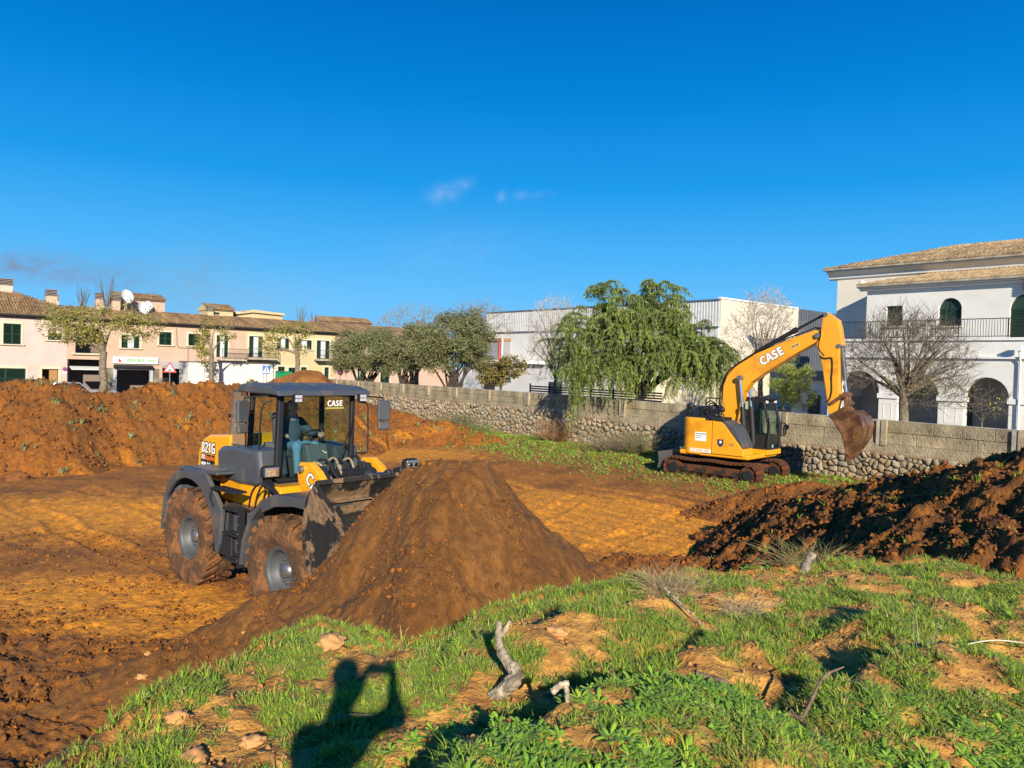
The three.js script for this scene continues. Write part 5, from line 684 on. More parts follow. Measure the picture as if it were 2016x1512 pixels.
// ---------- white arcaded building at the right (local x = -distance along the facade) ----------
{
  const wm = plaster([0.74, 0.72, 0.66]), wm2 = plaster([0.74, 0.68, 0.56]), trimW = plaster([0.78, 0.76, 0.71]);
  const b = thing('arcaded_building', 'white two storey building with round arches and tiled roofs', 'building', [23.75, 0, -38], -50 * deg);
  const gy = 1.3, s2 = (s) => -s;
  const arches = [[5.68, 8.0, 3.16], [2.62, 4.70, 3.10], [-0.60, 1.42, 3.12], [-4.0, -1.75, 3.12]];
  g().ext(rectPath(s2(8.6), 5, gy - 0.6, 6.0), -0.5, 0, 0, arches.map(([a, c, sp]) => archPath(s2(c), s2(a), gy - 0.5, sp))).mesh('arcade_wall', wm, b);
  g().box(13.6, 0.10, 0.16, -1.8, 5.10, 0.08).box(13.7, 0.14, 0.62, -1.8, 6.02, -0.2, 0, 0, 0, 0.02).mesh('string_course', trimW, b);
  for (const [a, c] of [[4.70, 5.68], [1.42, 2.62], [-1.75, -0.60]]) { const w = c - a; const p = g().box(w + 0.14, 0.26, 0.62, s2((a + c) / 2), 2.98, -0.22, 0, 0, 0, 0.015).mesh('impost', trimW, b); const q = g(); q.box(0.03, 0.85, 0.02, s2(a + w * 0.28), 2.18, 0.006).box(0.03, 0.85, 0.02, s2(a + w * 0.72), 2.18, 0.006).box(w * 0.44, 0.03, 0.02, s2(a + w / 2), 2.6, 0.006).box(w * 0.44, 0.03, 0.02, s2(a + w / 2), 1.76, 0.006); q.mesh('pillar_panel', trimW, b); }
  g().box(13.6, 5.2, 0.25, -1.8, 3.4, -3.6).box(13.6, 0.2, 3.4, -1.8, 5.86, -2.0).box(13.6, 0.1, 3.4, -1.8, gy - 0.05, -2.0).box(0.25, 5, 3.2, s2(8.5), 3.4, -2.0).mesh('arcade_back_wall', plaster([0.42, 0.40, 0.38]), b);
  for (const [s, w, y1] of [[2.45, 0.5, 3.9], [-0.25, 0.9, 4.0], [6.4, 0.9, 3.4]]) g().box(w, y1 - gy, 0.08, s2(s), (gy + y1) / 2, -3.44).mesh('door', M.shutter, b);
  railing(b, s2(8.55), 4.9, 6.09, 0.95, -0.06, 0.125);
  // upper wing
  const wz = -1.75, wins = [[5.36, 6.26, 6.88, 8.02, 0], [2.32, 3.48, 6.82, 7.74, 1], [-1.45, 0.09, 6.10, 7.62, 1]];
  g().ext(rectPath(s2(7.38), 5, 5.9, 9.15), wz - 0.35, wz, 0, wins.map(([a, c, y0, y1, ar]) => (ar ? archPath(s2(c), s2(a), y0, y1) : rectPath(s2(c), s2(a), y0, y1)))).box(0.3, 3.2, 2.4, s2(7.22), 7.5, wz - 1.5).mesh('wing_wall', wm, b);
  for (const [a, c, y0, y1, ar] of wins) { const w = new THREE.Group(); w.name = ar && y0 < 6.5 ? 'arched_door' : 'window'; b.add(w); const cx = s2((a + c) / 2), hw = (c - a) / 2; const pts = ar ? archPath(-hw, hw, 0, y1 - y0) : rectPath(-hw, hw, 0, y1 - y0); const top = ar ? y1 - y0 + hw : y1 - y0;
    const l = g().ext(pts, -0.02, 0.02).mesh('shutter_leaf', M.shutter, w); l.position.set(cx, y0, wz - 0.22); const bar2 = g().box(0.05, top, 0.05, 0, top / 2, 0).box(2 * hw, 0.06, 0.05, 0, y1 - y0, 0).box(2 * hw, 0.05, 0.05, 0, 0.04, 0).box(2 * hw, 0.05, 0.05, 0, (y1 - y0) * 0.5, 0); const n = Math.round((y1 - y0) / 0.09); for (let i = 0; i < n; i++) bar2.box(2 * hw - 0.08, 0.014, 0.05, 0, 0.05 + ((y1 - y0 - 0.1) * (i + 0.5)) / n, 0, 0.6); bar2.mesh('slat_frame', M.shutter, w).position.set(cx, y0, wz - 0.18);
    if (y0 > 6.5) g().box(2 * hw + 0.2, 0.07, 0.22, cx, y0 - 0.035, wz + 0.04).mesh('sill', M.stoneTrim, w); }
  g().box(12.8, 0.10, 0.5, s2(1.35), 9.10, wz + 0.2).box(12.8, 0.12, 0.25, s2(1.35), 8.98, wz + 0.1, 0, 0, 0, 0.03).mesh('wing_cornice', trimW, b); g().cyl([s2(7.75), 9.16, wz + 0.5], [5, 9.16, wz + 0.5], 0.07, 0.07, 8).mesh('gutter', M.concreteLight, b);
  const wr = new THREE.Group(); wr.name = 'wing_roof'; b.add(wr);
  tileRoof(wr, s2(7.8), 1.2, 9.2, wz + 0.52, 0.26, (x) => clamp((x - s2(7.9)) * 0.85, 0.3, 2.9), 21, tileMats, 300, 0.23);
  { const r = new THREE.BufferGeometry(); r.setAttribute('position', new THREE.Float32BufferAttribute([s2(7.85), 9.17, wz + 0.52, 5, 9.17, wz + 0.52, 5, 9.95, wz - 2.4, s2(4.4), 9.95, wz - 2.4, s2(7.85), 9.17, wz - 2.4], 3)); r.setIndex([0, 1, 2, 0, 2, 3, 0, 3, 4]); r.computeVertexNormals(); g().add(r).mesh('roof_deck', tileMats[1], wr); tileRoof(wr, 1.25, 5, 9.2, wz + 0.52, 0.26, () => 2.9, 22, tileMats, 0, 0.23); }
  { const c = g(); for (let i = 0; i < 5; i++) c.cyl([s2(-0.75), 8.5 + i * 0.13, wz + 0.18], [s2(-0.75), 8.58 + i * 0.13, wz + 0.18], 0.22 - i * 0.01, 0.26, 12); c.mesh('terracotta_bracket', mat([0.50, 0.26, 0.14], 0.9), b); }
  // main block behind
  const mz = -4.0; g().box(15.4, 9.2, 0.4, s2(2.65), 5.6, mz - 0.2).box(0.4, 9.2, 9, s2(10.15), 5.6, mz - 4.6).mesh('main_wall', wm2, b);
  { const P = [[0, 9.96], [0.12, 10.05], [0.16, 10.22], [0.36, 10.34], [0.50, 10.42], [0.50, 10.50], [-0.1, 10.5], [-0.1, 9.96]]; g().ext(P.map(([a, y]) => [-a, y]), s2(10.85), 5).mesh('main_cornice', wm, b).rotation.set(0, Math.PI / 2, 0); b.children[b.children.length - 1].position.set(0, 0, mz); }
  g().cyl([s2(11.0), 10.56, mz + 0.58], [5, 10.56, mz + 0.58], 0.07, 0.07, 8).mesh('gutter', M.concreteLight, b);
  const mr = new THREE.Group(); mr.name = 'main_roof'; b.add(mr); tileRoof(mr, s2(11.0), 5, 10.6, mz + 0.6, 0.30, (x) => clamp((x - s2(11.1)) * 0.80, 0.3, 4.6), 31, tileMats, 0, 0.23);
  { const r = new THREE.BufferGeometry(); r.setAttribute('position', new THREE.Float32BufferAttribute([s2(11.05), 10.56, mz + 0.6, 5, 10.56, mz + 0.6, 5, 11.98, mz - 4, s2(5.4), 11.98, mz - 4, s2(11.05), 10.56, mz - 9], 3)); r.setIndex([0, 1, 2, 0, 2, 3, 0, 3, 4]); r.computeVertexNormals(); g().add(r).mesh('roof_deck', tileMats[1], mr); }
  const dp = g().rod([[1.05, 5.5, 0.35], [1.05, 4.9, 0.12], [1.06, 1.2, 0.12]], 0.05, 8).box(0.28, 0.26, 0.28, 1.05, 5.55, 0.4).mesh('downpipe', M.white, b); g().ball(0.16, s2(7.62), 9.4, wz + 0.2, 8).mesh('roof_ball', M.white, b);
  g().box(0.3, 3.2, 2.6, s2(8.45), 4.4, -2.2).mesh('terrace_end_wall', wm, b);
  // low annex with a dark door, beyond
  const an = thing('low_annex', 'low white annex with a dark green door left of the arcades', 'building', [23.75, 0, -38], -50 * deg); g().ext(rectPath(s2(13.2), s2(10.4), gy - 0.5, 3.75), -4.35, -4.05, 0, [rectPath(s2(12.06), s2(11.2), gy, 2.72)]).box(2.7, 2.9, 0.2, s2(11.8), 2.2, -7).mesh('wall', plaster([0.70, 0.70, 0.70]), an); g().box(0.86, 1.5, 0.06, s2(11.63), 1.98, -4.2).mesh('door', M.shutter, an); g().box(3.4, 0.10, 3.4, s2(11.8), 4.0, -5.4, 0.16).mesh('roof', mat([0.20, 0.15, 0.11], 0.9), an);
}
// ---------- warehouse, grey shed, cream annex ----------
function cladding(gg, x0, x1, y0, y1, z, pitch = 0.25, d = 0.022) { const pts = []; for (let x = x0; x < x1; x += pitch) pts.push([x, z], [x + pitch * 0.42, z], [x + pitch * 0.5, z + d], [x + pitch * 0.92, z + d]); pts.push([x1, z], [x1, z - 0.12], [x0, z - 0.12]); const s = new THREE.Shape(pts.map(([x, q]) => new THREE.Vector2(x, -q))); const e = new THREE.ExtrudeGeometry(s, { depth: y1 - y0, bevelEnabled: false }); return gg.add(e, new THREE.Matrix4().makeRotationX(-Math.PI / 2).setPosition(0, y0, 0)); }
{
  const w = thing('warehouse', 'large white warehouse with ribbed metal cladding behind the trees', 'warehouse', [14.8, 0, -56], -50 * deg); // local x = -t
  const lm = mat([0.60, 0.60, 0.58], 0.55, { map: T.metal }), lm2 = mat([0.64, 0.635, 0.61], 0.7, { map: T.wall }), cr = plaster([0.66, 0.60, 0.48]);
  cladding(g(), -29.2, 0, 7.35, 9.22, 0.06).mesh('cladding', lm, w); g().box(29.2, 6.4, 0.3, -14.6, 4.1, -0.12).mesh('side_wall', lm2, w); g().box(29.3, 0.09, 0.2, -14.6, 7.30, 0.1).box(29.3, 0.12, 0.2, -14.6, 9.26, 0.05).mesh('trim', M.steel, w);
  const fr = new THREE.Group(); fr.name = 'front_side'; w.add(fr); fr.rotation.y = 90 * deg; // faces the street end, local x runs along a
  cladding(g(), 0.15, 10.5, 7.35, 9.36, 0.05, 0.33, 0.03).mesh('front_cladding', cr, fr); g().box(10.4, 6.5, 0.3, 5.3, 4.1, -0.12).mesh('front_wall', cr, fr); g().box(10.6, 0.12, 0.2, 5.25, 9.4, 0.04).mesh('front_trim', M.white, fr);
  g().box(29, 0.2, 10.4, -14.6, 9.1, -5.3).mesh('roof', lm, w);
  const fl = g(); for (const x of [-27.6, -27.25, -26.9]) fl.cyl([x, 6, 0.35], [x, 10.1, 0.35], 0.13, 0.13, 10); fl.mesh('flue_pipes', M.chrome, w);
  { const k = new THREE.Group(); k.name = 'loading_bay'; w.add(k); g().box(3.2, 1.9, 1.2, -25.0, 5.6, 0.5).mesh('bay_box', mat([0.25, 0.25, 0.26], 0.8), k); g().box(3.4, 0.25, 1.4, -25.0, 6.55, 0.6).mesh('bay_roof', mat([0.30, 0.17, 0.06], 0.9), k); g().box(0.2, 2.0, 0.1, -23.6, 5.6, 1.2).mesh('red_post', mat([0.5, 0.1, 0.05], 0.7), k); g().box(0.12, 2.1, 0.1, -23.2, 5.6, 1.2).mesh('white_post', M.white, k); g().box(10, 0.3, 3, -23, 4.45, 1.4).mesh('canopy', M.white, k); }
  const an = g().box(18, 2.6, 0.25, -20, 2.6, 2.2).mesh('lower_wall', lm2, w);
  for (const i of [1, 4]) g().box(1.6, 1.4, 0.06, -26.5 + i * 3.0, 2.1, 2.36).mesh('opening', mat([0.03, 0.03, 0.035], 0.4), w);
  const s = thing('metal_shed', 'slate grey metal shed wall between warehouse and white building', 'shed', [14.8, 0, -56], 40 * deg);
  cladding(g(), 10.6, 22, 4.4, 9.55, -1.0, 0.4, 0.04).mesh('cladding', mat([0.075, 0.085, 0.10], 0.6, { map: T.metal }), s); g().box(11.4, 3.4, 0.3, 16.3, 2.7, -1.1).mesh('base_wall', mat([0.10, 0.098, 0.095], 0.9, { map: T.wall }), s); g().box(11.5, 0.12, 5, 16.3, 9.5, -3.6).mesh('roof', mat([0.08, 0.09, 0.1], 0.6), s);
  const c = thing('cream_annex', 'low cream rendered annex behind the drooping green tree', 'building', [8.46, 0, -47.2], 40 * deg);
  g().box(13.8, 3.6, 2.6, 6.9, 2.45, -1.3).mesh('wall', plaster([0.66, 0.58, 0.43]), c); g().box(13.9, 0.12, 2.7, 6.9, 4.31, -1.3).mesh('parapet', M.concreteLight, c);
}
// ---------- louvred grille fence behind the wall ----------
{ const f = thing('louvre_fence', 'dark louvred metal fence on top behind the block wall under drooping tree', 'fence', [WALL[0] + BX[0] * 9.6 + AX[0] * 0.8, 2.15, WALL[1] + BX[1] * 9.6 + AX[1] * 0.8], -50 * deg); for (let k = 0; k < 6; k++) { const p = new THREE.Group(); p.name = 'fence_panel'; f.add(p); p.position.x = -4.5 + k * 1.5; for (let i = 0; i < 6; i++) g().box(1.4, 0.05, 0.06, 0, 0.2 + i * 0.12, 0, 0.5).mesh('slat', M.iron, p); g().box(0.06, 1.0, 0.06, -0.73, 0.45, 0).mesh('post', M.iron, p); } }
// ---------- boundary wall: rubble base and concrete blocks on top (along t, -t is nearer) ----------
const wTop = (t) => interp([[-20, 2.44], [-8, 2.46], [0, 2.52], [15, 2.63], [40, 2.64]], t), wMid = (t) => interp([[-20, 1.40], [-8, 1.42], [0, 1.46], [15.6, 1.86], [33, 2.0], [40, 2.0]], t);
const wallTurn = -50 * deg, wallPos = [WALL[0], 0, WALL[1]]; // local x = -t, z towards the plot
const wpt = (t, u) => [WALL[0] + BX[0] * t + AX[0] * u, WALL[1] + BX[1] * t + AX[1] * u];
{
  const w = thing('block_wall', 'weathered concrete block wall with posts standing on the rubble base', 'wall', wallPos, wallTurn), R = rng(77), T0 = -13, T1 = 41;
  const mats = [[0.52, 0.44, 0.29], [0.47, 0.40, 0.27], [0.56, 0.47, 0.31], [0.50, 0.41, 0.25]].map((c) => mat(c, 0.95, { map: T.concrete, bumpMap: T.concreteB, bumpScale: 0.02 }));
  const quad = (ta, tb, ya, yb, z0, z1, name, m, bev = 0.012) => g().ext([[-tb, ya(tb)], [-ta, ya(ta)], [-ta, yb(ta)], [-tb, yb(tb)]], z0, z1, bev).mesh(name, m, w);
  const posts = [-12.3, -8.29, -4.23, -0.55, 3.4, 7.48, 10.9, 14.1, 17.4, 20.5, 23.4, 26.3, 29.1, 32.2, 35.4, 38.6];
  for (let t = T0; t < T1; t += 3) quad(t, Math.min(t + 2.99, T1), (q) => wMid(q) - 0.1, (q) => lerp(wMid(q), wTop(q), 0.26), -0.18, 0.06 + 0.02 * R(), 'plinth', M.concrete, 0.015);
  for (let i = 1; i < posts.length; i++) {
    const a = posts[i - 1] + 0.19, b = posts[i] - 0.19;
    for (let c = 0; c < 2; c++) { let t = a; const y0 = (q) => lerp(wMid(q), wTop(q), 0.26 + c * 0.37) + 0.004, y1 = (q) => lerp(wMid(q), wTop(q), 0.26 + (c + 1) * 0.37) - 0.012; const off = c ? 0.45 : 0; let first = true; while (t < b - 0.05) { let e = Math.min(b, t + (first && off ? off : 0.86 + 0.1 * R())); if (b - e < 0.25) e = b; first = false; quad(t + 0.006, e - 0.008, y0, y1, -0.12 - 0.01 * R(), 0.0 + 0.016 * R(), 'block', mats[Math.floor(R() * 4)]); t = e; } }
    quad(a - 0.1, b + 0.1, (q) => lerp(wMid(q), wTop(q), 0.2), (q) => wTop(q) - 0.02, -0.11, -0.03, 'mortar', mat([0.46, 0.38, 0.28], 0.95, { map: T.concrete }), 0);
  }
  for (const t of posts) { quad(t - 0.19, t - 0.002, (q) => lerp(wMid(q), wTop(q), 0.2), (q) => wTop(q) + 0.02, -0.16, 0.12, 'post', M.concrete); quad(t + 0.002, t + 0.17, (q) => lerp(wMid(q), wTop(q), 0.2), (q) => wTop(q) - 0.005, -0.16, 0.09, 'post', M.concreteLight); }
  for (let t = T0; t < T1; t += 1.5) quad(t, Math.min(t + 1.495, T1), (q) => wTop(q) - 0.01, (q) => wTop(q) + 0.025, -0.15, 0.008, 'coping', M.concreteLight, 0.005);
}
{
  const w = thing('rubble_wall', 'dry rubble stone retaining wall below the concrete block wall', 'wall', wallPos, wallTurn), R = rng(5);
  const mats = [[0.58, 0.50, 0.37], [0.60, 0.49, 0.33], [0.50, 0.45, 0.36], [0.62, 0.46, 0.28], [0.54, 0.45, 0.32], [0.56, 0.43, 0.28]].map((c) => mat(c, 0.95, { map: T.concrete, bumpMap: T.concreteB, bumpScale: 0.03 }));
  const bottom = (t) => { const [x, z] = wpt(t, -0.2); return surfH(x, -z) - 0.25; };
  const pts = [], cw = (t) => (t < 8 ? 0.235 : 0.29); const rows = [];
  for (let t = -12; t < 40;) { const dx = cw(t), y0 = bottom(t), y1 = wMid(t) - 0.07, n = Math.max(2, Math.round((y1 - y0) / 0.21)); for (let k = 0; k < n; k++) pts.push([t + (R() - 0.5) * dx * 1.15 + (k % 2) * dx * 0.5, lerp(y0, y1, (k + 0.5 + (R() - 0.5) * 0.95) / n)]); t += dx; }
  pts.sort((a, b) => a[0] - b[0]);
  const rest = mats.map(() => []); let made = 0;
  for (let i = 0; i < pts.length; i++) {
    const [cx, cy] = pts[i]; let poly = [[cx - 0.5, cy - 0.4], [cx + 0.5, cy - 0.4], [cx + 0.5, Math.min(cy + 0.4, wMid(cx) - 0.04)], [cx - 0.5, Math.min(cy + 0.4, wMid(cx) - 0.04)]];
    for (let j = Math.max(0, i - 26); j < Math.min(pts.length, i + 26) && poly.length; j++) if (j !== i) { const [qx, qy] = pts[j], nx = qx - cx, ny = qy - cy, L = Math.hypot(nx, ny); if (L > 1) continue; const mxx = (cx + qx) / 2 - (nx / L) * 0.008, myy = (cy + qy) / 2 - (ny / L) * 0.008, out = []; for (let k = 0; k < poly.length; k++) { const a = poly[k], b = poly[(k + 1) % poly.length], da = (a[0] - mxx) * nx + (a[1] - myy) * ny, db = (b[0] - mxx) * nx + (b[1] - myy) * ny; if (da <= 0) out.push(a); if (da < 0 !== db < 0) { const t = da / (da - db); out.push([lerp(a[0], b[0], t), lerp(a[1], b[1], t)]); } } poly = out; }
    if (poly.length < 3) continue;
    const n = poly.length, P = [], I = [], dep = 0.05 + 0.08 * R(), tx = (R() - 0.5) * 0.25, ty = (R() - 0.5) * 0.25;
    const ring = (s, z) => poly.map(([x, y]) => { const q = cx + (x - cx) * s, h = cy + (y - cy) * s; P.push(-q, h, z + (z > 0 ? (q - cx) * tx + (h - cy) * ty + (R() - 0.5) * 0.015 : 0)); }); ring(1, -0.06); ring(0.98, 0.02 + 0.02 * R()); ring(0.82, dep); P.push(-cx, cy, dep + 0.02 + 0.02 * R());
    for (let k = 0; k < n; k++) { const a = k, b = (k + 1) % n; for (const o of [0, n]) I.push(a + o, a + o + n, b + o, b + o, a + o + n, b + o + n); I.push(2 * n + a, 3 * n, 2 * n + b); }
    const ge = new THREE.BufferGeometry(); ge.setAttribute('position', new THREE.Float32BufferAttribute(P, 3)); ge.setIndex(I); ge.computeVertexNormals(); const mi = Math.floor(R() * mats.length);
    if (made < 300 && cx > -10.5 && !(cx > 0.5 && cx < 4)) { g().add(ge).mesh('stone', mats[mi], w); made++; } else rest[mi].push(ge);
  }
  rest.forEach((l, i) => { if (l.length) { const h = g(); for (const e of l) h.add(e); h.mesh('stones', mats[i], w).userData.kind = 'stuff'; } });
  for (let t = -13; t < 40; t += 2.65) g().ext([[-t - 2.65, bottom(t + 2.65) - 0.3], [-t, bottom(t) - 0.3], [-t, wMid(t) - 0.05], [-t - 2.65, wMid(t + 2.65) - 0.05]], -0.4, -0.03).mesh('core', mat([0.26, 0.20, 0.13], 1), w);
  for (let t = -13; t < 40; t += 2.65) g().ext([[-t - 2.65, wMid(t + 2.65) - 0.12], [-t, wMid(t) - 0.12], [-t, wMid(t) - 0.02], [-t - 2.65, wMid(t + 2.65) - 0.02]], -0.2, 0.10, 0.01).mesh('ledge', mat([0.46, 0.33, 0.21], 0.95, { map: T.concrete, bumpMap: T.concreteB, bumpScale: 0.03 }), w);
}
// ---------- street objects ----------
{
  const t = thing('box_truck', 'white box truck with bright green cab parked in the street', 'truck', [-24.4, 0.05, -66.5], 40 * deg); // x along the street (a)
  g().box(7.4, 2.75, 2.4, 0, 2.15, 0, 0, 0, 0, 0.03).mesh('cargo_box', mat([0.68, 0.66, 0.58], 0.6), t); for (const x of [-2.4, -1.1, 2.6]) g().box(0.03, 2.6, 0.02, x, 2.15, 1.21).mesh('panel_seam', M.steel, t); g().box(7.5, 0.1, 2.44, 0, 3.56, 0).mesh('roof_rail', M.steel, t);
  const c = g().ext([[3.78, 0.5], [3.78, 2.9], [5.2, 2.95], [5.7, 2.2], [5.8, 0.5]], -1.15, 1.15, 0.1).mesh('cab', mat([0.01, 0.24, 0.08], 0.35), t); g().box(0.9, 0.7, 0.02, 4.9, 2.1, 1.16).mesh('window', M.windowGlass, c); for (const x of [-2.6, 2.4, 4.9]) for (const z of [1.0, -1.0]) g().cyl([x, 0.48, z - 0.15], [x, 0.48, z + 0.15], 0.48, 0.48, 20).mesh('wheel', M.rubber, t); g().box(7.4, 0.3, 1.2, 0, 0.75, 0).mesh('chassis', M.dark, t);
}
{
  const c = thing('parked_car', 'silver car parked in front of the open garage', 'car', [-35.0, 0.2, -61.4], 40 * deg); const paint = mat([0.45, 0.47, 0.5], 0.3, { metalness: 0.5 });
  g().ext([[-2.1, 0.35], [-2.15, 0.85], [-1.5, 1.0], [1.1, 1.0], [2.0, 0.85], [2.1, 0.35]], -0.85, 0.85, 0.08).ext([[-1.75, 0.95], [-1.25, 1.5], [0.5, 1.52], [1.2, 0.98]], -0.72, 0.72, 0.06).mesh('body', paint, c); g().ext([[-1.5, 1.0], [-1.15, 1.44], [0.45, 1.45], [0.98, 1.0]], -0.735, 0.735).mesh('side_window', M.windowGlass, c); for (const x of [-1.3, 1.3]) for (const z of [0.78, -0.78]) g().cyl([x, 0.32, z - 0.1], [x, 0.32, z + 0.1], 0.32, 0.32, 18).mesh('wheel', M.rubber, c);
}
const red = mat([0.55, 0.02, 0.02], 0.5), blue = mat([0.01, 0.10, 0.42], 0.5);
{
  const s = thing('warning_sign', 'red triangular bump warning sign above the soil berm', 'road sign', [-25.9, 0.2, -58.5], 0.3); const tri = (r, z, m, n) => g().ext([[-r * 0.87, -r * 0.5], [r * 0.87, -r * 0.5], [0, r]], z, z + 0.02, 0.005).mesh(n, m, s);
  const yb = 2.85; for (const [r, z, m, n] of [[0.56, 0, red, 'sign_plate'], [0.37, 0.022, M.white, 'sign_face']]) tri(r, z, m, n).position.y = yb; const bump = new THREE.Shape(); bump.moveTo(-0.26, -0.18); bump.lineTo(-0.14, -0.13); bump.quadraticCurveTo(0, 0.08, 0.14, -0.13); bump.lineTo(0.26, -0.18); { const q = g().ext(bump, 0.046, 0.052).mesh('symbol', M.black, s); q.position.y = yb; q.scale.set(0.78, 0.78, 1); } g().rod([[0, 0, -0.04], [0, yb + 0.4, -0.04]], 0.035, 6).mesh('post', M.steel, s);
}
{
  const s = thing('crossing_sign', 'square blue pedestrian crossing sign beside the green truck cab', 'road sign', [-18.6, 0.2, -58.5], 0.25), yb = 3.0; g().box(0.56, 0.62, 0.02, 0, yb, 0, 0, 0, 0, 0.008).mesh('sign_plate', blue, s); g().ext([[-0.25, -0.22], [0.25, -0.22], [0, 0.26]], 0.012, 0.018).mesh('white_triangle', M.white, s).position.y = yb; g().ext([[-0.10, -0.18], [-0.03, 0.0], [-0.03, 0.1], [0.03, 0.1], [0.04, 0.0], [0.10, -0.18], [0.05, -0.18], [0.0, -0.06], [-0.05, -0.18]], 0.019, 0.024).ball(0.03, 0, 0.14, 0.022, 8, 1, 1, 0.2).mesh('symbol', M.black, s).position.y = yb; g().rod([[0, 0, -0.04], [0, yb + 0.3, -0.04]], 0.035, 6).mesh('post', M.steel, s);
}
for (const [sx, sy, sz, r, label] of [[HX(25.62), HY(3.2), 0.5, 0.33, 'round blue and red no parking sign near the yellow house corner'], [HX(3.9), HY(2.85), 0.05, 0.17, 'small round no parking sign beside the pink house door']]) { const s = thing('parking_sign', label, 'road sign', housePos, houseTurn); g().cyl([sx, sy, sz], [sx, sy, sz + 0.02], r, r, 24).mesh('sign_plate', red, s); g().cyl([sx, sy, sz + 0.021], [sx, sy, sz + 0.028], r * 0.8, r * 0.8, 24).mesh('sign_face', blue, s); g().box(r * 1.6, 0.06, 0.006, sx, sy, sz + 0.033, 0, 0, -0.78).mesh('bar', red, s); if (r > 0.2) g().rod([[sx, 0.1, sz - 0.03], [sx, sy + 0.3, sz - 0.03]], 0.03, 6).mesh('post', M.steel, s); else g().box(0.3, 0.22, 0.02, sx, sy - 0.34, sz).mesh('plate', M.decal, s); }
// ---------- trees ----------
class Wood { constructor() { this.P = []; this.I = []; }
  tube(path, radii, n) { const b = this.P.length / 3; let up = V(0.3, 0.1, 0.95); for (let i = 0; i < path.length; i++) { const d = (i < path.length - 1 ? path[i + 1].clone().sub(path[i]) : path[i].clone().sub(path[i - 1])).normalize(), s = d.clone().cross(up); if (s.lengthSq() < 1e-4) s.set(1, 0, 0); s.normalize(); const q = d.clone().cross(s); for (let k = 0; k < n; k++) { const a = (k / n) * Math.PI * 2, c = Math.cos(a) * radii[i], e = Math.sin(a) * radii[i]; this.P.push(path[i].x + s.x * c + q.x * e, path[i].y + s.y * c + q.y * e, path[i].z + s.z * c + q.z * e); } } for (let i = 0; i < path.length - 1; i++) for (let k = 0; k < n; k++) { const a = b + i * n + k, c = b + i * n + ((k + 1) % n); this.I.push(a, c, a + n, c, c + n, a + n); } }
  mesh(name, m, parent) { const ge = new THREE.BufferGeometry(); ge.setAttribute('position', new THREE.Float32BufferAttribute(this.P, 3)); ge.setIndex(this.I); ge.computeVertexNormals(); const uv = new Float32Array((this.P.length / 3) * 2); for (let i = 0; i < uv.length / 2; i++) { uv[i * 2] = this.P[i * 3] + this.P[i * 3 + 2]; uv[i * 2 + 1] = this.P[i * 3 + 1]; } ge.setAttribute('uv', new THREE.BufferAttribute(uv, 2)); return part(name, ge, m, parent); } }
class Leaves { constructor() { this.P = []; this.C = []; this.N = []; }
  add(c, d, s, L, W, col) { // centre, long axis, side axis
    const a = [c.x - d.x * L / 2, c.y - d.y * L / 2, c.z - d.z * L / 2], b = [c.x + s.x * W / 2, c.y + s.y * W / 2, c.z + s.z * W / 2], e = [c.x + d.x * L / 2, c.y + d.y * L / 2, c.z + d.z * L / 2], f = [c.x - s.x * W / 2, c.y - s.y * W / 2, c.z - s.z * W / 2];
    this.P.push(...a, ...b, ...e, ...a, ...e, ...f); const n = s.clone().cross(d).normalize(); for (let i = 0; i < 6; i++) { this.C.push(...col); this.N.push(n.x, n.y, n.z); } }
  mesh(name, m, parent) { const ge = new THREE.BufferGeometry(); ge.setAttribute('position', new THREE.Float32BufferAttribute(this.P, 3)); ge.setAttribute('color', new THREE.Float32BufferAttribute(this.C, 3)); ge.setAttribute('normal', new THREE.Float32BufferAttribute(this.N, 3)); ge.setAttribute('uv', new THREE.Float32BufferAttribute(new Float32Array((this.P.length / 3) * 2), 2)); return part(name, ge, m, parent); } }
const leafMat = new THREE.MeshPhysicalMaterial({ vertexColors: true, roughness: 0.75, side: THREE.DoubleSide, transmission: 0.3, thickness: 0 });
const rdir = (R) => { const z = R() * 2 - 1, a = R() * 6.2832, r = Math.sqrt(1 - z * z); return V(r * Math.cos(a), z, r * Math.sin(a)); };
const pick = (R, cols) => { const c = cols[Math.floor(R() * cols.length)], k = 0.8 + 0.4 * R(); return [c[0] * k, c[1] * k, c[2] * k]; };
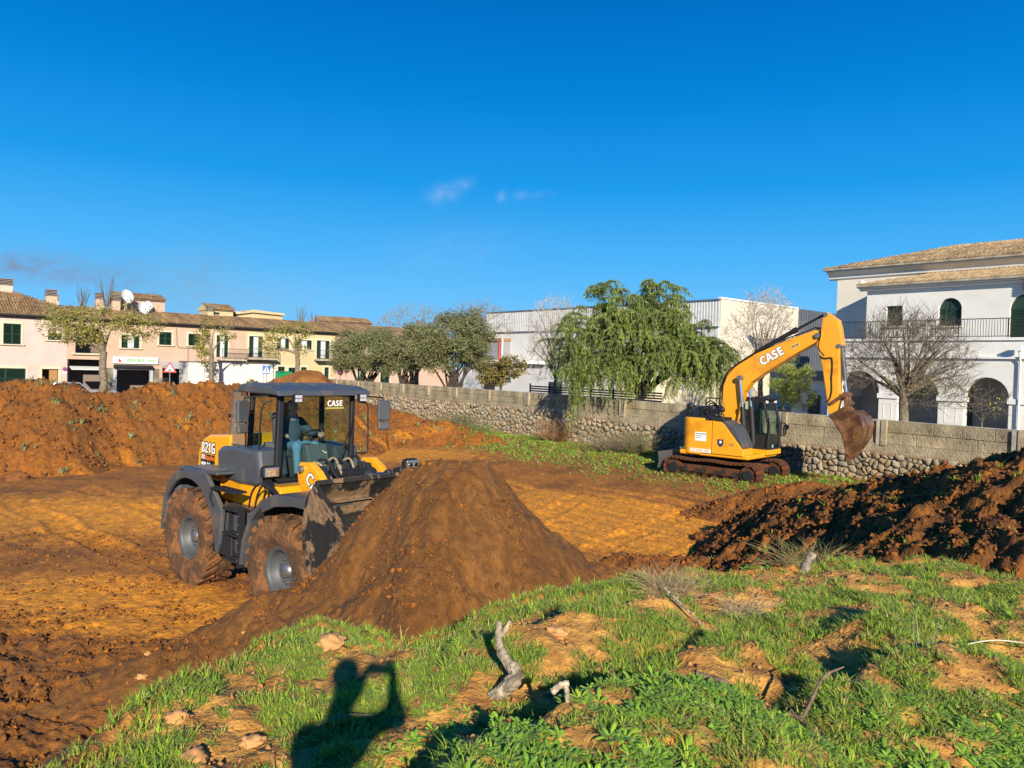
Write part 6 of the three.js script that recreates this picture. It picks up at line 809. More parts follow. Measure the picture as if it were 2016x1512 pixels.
function skeleton(R, wood, twigs, base, fork, r0, targets, o = {}) {
  const nodes = [], N = 6, tp = [], tr = [];
  for (let i = 0; i <= N; i++) { const t = i / N, p = base.clone().lerp(fork, t).add(V((R() - 0.5) * r0 * 0.5 * (i && i < N), 0, (R() - 0.5) * r0 * 0.5 * (i && i < N))); tp.push(p); tr.push(r0 * lerp(1.25, 0.85, Math.sqrt(t))); }
  wood.tube(tp, tr, 9); nodes.push({ p: fork, d: fork.clone().sub(base).normalize(), r: r0 * 0.8, q: 0 });
  const T2 = targets.slice().sort((a, b) => a.distanceTo(fork) - b.distanceTo(fork)), maxD = T2.length ? T2[T2.length - 1].distanceTo(fork) : 1, ends = [];
  const lead = o.lead ?? 7, order = [...Array(lead).keys()].map((i) => T2[Math.floor(T2.length * (0.35 + (0.5 * (i + R())) / lead))]).concat(T2);
  order.forEach((t, k) => {
    let best = null, bc = 1e9; for (const n of nodes) { const L0 = n.p.distanceTo(t), c = L0 * (1.9 - ((t.x - n.p.x) * n.d.x + (t.y - n.p.y) * n.d.y + (t.z - n.p.z) * n.d.z) / (L0 + 1e-6)); if (c < bc) { bc = c; best = n; } }
    if (k < lead) best = nodes[0]; const L = best.p.distanceTo(t); if (L < 0.02) return;
    const rt = o.tip ?? 0.006, ra = Math.min(best.r * 0.75, k < lead ? r0 * 0.5 : rt + L * (o.thick ?? 0.018)), mid = best.p.clone().addScaledVector(best.d, L * 0.35).lerp(best.p.clone().lerp(t, 0.5).add(V((R() - 0.5) * L * 0.3, L * (o.rise ?? 0.05), (R() - 0.5) * L * 0.3)), 0.6);
    const path = [], rad = [], S = k < lead ? 9 : L > 0.7 ? 5 : 3; for (let i = 0; i <= S; i++) { const u = i / S; path.push(best.p.clone().multiplyScalar((1 - u) ** 2).addScaledVector(mid, 2 * u * (1 - u)).addScaledVector(t, u * u)); rad.push(lerp(ra, k < lead ? Math.max(rt, ra * 0.12) : rt, u)); }
    (ra > 0.028 ? wood : twigs).tube(path, rad, ra > 0.05 ? 7 : ra > 0.02 ? 4 : 3);
    for (let i = 1; i <= S; i++) nodes.push({ p: path[i], d: path[i].clone().sub(path[i - 1]).normalize(), r: rad[i], q: best.q + (i === 1 ? 1 : 0) });
    if (k >= lead) ends.push([path[S], path[S].clone().sub(path[S - 1]).normalize()]);
  });
  return ends;
}
const inEll = (R, c, r, lo = 0.3, cut = -1) => { for (;;) { const d = rdir(R); if (d.y < cut) continue; const s = Math.cbrt(lerp(lo ** 3, 1, R())); return V(c[0] + d.x * r[0] * s, c[1] + d.y * r[1] * s, c[2] + d.z * r[2] * s); } };
function treeThing(name, label, x, d, y0, fork, r0, seed, crown, opt = {}) { // crown: list of [centre offset, radii, count]
  const R = rng(seed), o = thing(name, label, opt.cat ?? 'tree', [x, y0, -d], 0, opt.group), wood = new Wood(), tw = new Wood(), lv = new Leaves();
  const tg = []; for (const [c, r, n, lo, cut] of crown) for (let i = 0; i < n; i++) tg.push(inEll(R, c, r, lo ?? 0.3, cut ?? -1));
  const stems = opt.stems ?? [[0, 0]]; let ends = [];
  stems.forEach(([sx, sz], i) => { const sub = tg.filter((_, k) => k % stems.length === i); ends.push(...skeleton(R, wood, tw, V(sx * 0.25, -0.5, sz * 0.25), V(fork[0] + sx, fork[1], fork[2] + sz), r0, sub, opt)); });
  if (opt.fine) for (const [p, d2] of ends) for (let i = 0; i < opt.fine; i++) { const e = d2.clone().addScaledVector(rdir(R), 0.8).add(V(0, 0.25, 0)).setLength(0.25 + 0.4 * R()), b = p.clone().addScaledVector(d2, -0.2 * R()); tw.tube([b, b.clone().addScaledVector(e, 0.5).add(V(0, -0.02, 0)), b.clone().add(e)], [opt.tip, opt.tip * 0.8, opt.tip * 0.5], 3); }
  if (opt.extra) opt.extra(R, tw, lv, ends, wood);
  wood.mesh('trunk', opt.bark ?? M.bark, o);
  if (opt.leaf) { const cen = V(crown[0][0][0] * 0.5, crown[0][0][1] - 0.5, -0.6); const { n, spread, L, W, cols, bias = 0, droop = 0, keep = 1 } = opt.leaf; for (const [p, d2] of ends) { if (R() > keep) continue; for (let i = 0; i < n; i++) { const q = p.clone().add(V((R() + R() + R() - 1.5) * spread, (R() + R() + R() - 1.5) * spread * 0.9, (R() + R() + R() - 1.5) * spread)), dd = rdir(R); dd.y = dd.y * 0.7 + bias - droop; dd.normalize(); const out = q.clone().sub(cen).normalize().multiplyScalar(0.9).add(rdir(R)); const s = dd.clone().cross(out).normalize(), k = 0.7 + 0.6 * R(); lv.add(q, dd, s, L * k, W * k, pick(R, cols)); } } }
  if (lv.P.length) { lv.mesh('crown', leafMat, o); if (tw.P.length) tw.mesh('branches', opt.bark ?? M.bark, o); } else if (tw.P.length) tw.mesh('crown', opt.twig ?? M.twig, o);
  return o;
}
const olive = [[0.175, 0.195, 0.068], [0.225, 0.235, 0.095], [0.13, 0.15, 0.045], [0.27, 0.27, 0.12], [0.19, 0.18, 0.06]];
for (const [label, x, d, cy, rx, ry, seed, cnt] of [['leftmost grey green olive tree behind the far end of the wall', -10.7, 56, 4.75, 2.6, 1.75, 101, 150], ['middle olive tree, lower than the tall one at its right', -7.2, 53, 4.85, 2.3, 1.75, 102, 140], ['tallest many stemmed olive tree left of the yellowish small tree', -3.6, 48.5, 5.25, 2.5, 2.0, 103, 190]])
  treeThing('olive_tree', label, x, d, 0.9, [0, 1.3, 0], 0.16, seed, [[[0, cy - 0.9, 0], [rx, ry, rx * 0.8], cnt, 0.35, -0.75], [[rx * 0.5, cy - 0.4, 0], [rx * 0.5, ry * 0.9, 1], 26, 0.2], [[-rx * 0.45, cy - 1.5, 0.4], [rx * 0.5, ry * 0.6, 1], 22, 0.2]], { group: 'olive trees behind the wall', stems: [[-0.35, 0.1], [0.35, 0], [0.05, -0.3]], bark: M.darkBark, tip: 0.008, leaf: { n: 125, spread: 0.42, L: 0.19, W: 0.055, cols: olive, bias: 0.15 } });
treeThing('small_tree', 'small tree with yellowish brown leaves right of the olives', -0.65, 45, 1.3, [0, 1.5, 0], 0.09, 111, [[[0, 2.5, 0], [1.45, 0.75, 1.1], 70, 0.3], [[-0.6, 2.0, 0], [0.9, 0.5, 0.8], 25, 0.2]], { leaf: { n: 42, spread: 0.24, L: 0.20, W: 0.075, cols: [[0.26, 0.18, 0.025], [0.17, 0.15, 0.028], [0.09, 0.10, 0.022], [0.30, 0.21, 0.03]] } });
const bare = (o) => ({ tip: 0.010, thick: 0.016, rise: 0.06, lead: 16, fine: 2, ...o });
treeThing('bare_tree', 'leafless pale tree directly left of the drooping green tree', 2.6, 46, 1.35, [0, 1.9, 0], 0.15, 121, [[[0, 4.5, 0], [2.0, 2.4, 1.8], 520, 0.35, -0.8], [[-0.9, 3.1, 0], [1.5, 1.4, 1.2], 140, 0.3]], bare({ twig: mat([0.55, 0.48, 0.38], 0.9) }));
treeThing('bare_tree', 'leafless tree behind the excavator boom against the cream warehouse wall', 13.0, 40.5, 1.4, [0, 2.2, 0], 0.15, 122, [[[0, 4.5, 0], [2.0, 2.5, 1.8], 560, 0.35, -0.75], [[0.3, 5.4, 0], [1.3, 1.5, 1.2], 140, 0.3]], bare({ twig: mat([0.55, 0.48, 0.38], 0.9) }));
treeThing('bare_tree', 'leafless spreading tree in front of the white arcaded building', 15.7, 31, 1.4, [0, 1.75, 0], 0.20, 123, [[[0.05, 3.15, 0], [2.55, 2.0, 2.3], 1050, 0.45, -0.55], [[0, 4.2, 0], [1.7, 1.3, 1.6], 260, 0.4], [[0.9, 2.1, 0.2], [1.8, 0.8, 1.5], 150, 0.4]], bare({ lead: 20, fine: 3, tip: 0.0065, thick: 0.013, twig: mat([0.52, 0.44, 0.31], 0.9), extra: (R, tw, lv, ends) => { for (let i = 0; i < 420; i++) { const c = inEll(R, R() < 0.5 ? [-0.35, 2.45, 0.3] : [0.75, 2.3, 0.4], [0.7, 0.55, 0.6], 0.1), dd = rdir(R), s = dd.clone().cross(rdir(R)).normalize(); lv.add(c, dd, s, 0.10, 0.045, pick(R, [[0.40, 0.30, 0.03], [0.26, 0.24, 0.05], [0.33, 0.21, 0.04]])); } } }));
treeThing('bare_shrub', 'small leafless sapling in front of the right hand arch', 17.3, 28.4, 1.4, [0, 1.0, 0], 0.035, 124, [[[0, 1.6, 0], [0.95, 0.75, 0.8], 90, 0.5, -0.6]], bare({ cat: 'sapling', tip: 0.006, lead: 4, twig: mat([0.44, 0.38, 0.31], 0.9), extra: (R, tw, lv) => { for (let i = 0; i < 14; i++) { const c = inEll(R, [0.45, 1.7, 0], [0.3, 0.3, 0.3]), dd = rdir(R); lv.add(c, dd, dd.clone().cross(rdir(R)).normalize(), 0.10, 0.06, [0.45, 0.38, 0.02]); } } }));
treeThing('feathery_tree', 'yellow green feathery tree between the excavator boom and arm', 13.7, 38.4, 1.4, [-0.3, 1.6, 0], 0.08, 131, [[[0, 2.35, 0], [1.15, 1.15, 0.9], 60, 0.3], [[0.6, 1.6, 0], [0.7, 0.7, 0.6], 24, 0.2]], { leaf: { n: 70, spread: 0.26, L: 0.22, W: 0.03, cols: [[0.28, 0.33, 0.045], [0.20, 0.26, 0.04], [0.38, 0.40, 0.06]] } });
// trees in the street on the left
const yel = [[0.34, 0.30, 0.045], [0.27, 0.26, 0.045], [0.40, 0.34, 0.07], [0.20, 0.22, 0.04]];
const sprigs = (list) => (R, tw) => { for (const [cx, cy, n, h] of list) for (let i = 0; i < n; i++) { const a = R() * 6.28, b = V(cx + Math.cos(a) * 0.3 * R(), cy, Math.sin(a) * 0.3 * R()), e = b.clone().add(V(Math.cos(a) * h * 0.3 * R(), h * (0.6 + 0.5 * R()), Math.sin(a) * h * 0.3)); tw.tube([b, b.clone().lerp(e, 0.5).add(V((R() - 0.5) * 0.1, 0, 0)), e], [0.02, 0.014, 0.008], 3); } };
treeThing('street_tree', 'thick trunked pollard tree with sparse yellow green leaves at left', -29.6, 56, 0.2, [0, 4.0, 0], 0.27, 141, [[[-2.7, 5.9, 0], [2.1, 1.35, 1.8], 130, 0.2], [[-0.9, 5.2, 0.6], [1.6, 0.9, 1.4], 60, 0.2], [[2.3, 5.9, 0], [1.9, 1.15, 1.6], 95, 0.25], [[0.2, 6.6, 0], [2.2, 0.9, 1.4], 50, 0.3]], { tip: 0.012, thick: 0.03, lead: 8, group: 'pollard trees along the far street', leaf: { n: 22, spread: 0.36, L: 0.19, W: 0.08, cols: yel, keep: 0.85 }, extra: sprigs([[-1.6, 7.2, 26, 1.5], [0.1, 7.3, 30, 2.1], [-4, 6.6, 12, 1.0], [2.2, 6.9, 14, 1.2], [3.6, 6.4, 10, 1.1]]) });
treeThing('street_tree', 'slim pollard tree in front of the white truck', -23.75, 61, 0.2, [0, 4.1, 0], 0.2, 142, [[[-0.7, 4.7, 0], [0.7, 1.5, 0.6], 60, 0.2], [[1.3, 5.8, 0], [0.9, 0.7, 0.6], 26, 0.5], [[-0.3, 6.2, 0], [0.9, 0.7, 0.6], 20, 0.5]], { tip: 0.012, thick: 0.035, lead: 4, group: 'pollard trees along the far street', leaf: { n: 22, spread: 0.28, L: 0.20, W: 0.085, cols: yel, keep: 0.7 }, extra: sprigs([[-0.5, 6.2, 8, 1.0], [1.6, 6.1, 8, 0.9]]) });
treeThing('street_tree', 'pollard tree with a forked crown above the pointed mound', -18.1, 65, 0.2, [0, 4.3, 0], 0.22, 143, [[[-2.2, 5.2, 0], [1.1, 1.5, 0.8], 70, 0.2], [[0.0, 6.4, 0], [1.6, 0.7, 0.8], 50, 0.3], [[0.4, 5.2, 0], [0.7, 1.0, 0.6], 20, 0.3]], { tip: 0.012, thick: 0.035, lead: 5, group: 'pollard trees along the far street', leaf: { n: 20, spread: 0.30, L: 0.20, W: 0.085, cols: yel, keep: 0.75 }, extra: sprigs([[0.2, 6.9, 22, 1.5], [-2.2, 6.4, 10, 1.0], [1.2, 6.7, 10, 1.2]]) });
treeThing('bare_tree', 'leafless twiggy tree top showing behind the olive trees', -7.4, 60, 0.6, [0, 3.0, 0], 0.2, 144, [[[0, 5.6, 0], [3.6, 2.5, 2.2], 420, 0.6, -0.2], [[4.6, 6.2, 0], [3.0, 2.4, 2], 300, 0.6, -0.2]], bare({ tip: 0.01 }));
{ // drooping pepper tree leaning over the wall
  const R = rng(151), o = thing('pepper_tree', 'large drooping green pepper tree hanging over the block wall', 'tree', [6.0, 1.4, -36.8]), wood = new Wood(), tw = new Wood(), lv = new Leaves(), cl = [];
  for (let i = 0; i < 150; i++) { const p = inEll(R, [-0.1, 3.5, 0.1], [4.3, 2.7, 2.8], 0.55, -0.25); cl.push(p); } for (let i = 0; i < 40; i++) cl.push(inEll(R, [0.1, 5.0, 0.5], [2.7, 1.4, 1.8], 0.4)); for (let i = 0; i < 12; i++) cl.push(V(-1.6 + (R() - 0.5) * 1.5, 5.6 + R() * 1.2, (R() - 0.5) * 1.5)); for (let i = 0; i < 14; i++) cl.push(V(1.1 + (R() - 0.5) * 1.7, 5.6 + R() * 1.2, (R() - 0.5) * 1.5)); for (let i = 0; i < 60; i++) cl.push(inEll(R, [0.2, 2.7, 0.9], [3.6, 1.3, 1.6], 0.2, -0.5)); for (let i = 0; i < 14; i++) cl.push(V(-3.4 + R() * 1.0, 2.0 + R() * 1.6, 0.6 + R() * 1.6)); for (let i = 0; i < 10; i++) cl.push(V(3.4 + R() * 1.0, 2.2 + R() * 1.5, (R() - 0.3) * 1.5));
  skeleton(R, wood, tw, V(0, -0.6, 0), V(0.15, 1.2, 0), 0.30, cl, { lead: 8, tip: 0.012, thick: 0.03, rise: 0.12 });
  const cols = [[0.15, 0.21, 0.026], [0.19, 0.26, 0.034], [0.10, 0.145, 0.02], [0.23, 0.29, 0.045], [0.18, 0.20, 0.04]];
  for (const c of cl) { const hang = c.y > 5 ? 0.6 : 0.95; for (let s = 0; s < 14; s++) { const a = R() * 6.283, r = (c.y > 4.8 ? 0.2 : 0.3) + (c.y > 4.8 ? 0.45 : 0.8) * R(), len = hang * (0.55 + 0.8 * R()), b = c.clone(), out = V(Math.cos(a), 0.25, Math.sin(a)), tone = pick(R, cols); let p = b.clone(), v = out.multiplyScalar(r * 1.6); const path = [p.clone()]; const n = Math.ceil(len / 0.085); for (let i = 0; i < n; i++) { v.multiplyScalar(0.86); v.y -= 0.13; const st = v.clone().setLength(0.085); p.add(st); if (i % 4 === 0) path.push(p.clone()); const dd = st.clone().normalize().multiplyScalar(0.8).add(rdir(R).multiplyScalar(0.75)); dd.y -= 0.35; dd.normalize(); const sd = dd.clone().cross(V(p.x * 0.35, 0.35, p.z * 0.3 + 0.3).add(rdir(R))).normalize(), k = 0.8 + 0.4 * R(); for (let q = 0; q < 2; q++) lv.add(p.clone().add(V((R() - 0.5) * 0.12, (R() - 0.5) * 0.08, (R() - 0.5) * 0.12)), dd, sd, 0.19 * k, 0.042, [tone[0] * k, tone[1] * k, tone[2] * k]); } if (path.length > 1) tw.tube(path, path.map(() => 0.004), 3); } }
  for (const [hx, hz, len] of [[-3.2, 1.9, 3.0], [-3.0, 2.1, 2.5], [-2.8, 1.9, 2.2], [-1.7, 2.0, 1.7], [-1.0, 2.1, 2.0], [-0.6, 1.9, 1.6], [0.2, 1.8, 1.5], [3.4, 0.9, 2.2], [3.8, 0.8, 2.4], [3.0, 1.0, 2.0]]) for (let s = 0; s < 16; s++) { const p = V(hx + (R() - 0.5) * 0.6, 2.6 + R() * 0.4, hz + (R() - 0.5) * 0.4), tone = pick(R, cols), n = Math.ceil((len * (0.5 + 0.6 * R())) / 0.08); for (let i = 0; i < n; i++) { p.y -= 0.08; p.x += (R() - 0.5) * 0.03; const dd = rdir(R).multiplyScalar(0.7); dd.y -= 0.9; dd.normalize(); lv.add(p.clone(), dd, dd.clone().cross(rdir(R)).normalize(), 0.18, 0.042, tone); } }
  wood.mesh('trunk', M.darkBark, o); tw.mesh('branches', M.darkBark, o); lv.mesh('crown', leafMat, o);
}
// ---------- clods, grass, weeds, sticks ----------
const clodGeos = [1, 2, 3].map((s) => { let ge = mergeVertices(new THREE.IcosahedronGeometry(1, 1).deleteAttribute('uv').deleteAttribute('normal')); const p = ge.attributes.position; for (let i = 0; i < p.count; i++) { const v = V(p.getX(i), p.getY(i), p.getZ(i)), k = 1 + 0.42 * n3(v.x * 1.2 + s * 7, v.y * 1.2, v.z * 1.2) + 0.26 * n3(v.x * 3.1, v.y * 3.1 + s, v.z * 3.1); p.setXYZ(i, v.x * k, v.y * k * 0.8, v.z * k); } ge.computeVertexNormals(); return ge; });
const inst = (name, label, cat, ge, m, list) => { // list of [matrix, color]
  const o = new THREE.InstancedMesh(ge, m, list.length); o.name = numbered(name); list.forEach(([q, c], i) => { o.setMatrixAt(i, q); if (c) o.setColorAt(i, C(...c)); }); o.instanceMatrix.needsUpdate = true; scene.add(o); return tag(o, label, cat, null, 'stuff'); };
const mtx = (x, y, z, q, sx, sy = sx, sz = sx) => new THREE.Matrix4().compose(V(x, y, z), q, V(sx, sy, sz));
const rq = (R) => new THREE.Quaternion(R() - 0.5, R() - 0.5, R() - 0.5, R() - 0.5).normalize();
const clodMat = mat([1, 1, 1], 1);
function clods(label, n, seed, box, accept, s0, s1, pw, cols) {
  const R = rng(seed), lists = [[], [], []]; let tries = 0, k = 0;
  while (k < n && tries++ < n * 12) { const x = lerp(box[0], box[1], R()), d = lerp(box[2], box[3], R()), a = accept(x, d); if (R() > a) continue; const h = surfH(x, d), s = lerp(s0, s1, R() ** pw); lists[k % 3].push([mtx(x, h + s * 0.15, -d, rq(R), s * (0.8 + 0.5 * R()), s * (0.6 + 0.4 * R()), s * (0.8 + 0.5 * R())), pick(R, cols).map((v) => v * 0.72)]); k++; }
  const o = lists.map((l, i) => [l, clodGeos[i]]).filter(([l]) => l.length); o.forEach(([l, ge], i) => inst('soil_clods', label + ['', ', smaller lumps', ', crumbs'][i], 'clods', ge, clodMat, l));
}
const above = (f) => (x, d) => { const h = heapF[f](x, d), b = baseH(x, d); return h > b + 0.02 ? 1 : 0; };
const patch = (x, d, k, a, b) => sst(a, b, fbm(x * k, d * k + 40, 3));
clods('loose brown clods on the churned plot floor at lower left', 26000, 301, [-13, 0.2, 6, 17], (x, d) => (bankS(x, d) < -0.5 ? (0.15 + patch(x, d, 0.7, -0.1, 0.5)) * lerp(1, 0.4, sst(10, 14, d)) : 0), 0.005, 0.034, 5, [SOIL.brown, SOIL.dark, SOIL.brown, SOIL.red]);
clods('crumbs of soil on the heap before the bucket', 24000, 302, [-4.2, 2.2, 5.6, 11], (x, d) => above('dumped')(x, d) * (0.08 + patch(x, d, 1.2, 0.0, 0.5)), 0.003, 0.013, 4, [[0.21, 0.084, 0.014], SOIL.dark, [0.23, 0.094, 0.018]]);
clods('dark red clods on the heap at the right edge', 26000, 303, [2.6, 10.5, 6.8, 17], (x, d) => lerp(1, 0.35, sst(10, 15, d)) * above('clods')(x, d) * (0.25 + patch(x, d, 1.0, -0.3, 0.4)), 0.006, 0.036, 3.5, [SOIL.brown, SOIL.dark, [0.30, 0.105, 0.012]]);
clods('clods on the low diggings near the excavator', 10000, 304, [0.6, 13, 10, 22.5], (x, d) => above('dug')(x, d) * 0.9, 0.010, 0.05, 4, [SOIL.red, SOIL.brown, SOIL.dark]);
clods('clods on the long berm behind the loader', 12000, 305, [-23, 1, 21, 38], (x, d) => above('berm')(x, d) * (0.2 + patch(x, d, 0.5, -0.2, 0.4)), 0.015, 0.08, 5, [SOIL.red, SOIL.brown, SOIL.dark, [0.26, 0.10, 0.03]]);
clods('scattered clods on the orange floor of the plot', 7000, 306, [-9, 7, 15, 30], (x, d) => (above('dug')(x, d) ? 0 : 0.5), 0.006, 0.03, 5, [[0.42, 0.16, 0.026], SOIL.brown, SOIL.red]);
clods('tan clods among the grass of the bank', 9000, 307, [-2.4, 6.8, 2.9, 8.6], (x, d) => (bankS(x, d) > 0 ? 1.05 - grassMask(x, d) : 0), 0.003, 0.020, 4.5, [[0.54, 0.27, 0.09], [0.46, 0.22, 0.07], [0.38, 0.17, 0.05]]);

// grass tufts
function tuftGeo(seed, n, h, w, lean) { const R = rng(seed), P = []; for (let i = 0; i < n; i++) { const a = R() * 6.283, r = 0.022 * Math.sqrt(R()), bx = Math.cos(a) * r, bz = Math.sin(a) * r, d = a + (R() - 0.5), L = h * (0.55 + 0.6 * R()), le = lean * (0.4 + R()), ww = w * (0.7 + 0.6 * R()), sx = -Math.sin(d) * ww, sz = Math.cos(d) * ww, at = (t) => [bx + Math.cos(d) * le * L * t * t, L * t * (1 - 0.25 * le * t), bz + Math.sin(d) * le * L * t * t]; const p0 = at(0), p1 = at(0.55), p2 = at(1); const A = [p0[0] - sx, p0[1], p0[2] - sz], B = [p0[0] + sx, p0[1], p0[2] + sz], D = [p1[0] - sx * 0.8, p1[1], p1[2] - sz * 0.8], E = [p1[0] + sx * 0.8, p1[1], p1[2] + sz * 0.8]; P.push(...A, ...B, ...E, ...A, ...E, ...D, ...D, ...E, ...p2); } const ge = new THREE.BufferGeometry(); ge.setAttribute('position', new THREE.Float32BufferAttribute(P, 3)); ge.computeVertexNormals(); return ge; }
function weedGeo(seed, n, L, W) { const R = rng(seed), P = []; for (let i = 0; i < n; i++) { const a = (i / n) * 6.283 + R() * 0.7, l = L * (0.6 + 0.6 * R()), w = W * (0.7 + 0.5 * R()), up = 0.35 + 0.7 * R(), c = Math.cos(a), s = Math.sin(a); const at = (t, side) => { const r = l * t, y = l * (up * t - 0.45 * t * t) + 0.006; return [c * r - s * side, y - Math.abs(side) * 0.25, s * r + c * side]; }; const prof = [[0.08, 0.1], [0.45, 0.7], [0.72, 1], [0.92, 0.65]]; for (let k = 0; k < 3; k++) for (const sg of [-1, 1]) { const p = at(prof[k][0], 0), q = at(prof[k + 1][0], 0), e = at(prof[k][0], sg * w * prof[k][1]), f = at(prof[k + 1][0], sg * w * prof[k + 1][1]); if (sg > 0) P.push(...p, ...q, ...f, ...p, ...f, ...e); else P.push(...p, ...f, ...q, ...p, ...e, ...f); } const tip = at(1, 0), q = at(0.92, 0); for (const sg of [-1, 1]) { const f = at(0.92, sg * w * 0.65); if (sg > 0) P.push(...q, ...tip, ...f); else P.push(...q, ...f, ...tip); } } const ge = new THREE.BufferGeometry(); ge.setAttribute('position', new THREE.Float32BufferAttribute(P, 3)); ge.computeVertexNormals(); return ge; }
const bladeMat = new THREE.MeshPhysicalMaterial({ color: C(1, 1, 1), roughness: 0.85, side: THREE.DoubleSide, transmission: 0.3, thickness: 0 });
const green = [[0.23, 0.36, 0.014], [0.29, 0.43, 0.020], [0.17, 0.28, 0.012], [0.34, 0.43, 0.028], [0.22, 0.35, 0.022], [0.44, 0.39, 0.09]], lush = [[0.17, 0.35, 0.014], [0.23, 0.43, 0.020], [0.30, 0.49, 0.026], [0.14, 0.28, 0.013]];
function scatter(name, label, cat, geos, n, seed, box, accept, s0, s1, cols, yaw = true) { const R = rng(seed), lists = geos.map(() => []); let tries = 0, k = 0; while (k < n && tries++ < n * 14) { const x = lerp(box[0], box[1], R()), d = lerp(box[2], box[3], R()); if (R() > accept(x, d)) continue; const s = lerp(s0, s1, R()); lists[k % geos.length].push([mtx(x, surfH(x, d) - 0.004, -d, new THREE.Quaternion().setFromEuler(new THREE.Euler((R() - 0.5) * 0.4, R() * 6.283, (R() - 0.5) * 0.4)), s), pick(R, cols)]); k++; } lists.forEach((l, i) => l.length && inst(name, label + ['', ' (finer)', ' (taller)'][i], cat, geos[i], bladeMat, l)); }
const onBank = (x, d) => bankS(x, d) > -0.12 && heapF.dumped(x, d) < baseH(x, d) + 0.03 && !(x > 2.4 && heapF.clods(x, d) > baseH(x, d) + 0.02);
const leafy = (x, d) => sst(4.35, 3.7, d - 0.35 * sst(1.5, 4, x)) * sst(-0.6, 0.25, x);
const tufts = [tuftGeo(1, 8, 0.048, 0.0030, 1.1), tuftGeo(2, 9, 0.034, 0.0028, 1.3), tuftGeo(3, 7, 0.066, 0.0032, 0.9)];
scatter('grass', 'short green grass tufts on the near bank', 'grass', tufts, 27000, 401, [-2.6, 7.2, 2.9, 8.8], (x, d) => (onBank(x, d) ? grassMask(x, d) * lerp(1, 0.3, leafy(x, d)) * lerp(1, 0.55, sst(4.5, 8, d)) + 0.35 * sst(0.35, 0, Math.abs(bankS(x, d) - 0.05)) * sst(2.6, 1.4, x) : 0), 0.6, 1.35, green);
scatter('weeds', 'broad leaved green weeds covering the hump at lower right', 'weeds', [weedGeo(5, 6, 0.050, 0.0095), weedGeo(6, 7, 0.042, 0.010), weedGeo(7, 5, 0.062, 0.011)], 9000, 402, [-0.7, 5.5, 2.8, 5.6], (x, d) => (onBank(x, d) ? leafy(x, d) * sst(-0.35, 0.15, fbm(x * 1.3 + 60, d * 1.3, 3)) : 0), 0.5, 1.25, lush);
scatter('weeds', 'low leafy weeds scattered through the bank grass', 'weeds', [weedGeo(8, 7, 0.05, 0.009), weedGeo(9, 9, 0.045, 0.008)], 5200, 403, [-2.5, 7, 2.9, 8.5], (x, d) => (onBank(x, d) ? grassMask(x, d) * 0.8 : 0), 0.5, 1.15, green);
const strip = (x, d) => { const [t, u] = tu(x, -d), n = fbm(x * 0.35, d * 0.35, 4, 0.6), f = fbm(x * 1.7, d * 1.7, 4, 0.65); return u < -0.3 ? sst(7.2, 3.5, -u + 1.6 * n) * sst(20, 16.5, t) * sst(-12, -6, t) * sst(-0.2, 0.35, f + 0.2) : 0; };
scatter('grass', 'strip of bright green grass along the foot of the stone wall', 'grass', [tuftGeo(11, 12, 0.09, 0.008, 1.0), tuftGeo(12, 14, 0.07, 0.007, 1.2)], 5200, 404, [-3, 17, 18, 42], (x, d) => strip(x, d) * (above('dug')(x, d) ? 0.1 : 1), 0.8, 1.7, green);
scatter('grass', 'sparse green sprouts on the brown berm', 'grass', [tuftGeo(13, 12, 0.16, 0.012, 1.0)], 700, 405, [-20, 0, 22, 38], (x, d) => above('berm')(x, d) * sst(0.3, 0.6, fbm(x * 0.8 + 50, d * 0.8, 3)), 0.8, 1.8, [[0.25, 0.30, 0.10], [0.30, 0.32, 0.12]]);
scatter('grass', 'few green sprigs among the dark clods at right', 'grass', [tuftGeo(14, 10, 0.11, 0.006, 1.2)], 220, 406, [2.8, 9, 7, 15], (x, d) => above('clods')(x, d) * sst(0.2, 0.5, fbm(x * 2 + 5, d * 2, 3)), 0.6, 1.3, green);

// dry bushes and wisps
function bush(name, label, x, d, h, w, n, seed, cols, blade = 0.004, sink = 0.02) { const R = rng(seed), o = thing(name, label, 'bush', [x, surfH(x, d) - sink, -d]), lv = new Leaves(), wd = new Wood(); for (let i = 0; i < n; i++) { const a = R() * 6.283, r = Math.sqrt(R()) * w * 0.35, e = w * (0.2 + R()) * 0.9, b = V(Math.cos(a) * r, 0, Math.sin(a) * r), tip = V(Math.cos(a) * e + (R() - 0.5) * w * 1.3, h * (0.15 + 0.85 * R()), Math.sin(a) * e + (R() - 0.5) * w * 1.3), mid = b.clone().lerp(tip, 0.5).add(V((R() - 0.5) * w * 0.5, h * (0.05 + 0.2 * R()), (R() - 0.5) * w * 0.5)), col = pick(R, cols); for (const [p, q, k] of [[b, mid, 1], [mid, tip, 0.7]]) { const c = p.clone().lerp(q, 0.5), dd = q.clone().sub(p), L = dd.length(); dd.normalize(); lv.add(c, dd, dd.clone().cross(rdir(R)).normalize(), L * 1.15, blade * 2.2 * k, col); } } lv.mesh('stems', leafMat, o); return o; }
const dry = [[0.42, 0.36, 0.24], [0.35, 0.28, 0.17], [0.5, 0.44, 0.32]], dryg = [[0.40, 0.34, 0.11], [0.30, 0.28, 0.08], [0.46, 0.36, 0.15]];
bush('dry_bush', 'grey dry grass bush at the far rim of the bank', 1.42, 6.75, 0.30, 0.34, 700, 501, [[0.44, 0.31, 0.15], [0.32, 0.22, 0.10], [0.52, 0.40, 0.22]], 0.0022);
bush('dry_bush', 'small bleached tangle of dead stems right of the grey bush', 1.95, 6.3, 0.20, 0.24, 260, 502, [[0.60, 0.47, 0.28], [0.46, 0.34, 0.19]], 0.0024);
bush('dry_bush', 'wispy dry green grass clump at the foot of the red clods', 3.35, 8.45, 0.42, 0.5, 520, 503, dryg, 0.002);
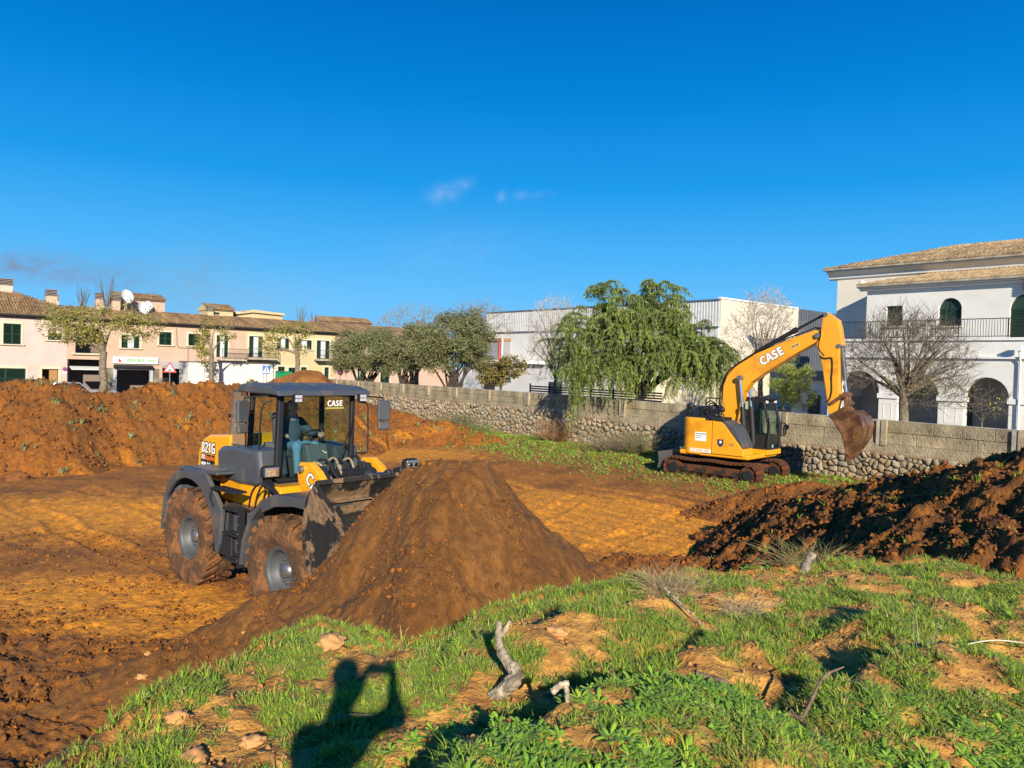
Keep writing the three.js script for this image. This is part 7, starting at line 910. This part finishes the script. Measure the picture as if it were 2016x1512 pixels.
bush('dry_bush', 'tall thin bleached stalks standing in the right grass', 2.62, 4.95, 0.62, 0.26, 16, 504, [[0.48, 0.42, 0.31]], 0.0018);
bush('dry_bush', 'thin leaning straws in the lower right corner grass', 3.0, 4.1, 0.40, 0.4, 14, 505, [[0.5, 0.43, 0.31]], 0.0018);
bush('wall_bush', 'brown dry bush against the stone wall left of the excavator blade', 4.35, 33.2, 0.95, 1.3, 900, 506, [[0.30, 0.24, 0.14], [0.24, 0.19, 0.11]], 0.006);
bush('wall_bush', 'green dry bush beside the brown one at the stone wall', 5.3, 32.3, 1.05, 0.8, 700, 507, [[0.24, 0.22, 0.09], [0.19, 0.19, 0.07]], 0.006);
bush('wall_bush', 'dark shrub at the far part of the stone wall', -2.9, 41.6, 1.0, 1.1, 700, 508, [[0.22, 0.22, 0.10], [0.17, 0.15, 0.07]], 0.013);
bush('wall_bush', 'small low green shrub right of the dark one', -1.7, 40.3, 0.6, 0.8, 420, 509, [[0.25, 0.30, 0.08], [0.20, 0.22, 0.07]], 0.013);
bush('wall_bush', 'tiny shrub where the berm meets the far wall', -6.2, 45.2, 0.7, 0.8, 340, 510, [[0.22, 0.22, 0.10]], 0.014);
bush('wall_bush', 'rusty dry creeper hanging on the wall in tree shade', 2.2, 37.2, 1.2, 1.0, 500, 511, [[0.40, 0.22, 0.08], [0.30, 0.18, 0.09]], 0.012);

// sticks and pieces of wood
function stick(name, label, pts, radii, m, extra, cat = 'branch') { const [x, d] = pts[0], o = thing(name, label, cat, [x, surfH(x, d), -d]), w = new Wood(); const path = (l) => l.map(([px, pd, ph]) => V(px - x, surfH(px, pd) - surfH(x, d) + ph, d - pd)); const sm = (l, rr) => { const c = new THREE.CatmullRomCurve3(path(l)), q = c.getPoints(14); w.tube(q, q.map((_, i) => { const f = (i / 14) * (rr.length - 1), a = Math.floor(f); return lerp(rr[a], rr[Math.min(a + 1, rr.length - 1)], f - a) * (1 + 0.25 * n2(i * 0.9, x * 5)); }), 8); }; sm(pts, radii); for (const [l, rr] of extra ?? []) sm(l, rr); w.mesh('wood', m, o); return o; }
const bleach = mat([0.52, 0.45, 0.35], 0.9, { map: T.bark, bumpMap: T.soilB, bumpScale: 0.02 }), brownW = mat([0.26, 0.19, 0.13], 0.9, { map: T.bark });
stick('gnarled_branch', 'gnarled grey branch stump with a split top standing in the grass', [[-0.06, 4.36, -0.02], [0.03, 4.36, 0.07], [0.07, 4.42, 0.14], [0.0, 4.46, 0.20], [-0.035, 4.48, 0.28], [-0.03, 4.5, 0.38]], [0.045, 0.052, 0.042, 0.030, 0.024, 0.012], bleach, [[[[-0.035, 4.48, 0.28], [0.0, 4.5, 0.34], [0.03, 4.52, 0.385]], [0.018, 0.015, 0.009]]]);
stick('wood_piece', 'short pale T shaped piece of wood on the weeds', [[0.235, 3.66, 0.085], [0.28, 3.66, 0.09], [0.315, 3.66, 0.088]], [0.017, 0.016, 0.014], mat([0.66, 0.56, 0.42], 0.85, { map: T.bark }), [[[[0.295, 3.66, 0.085], [0.305, 3.65, 0.05], [0.31, 3.64, 0.0]], [0.014, 0.013, 0.012]]]);
stick('fallen_branch', 'long curved brown branch lying across the weeds with a fork', [[1.0, 4.0, 0.10], [1.16, 3.98, 0.14], [1.32, 3.93, 0.11], [1.45, 3.83, 0.06]], [0.016, 0.020, 0.018, 0.016], brownW, [[[[1.43, 3.84, 0.07], [1.56, 3.98, 0.14], [1.72, 4.12, 0.18], [1.86, 4.2, 0.17]], [0.011, 0.010, 0.008, 0.004]], [[[1.45, 3.83, 0.06], [1.5, 3.72, 0.04], [1.5, 3.62, 0.0]], [0.012, 0.009, 0.005]]]);
stick('root', 'brown curved root sticking out of the shaded gully', [[0.62, 4.35, 0.22], [0.66, 4.27, 0.15], [0.72, 4.2, 0.11], [0.84, 4.15, 0.07]], [0.012, 0.017, 0.02, 0.018], brownW, [], 'root');
stick('root', 'thin orange root with hanging fibres left of the gully', [[0.24, 4.25, 0.13], [0.36, 4.22, 0.16], [0.46, 4.2, 0.14], [0.58, 4.15, 0.09]], [0.006, 0.009, 0.009, 0.006], mat([0.50, 0.27, 0.09], 0.9), [0.28, 0.32, 0.36, 0.4, 0.44, 0.48, 0.52].map((x) => [[[x, 4.22, 0.14], [x + 0.005, 4.2, 0.08], [x, 4.17, 0.01]], [0.004, 0.003, 0.002]]), 'root');
stick('wooden_stake', 'grey weathered stake leaning at the rim by the red clods', [[3.02, 7.85, -0.05], [3.06, 7.85, 0.08], [3.12, 7.86, 0.20]], [0.05, 0.05, 0.045], mat([0.40, 0.36, 0.29], 0.95, { map: T.bark }), [], 'stake');
stick('grey_stick', 'short grey stick lying near the grey dry bush', [[1.22, 5.95, 0.07], [1.32, 5.8, 0.06], [1.45, 5.62, 0.03]], [0.012, 0.011, 0.006], bleach);
stick('straw_stalk', 'pale curved stalk arching over soil at the right edge', [[3.05, 5.2, 0.03], [3.35, 5.25, 0.14], [3.7, 5.2, 0.12], [4.1, 5.1, 0.10]], [0.005, 0.005, 0.004, 0.003], mat([0.58, 0.5, 0.36], 0.9), [], 'stalk');
stick('grey_stick', 'bluish grey stick lying inside the shadow of the photographer', [[-0.98, 4.06, 0.03], [-0.84, 4.12, 0.05], [-0.66, 4.16, 0.04]], [0.006, 0.007, 0.005], bleach);
// rocks one can tell apart
const rockGeo = [4, 5, 6].map((s) => { const ge = mergeVertices(new THREE.IcosahedronGeometry(1, 4).deleteAttribute('uv').deleteAttribute('normal')); const p = ge.attributes.position; for (let i = 0; i < p.count; i++) { const v = V(p.getX(i), p.getY(i), p.getZ(i)), k = 1 + 0.32 * n3(v.x + s * 3, v.y, v.z) + 0.2 * n3(v.x * 2.6, v.y * 2.6 + s, v.z * 2.6) + 0.13 * n3(v.x * 6, v.y * 6 + s, v.z * 6); p.setXYZ(i, v.x * k, v.y * k * 0.72, v.z * k); } ge.computeVertexNormals(); return ge; });
[[-4.05, 8.6, 0.10, 'pale tan rock on brown soil nearest the grass edge', 0], [-4.15, 8.95, 0.075, 'smaller pale rock just above the other on brown soil', 1], [-3.05, 9.0, 0.05, 'lone pale stone beside the grass edge below the loader', 2], [-1.18, 5.2, 0.17, 'big tan clod in the grass at the foot of the heap', 0], [-1.75, 4.15, 0.11, 'tan clod near the left grass edge', 1], [-1.28, 3.95, 0.10, 'tan clod in the grass left of the shadow', 2], [-1.95, 3.35, 0.14, 'large tan clod at the bottom left corner of the grass', 0], [-1.5, 3.75, 0.12, 'broken tan clod low in the left grass', 1], [0.35, 5.15, 0.13, 'orange tan clod right of the split branch', 2], [1.02, 6.25, 0.11, 'tan clod on the rim left of the grey bush', 0], [1.05, 4.1, 0.12, 'orange clod above the long fallen branch', 1], [2.0, 3.35, 0.045, 'small bright stone in the lower right weeds', 2], [0.55, 6.15, 0.12, 'split tan clod on the middle hummock', 0], [-15.2, 23.9, 0.30, 'big rounded clod at the foot of the long berm', 1], [-16.2, 23.3, 0.26, 'smaller clod at the left foot of the berm', 2], [1.45, 3.2, 0.04, 'tiny pale stone in the weeds at the bottom edge', 1]].forEach(([x, d, s, label, k]) => { const o = new THREE.Mesh(rockGeo[k], mat(s > 0.25 ? [0.19, 0.07, 0.018] : k === 1 ? [0.52, 0.26, 0.09] : [0.54, 0.28, 0.10], 0.95)); o.name = numbered(s > 0.06 ? 'earth_clod' : 'stone'); o.position.set(x, surfH(x, d) + s * 0.1, -d); const q = s > 0.25 ? 1 : 0.5; o.scale.set(s * 1.15 * q, s * q * 0.8, s * q); o.rotation.y = x * 7; scene.add(o); tag(o, label, s > 0.06 ? 'clod' : 'stone'); });
scene.traverse((o) => { if (o.isMesh) { o.castShadow = true; o.receiveShadow = true; } });
renderer.render(scene, camera);
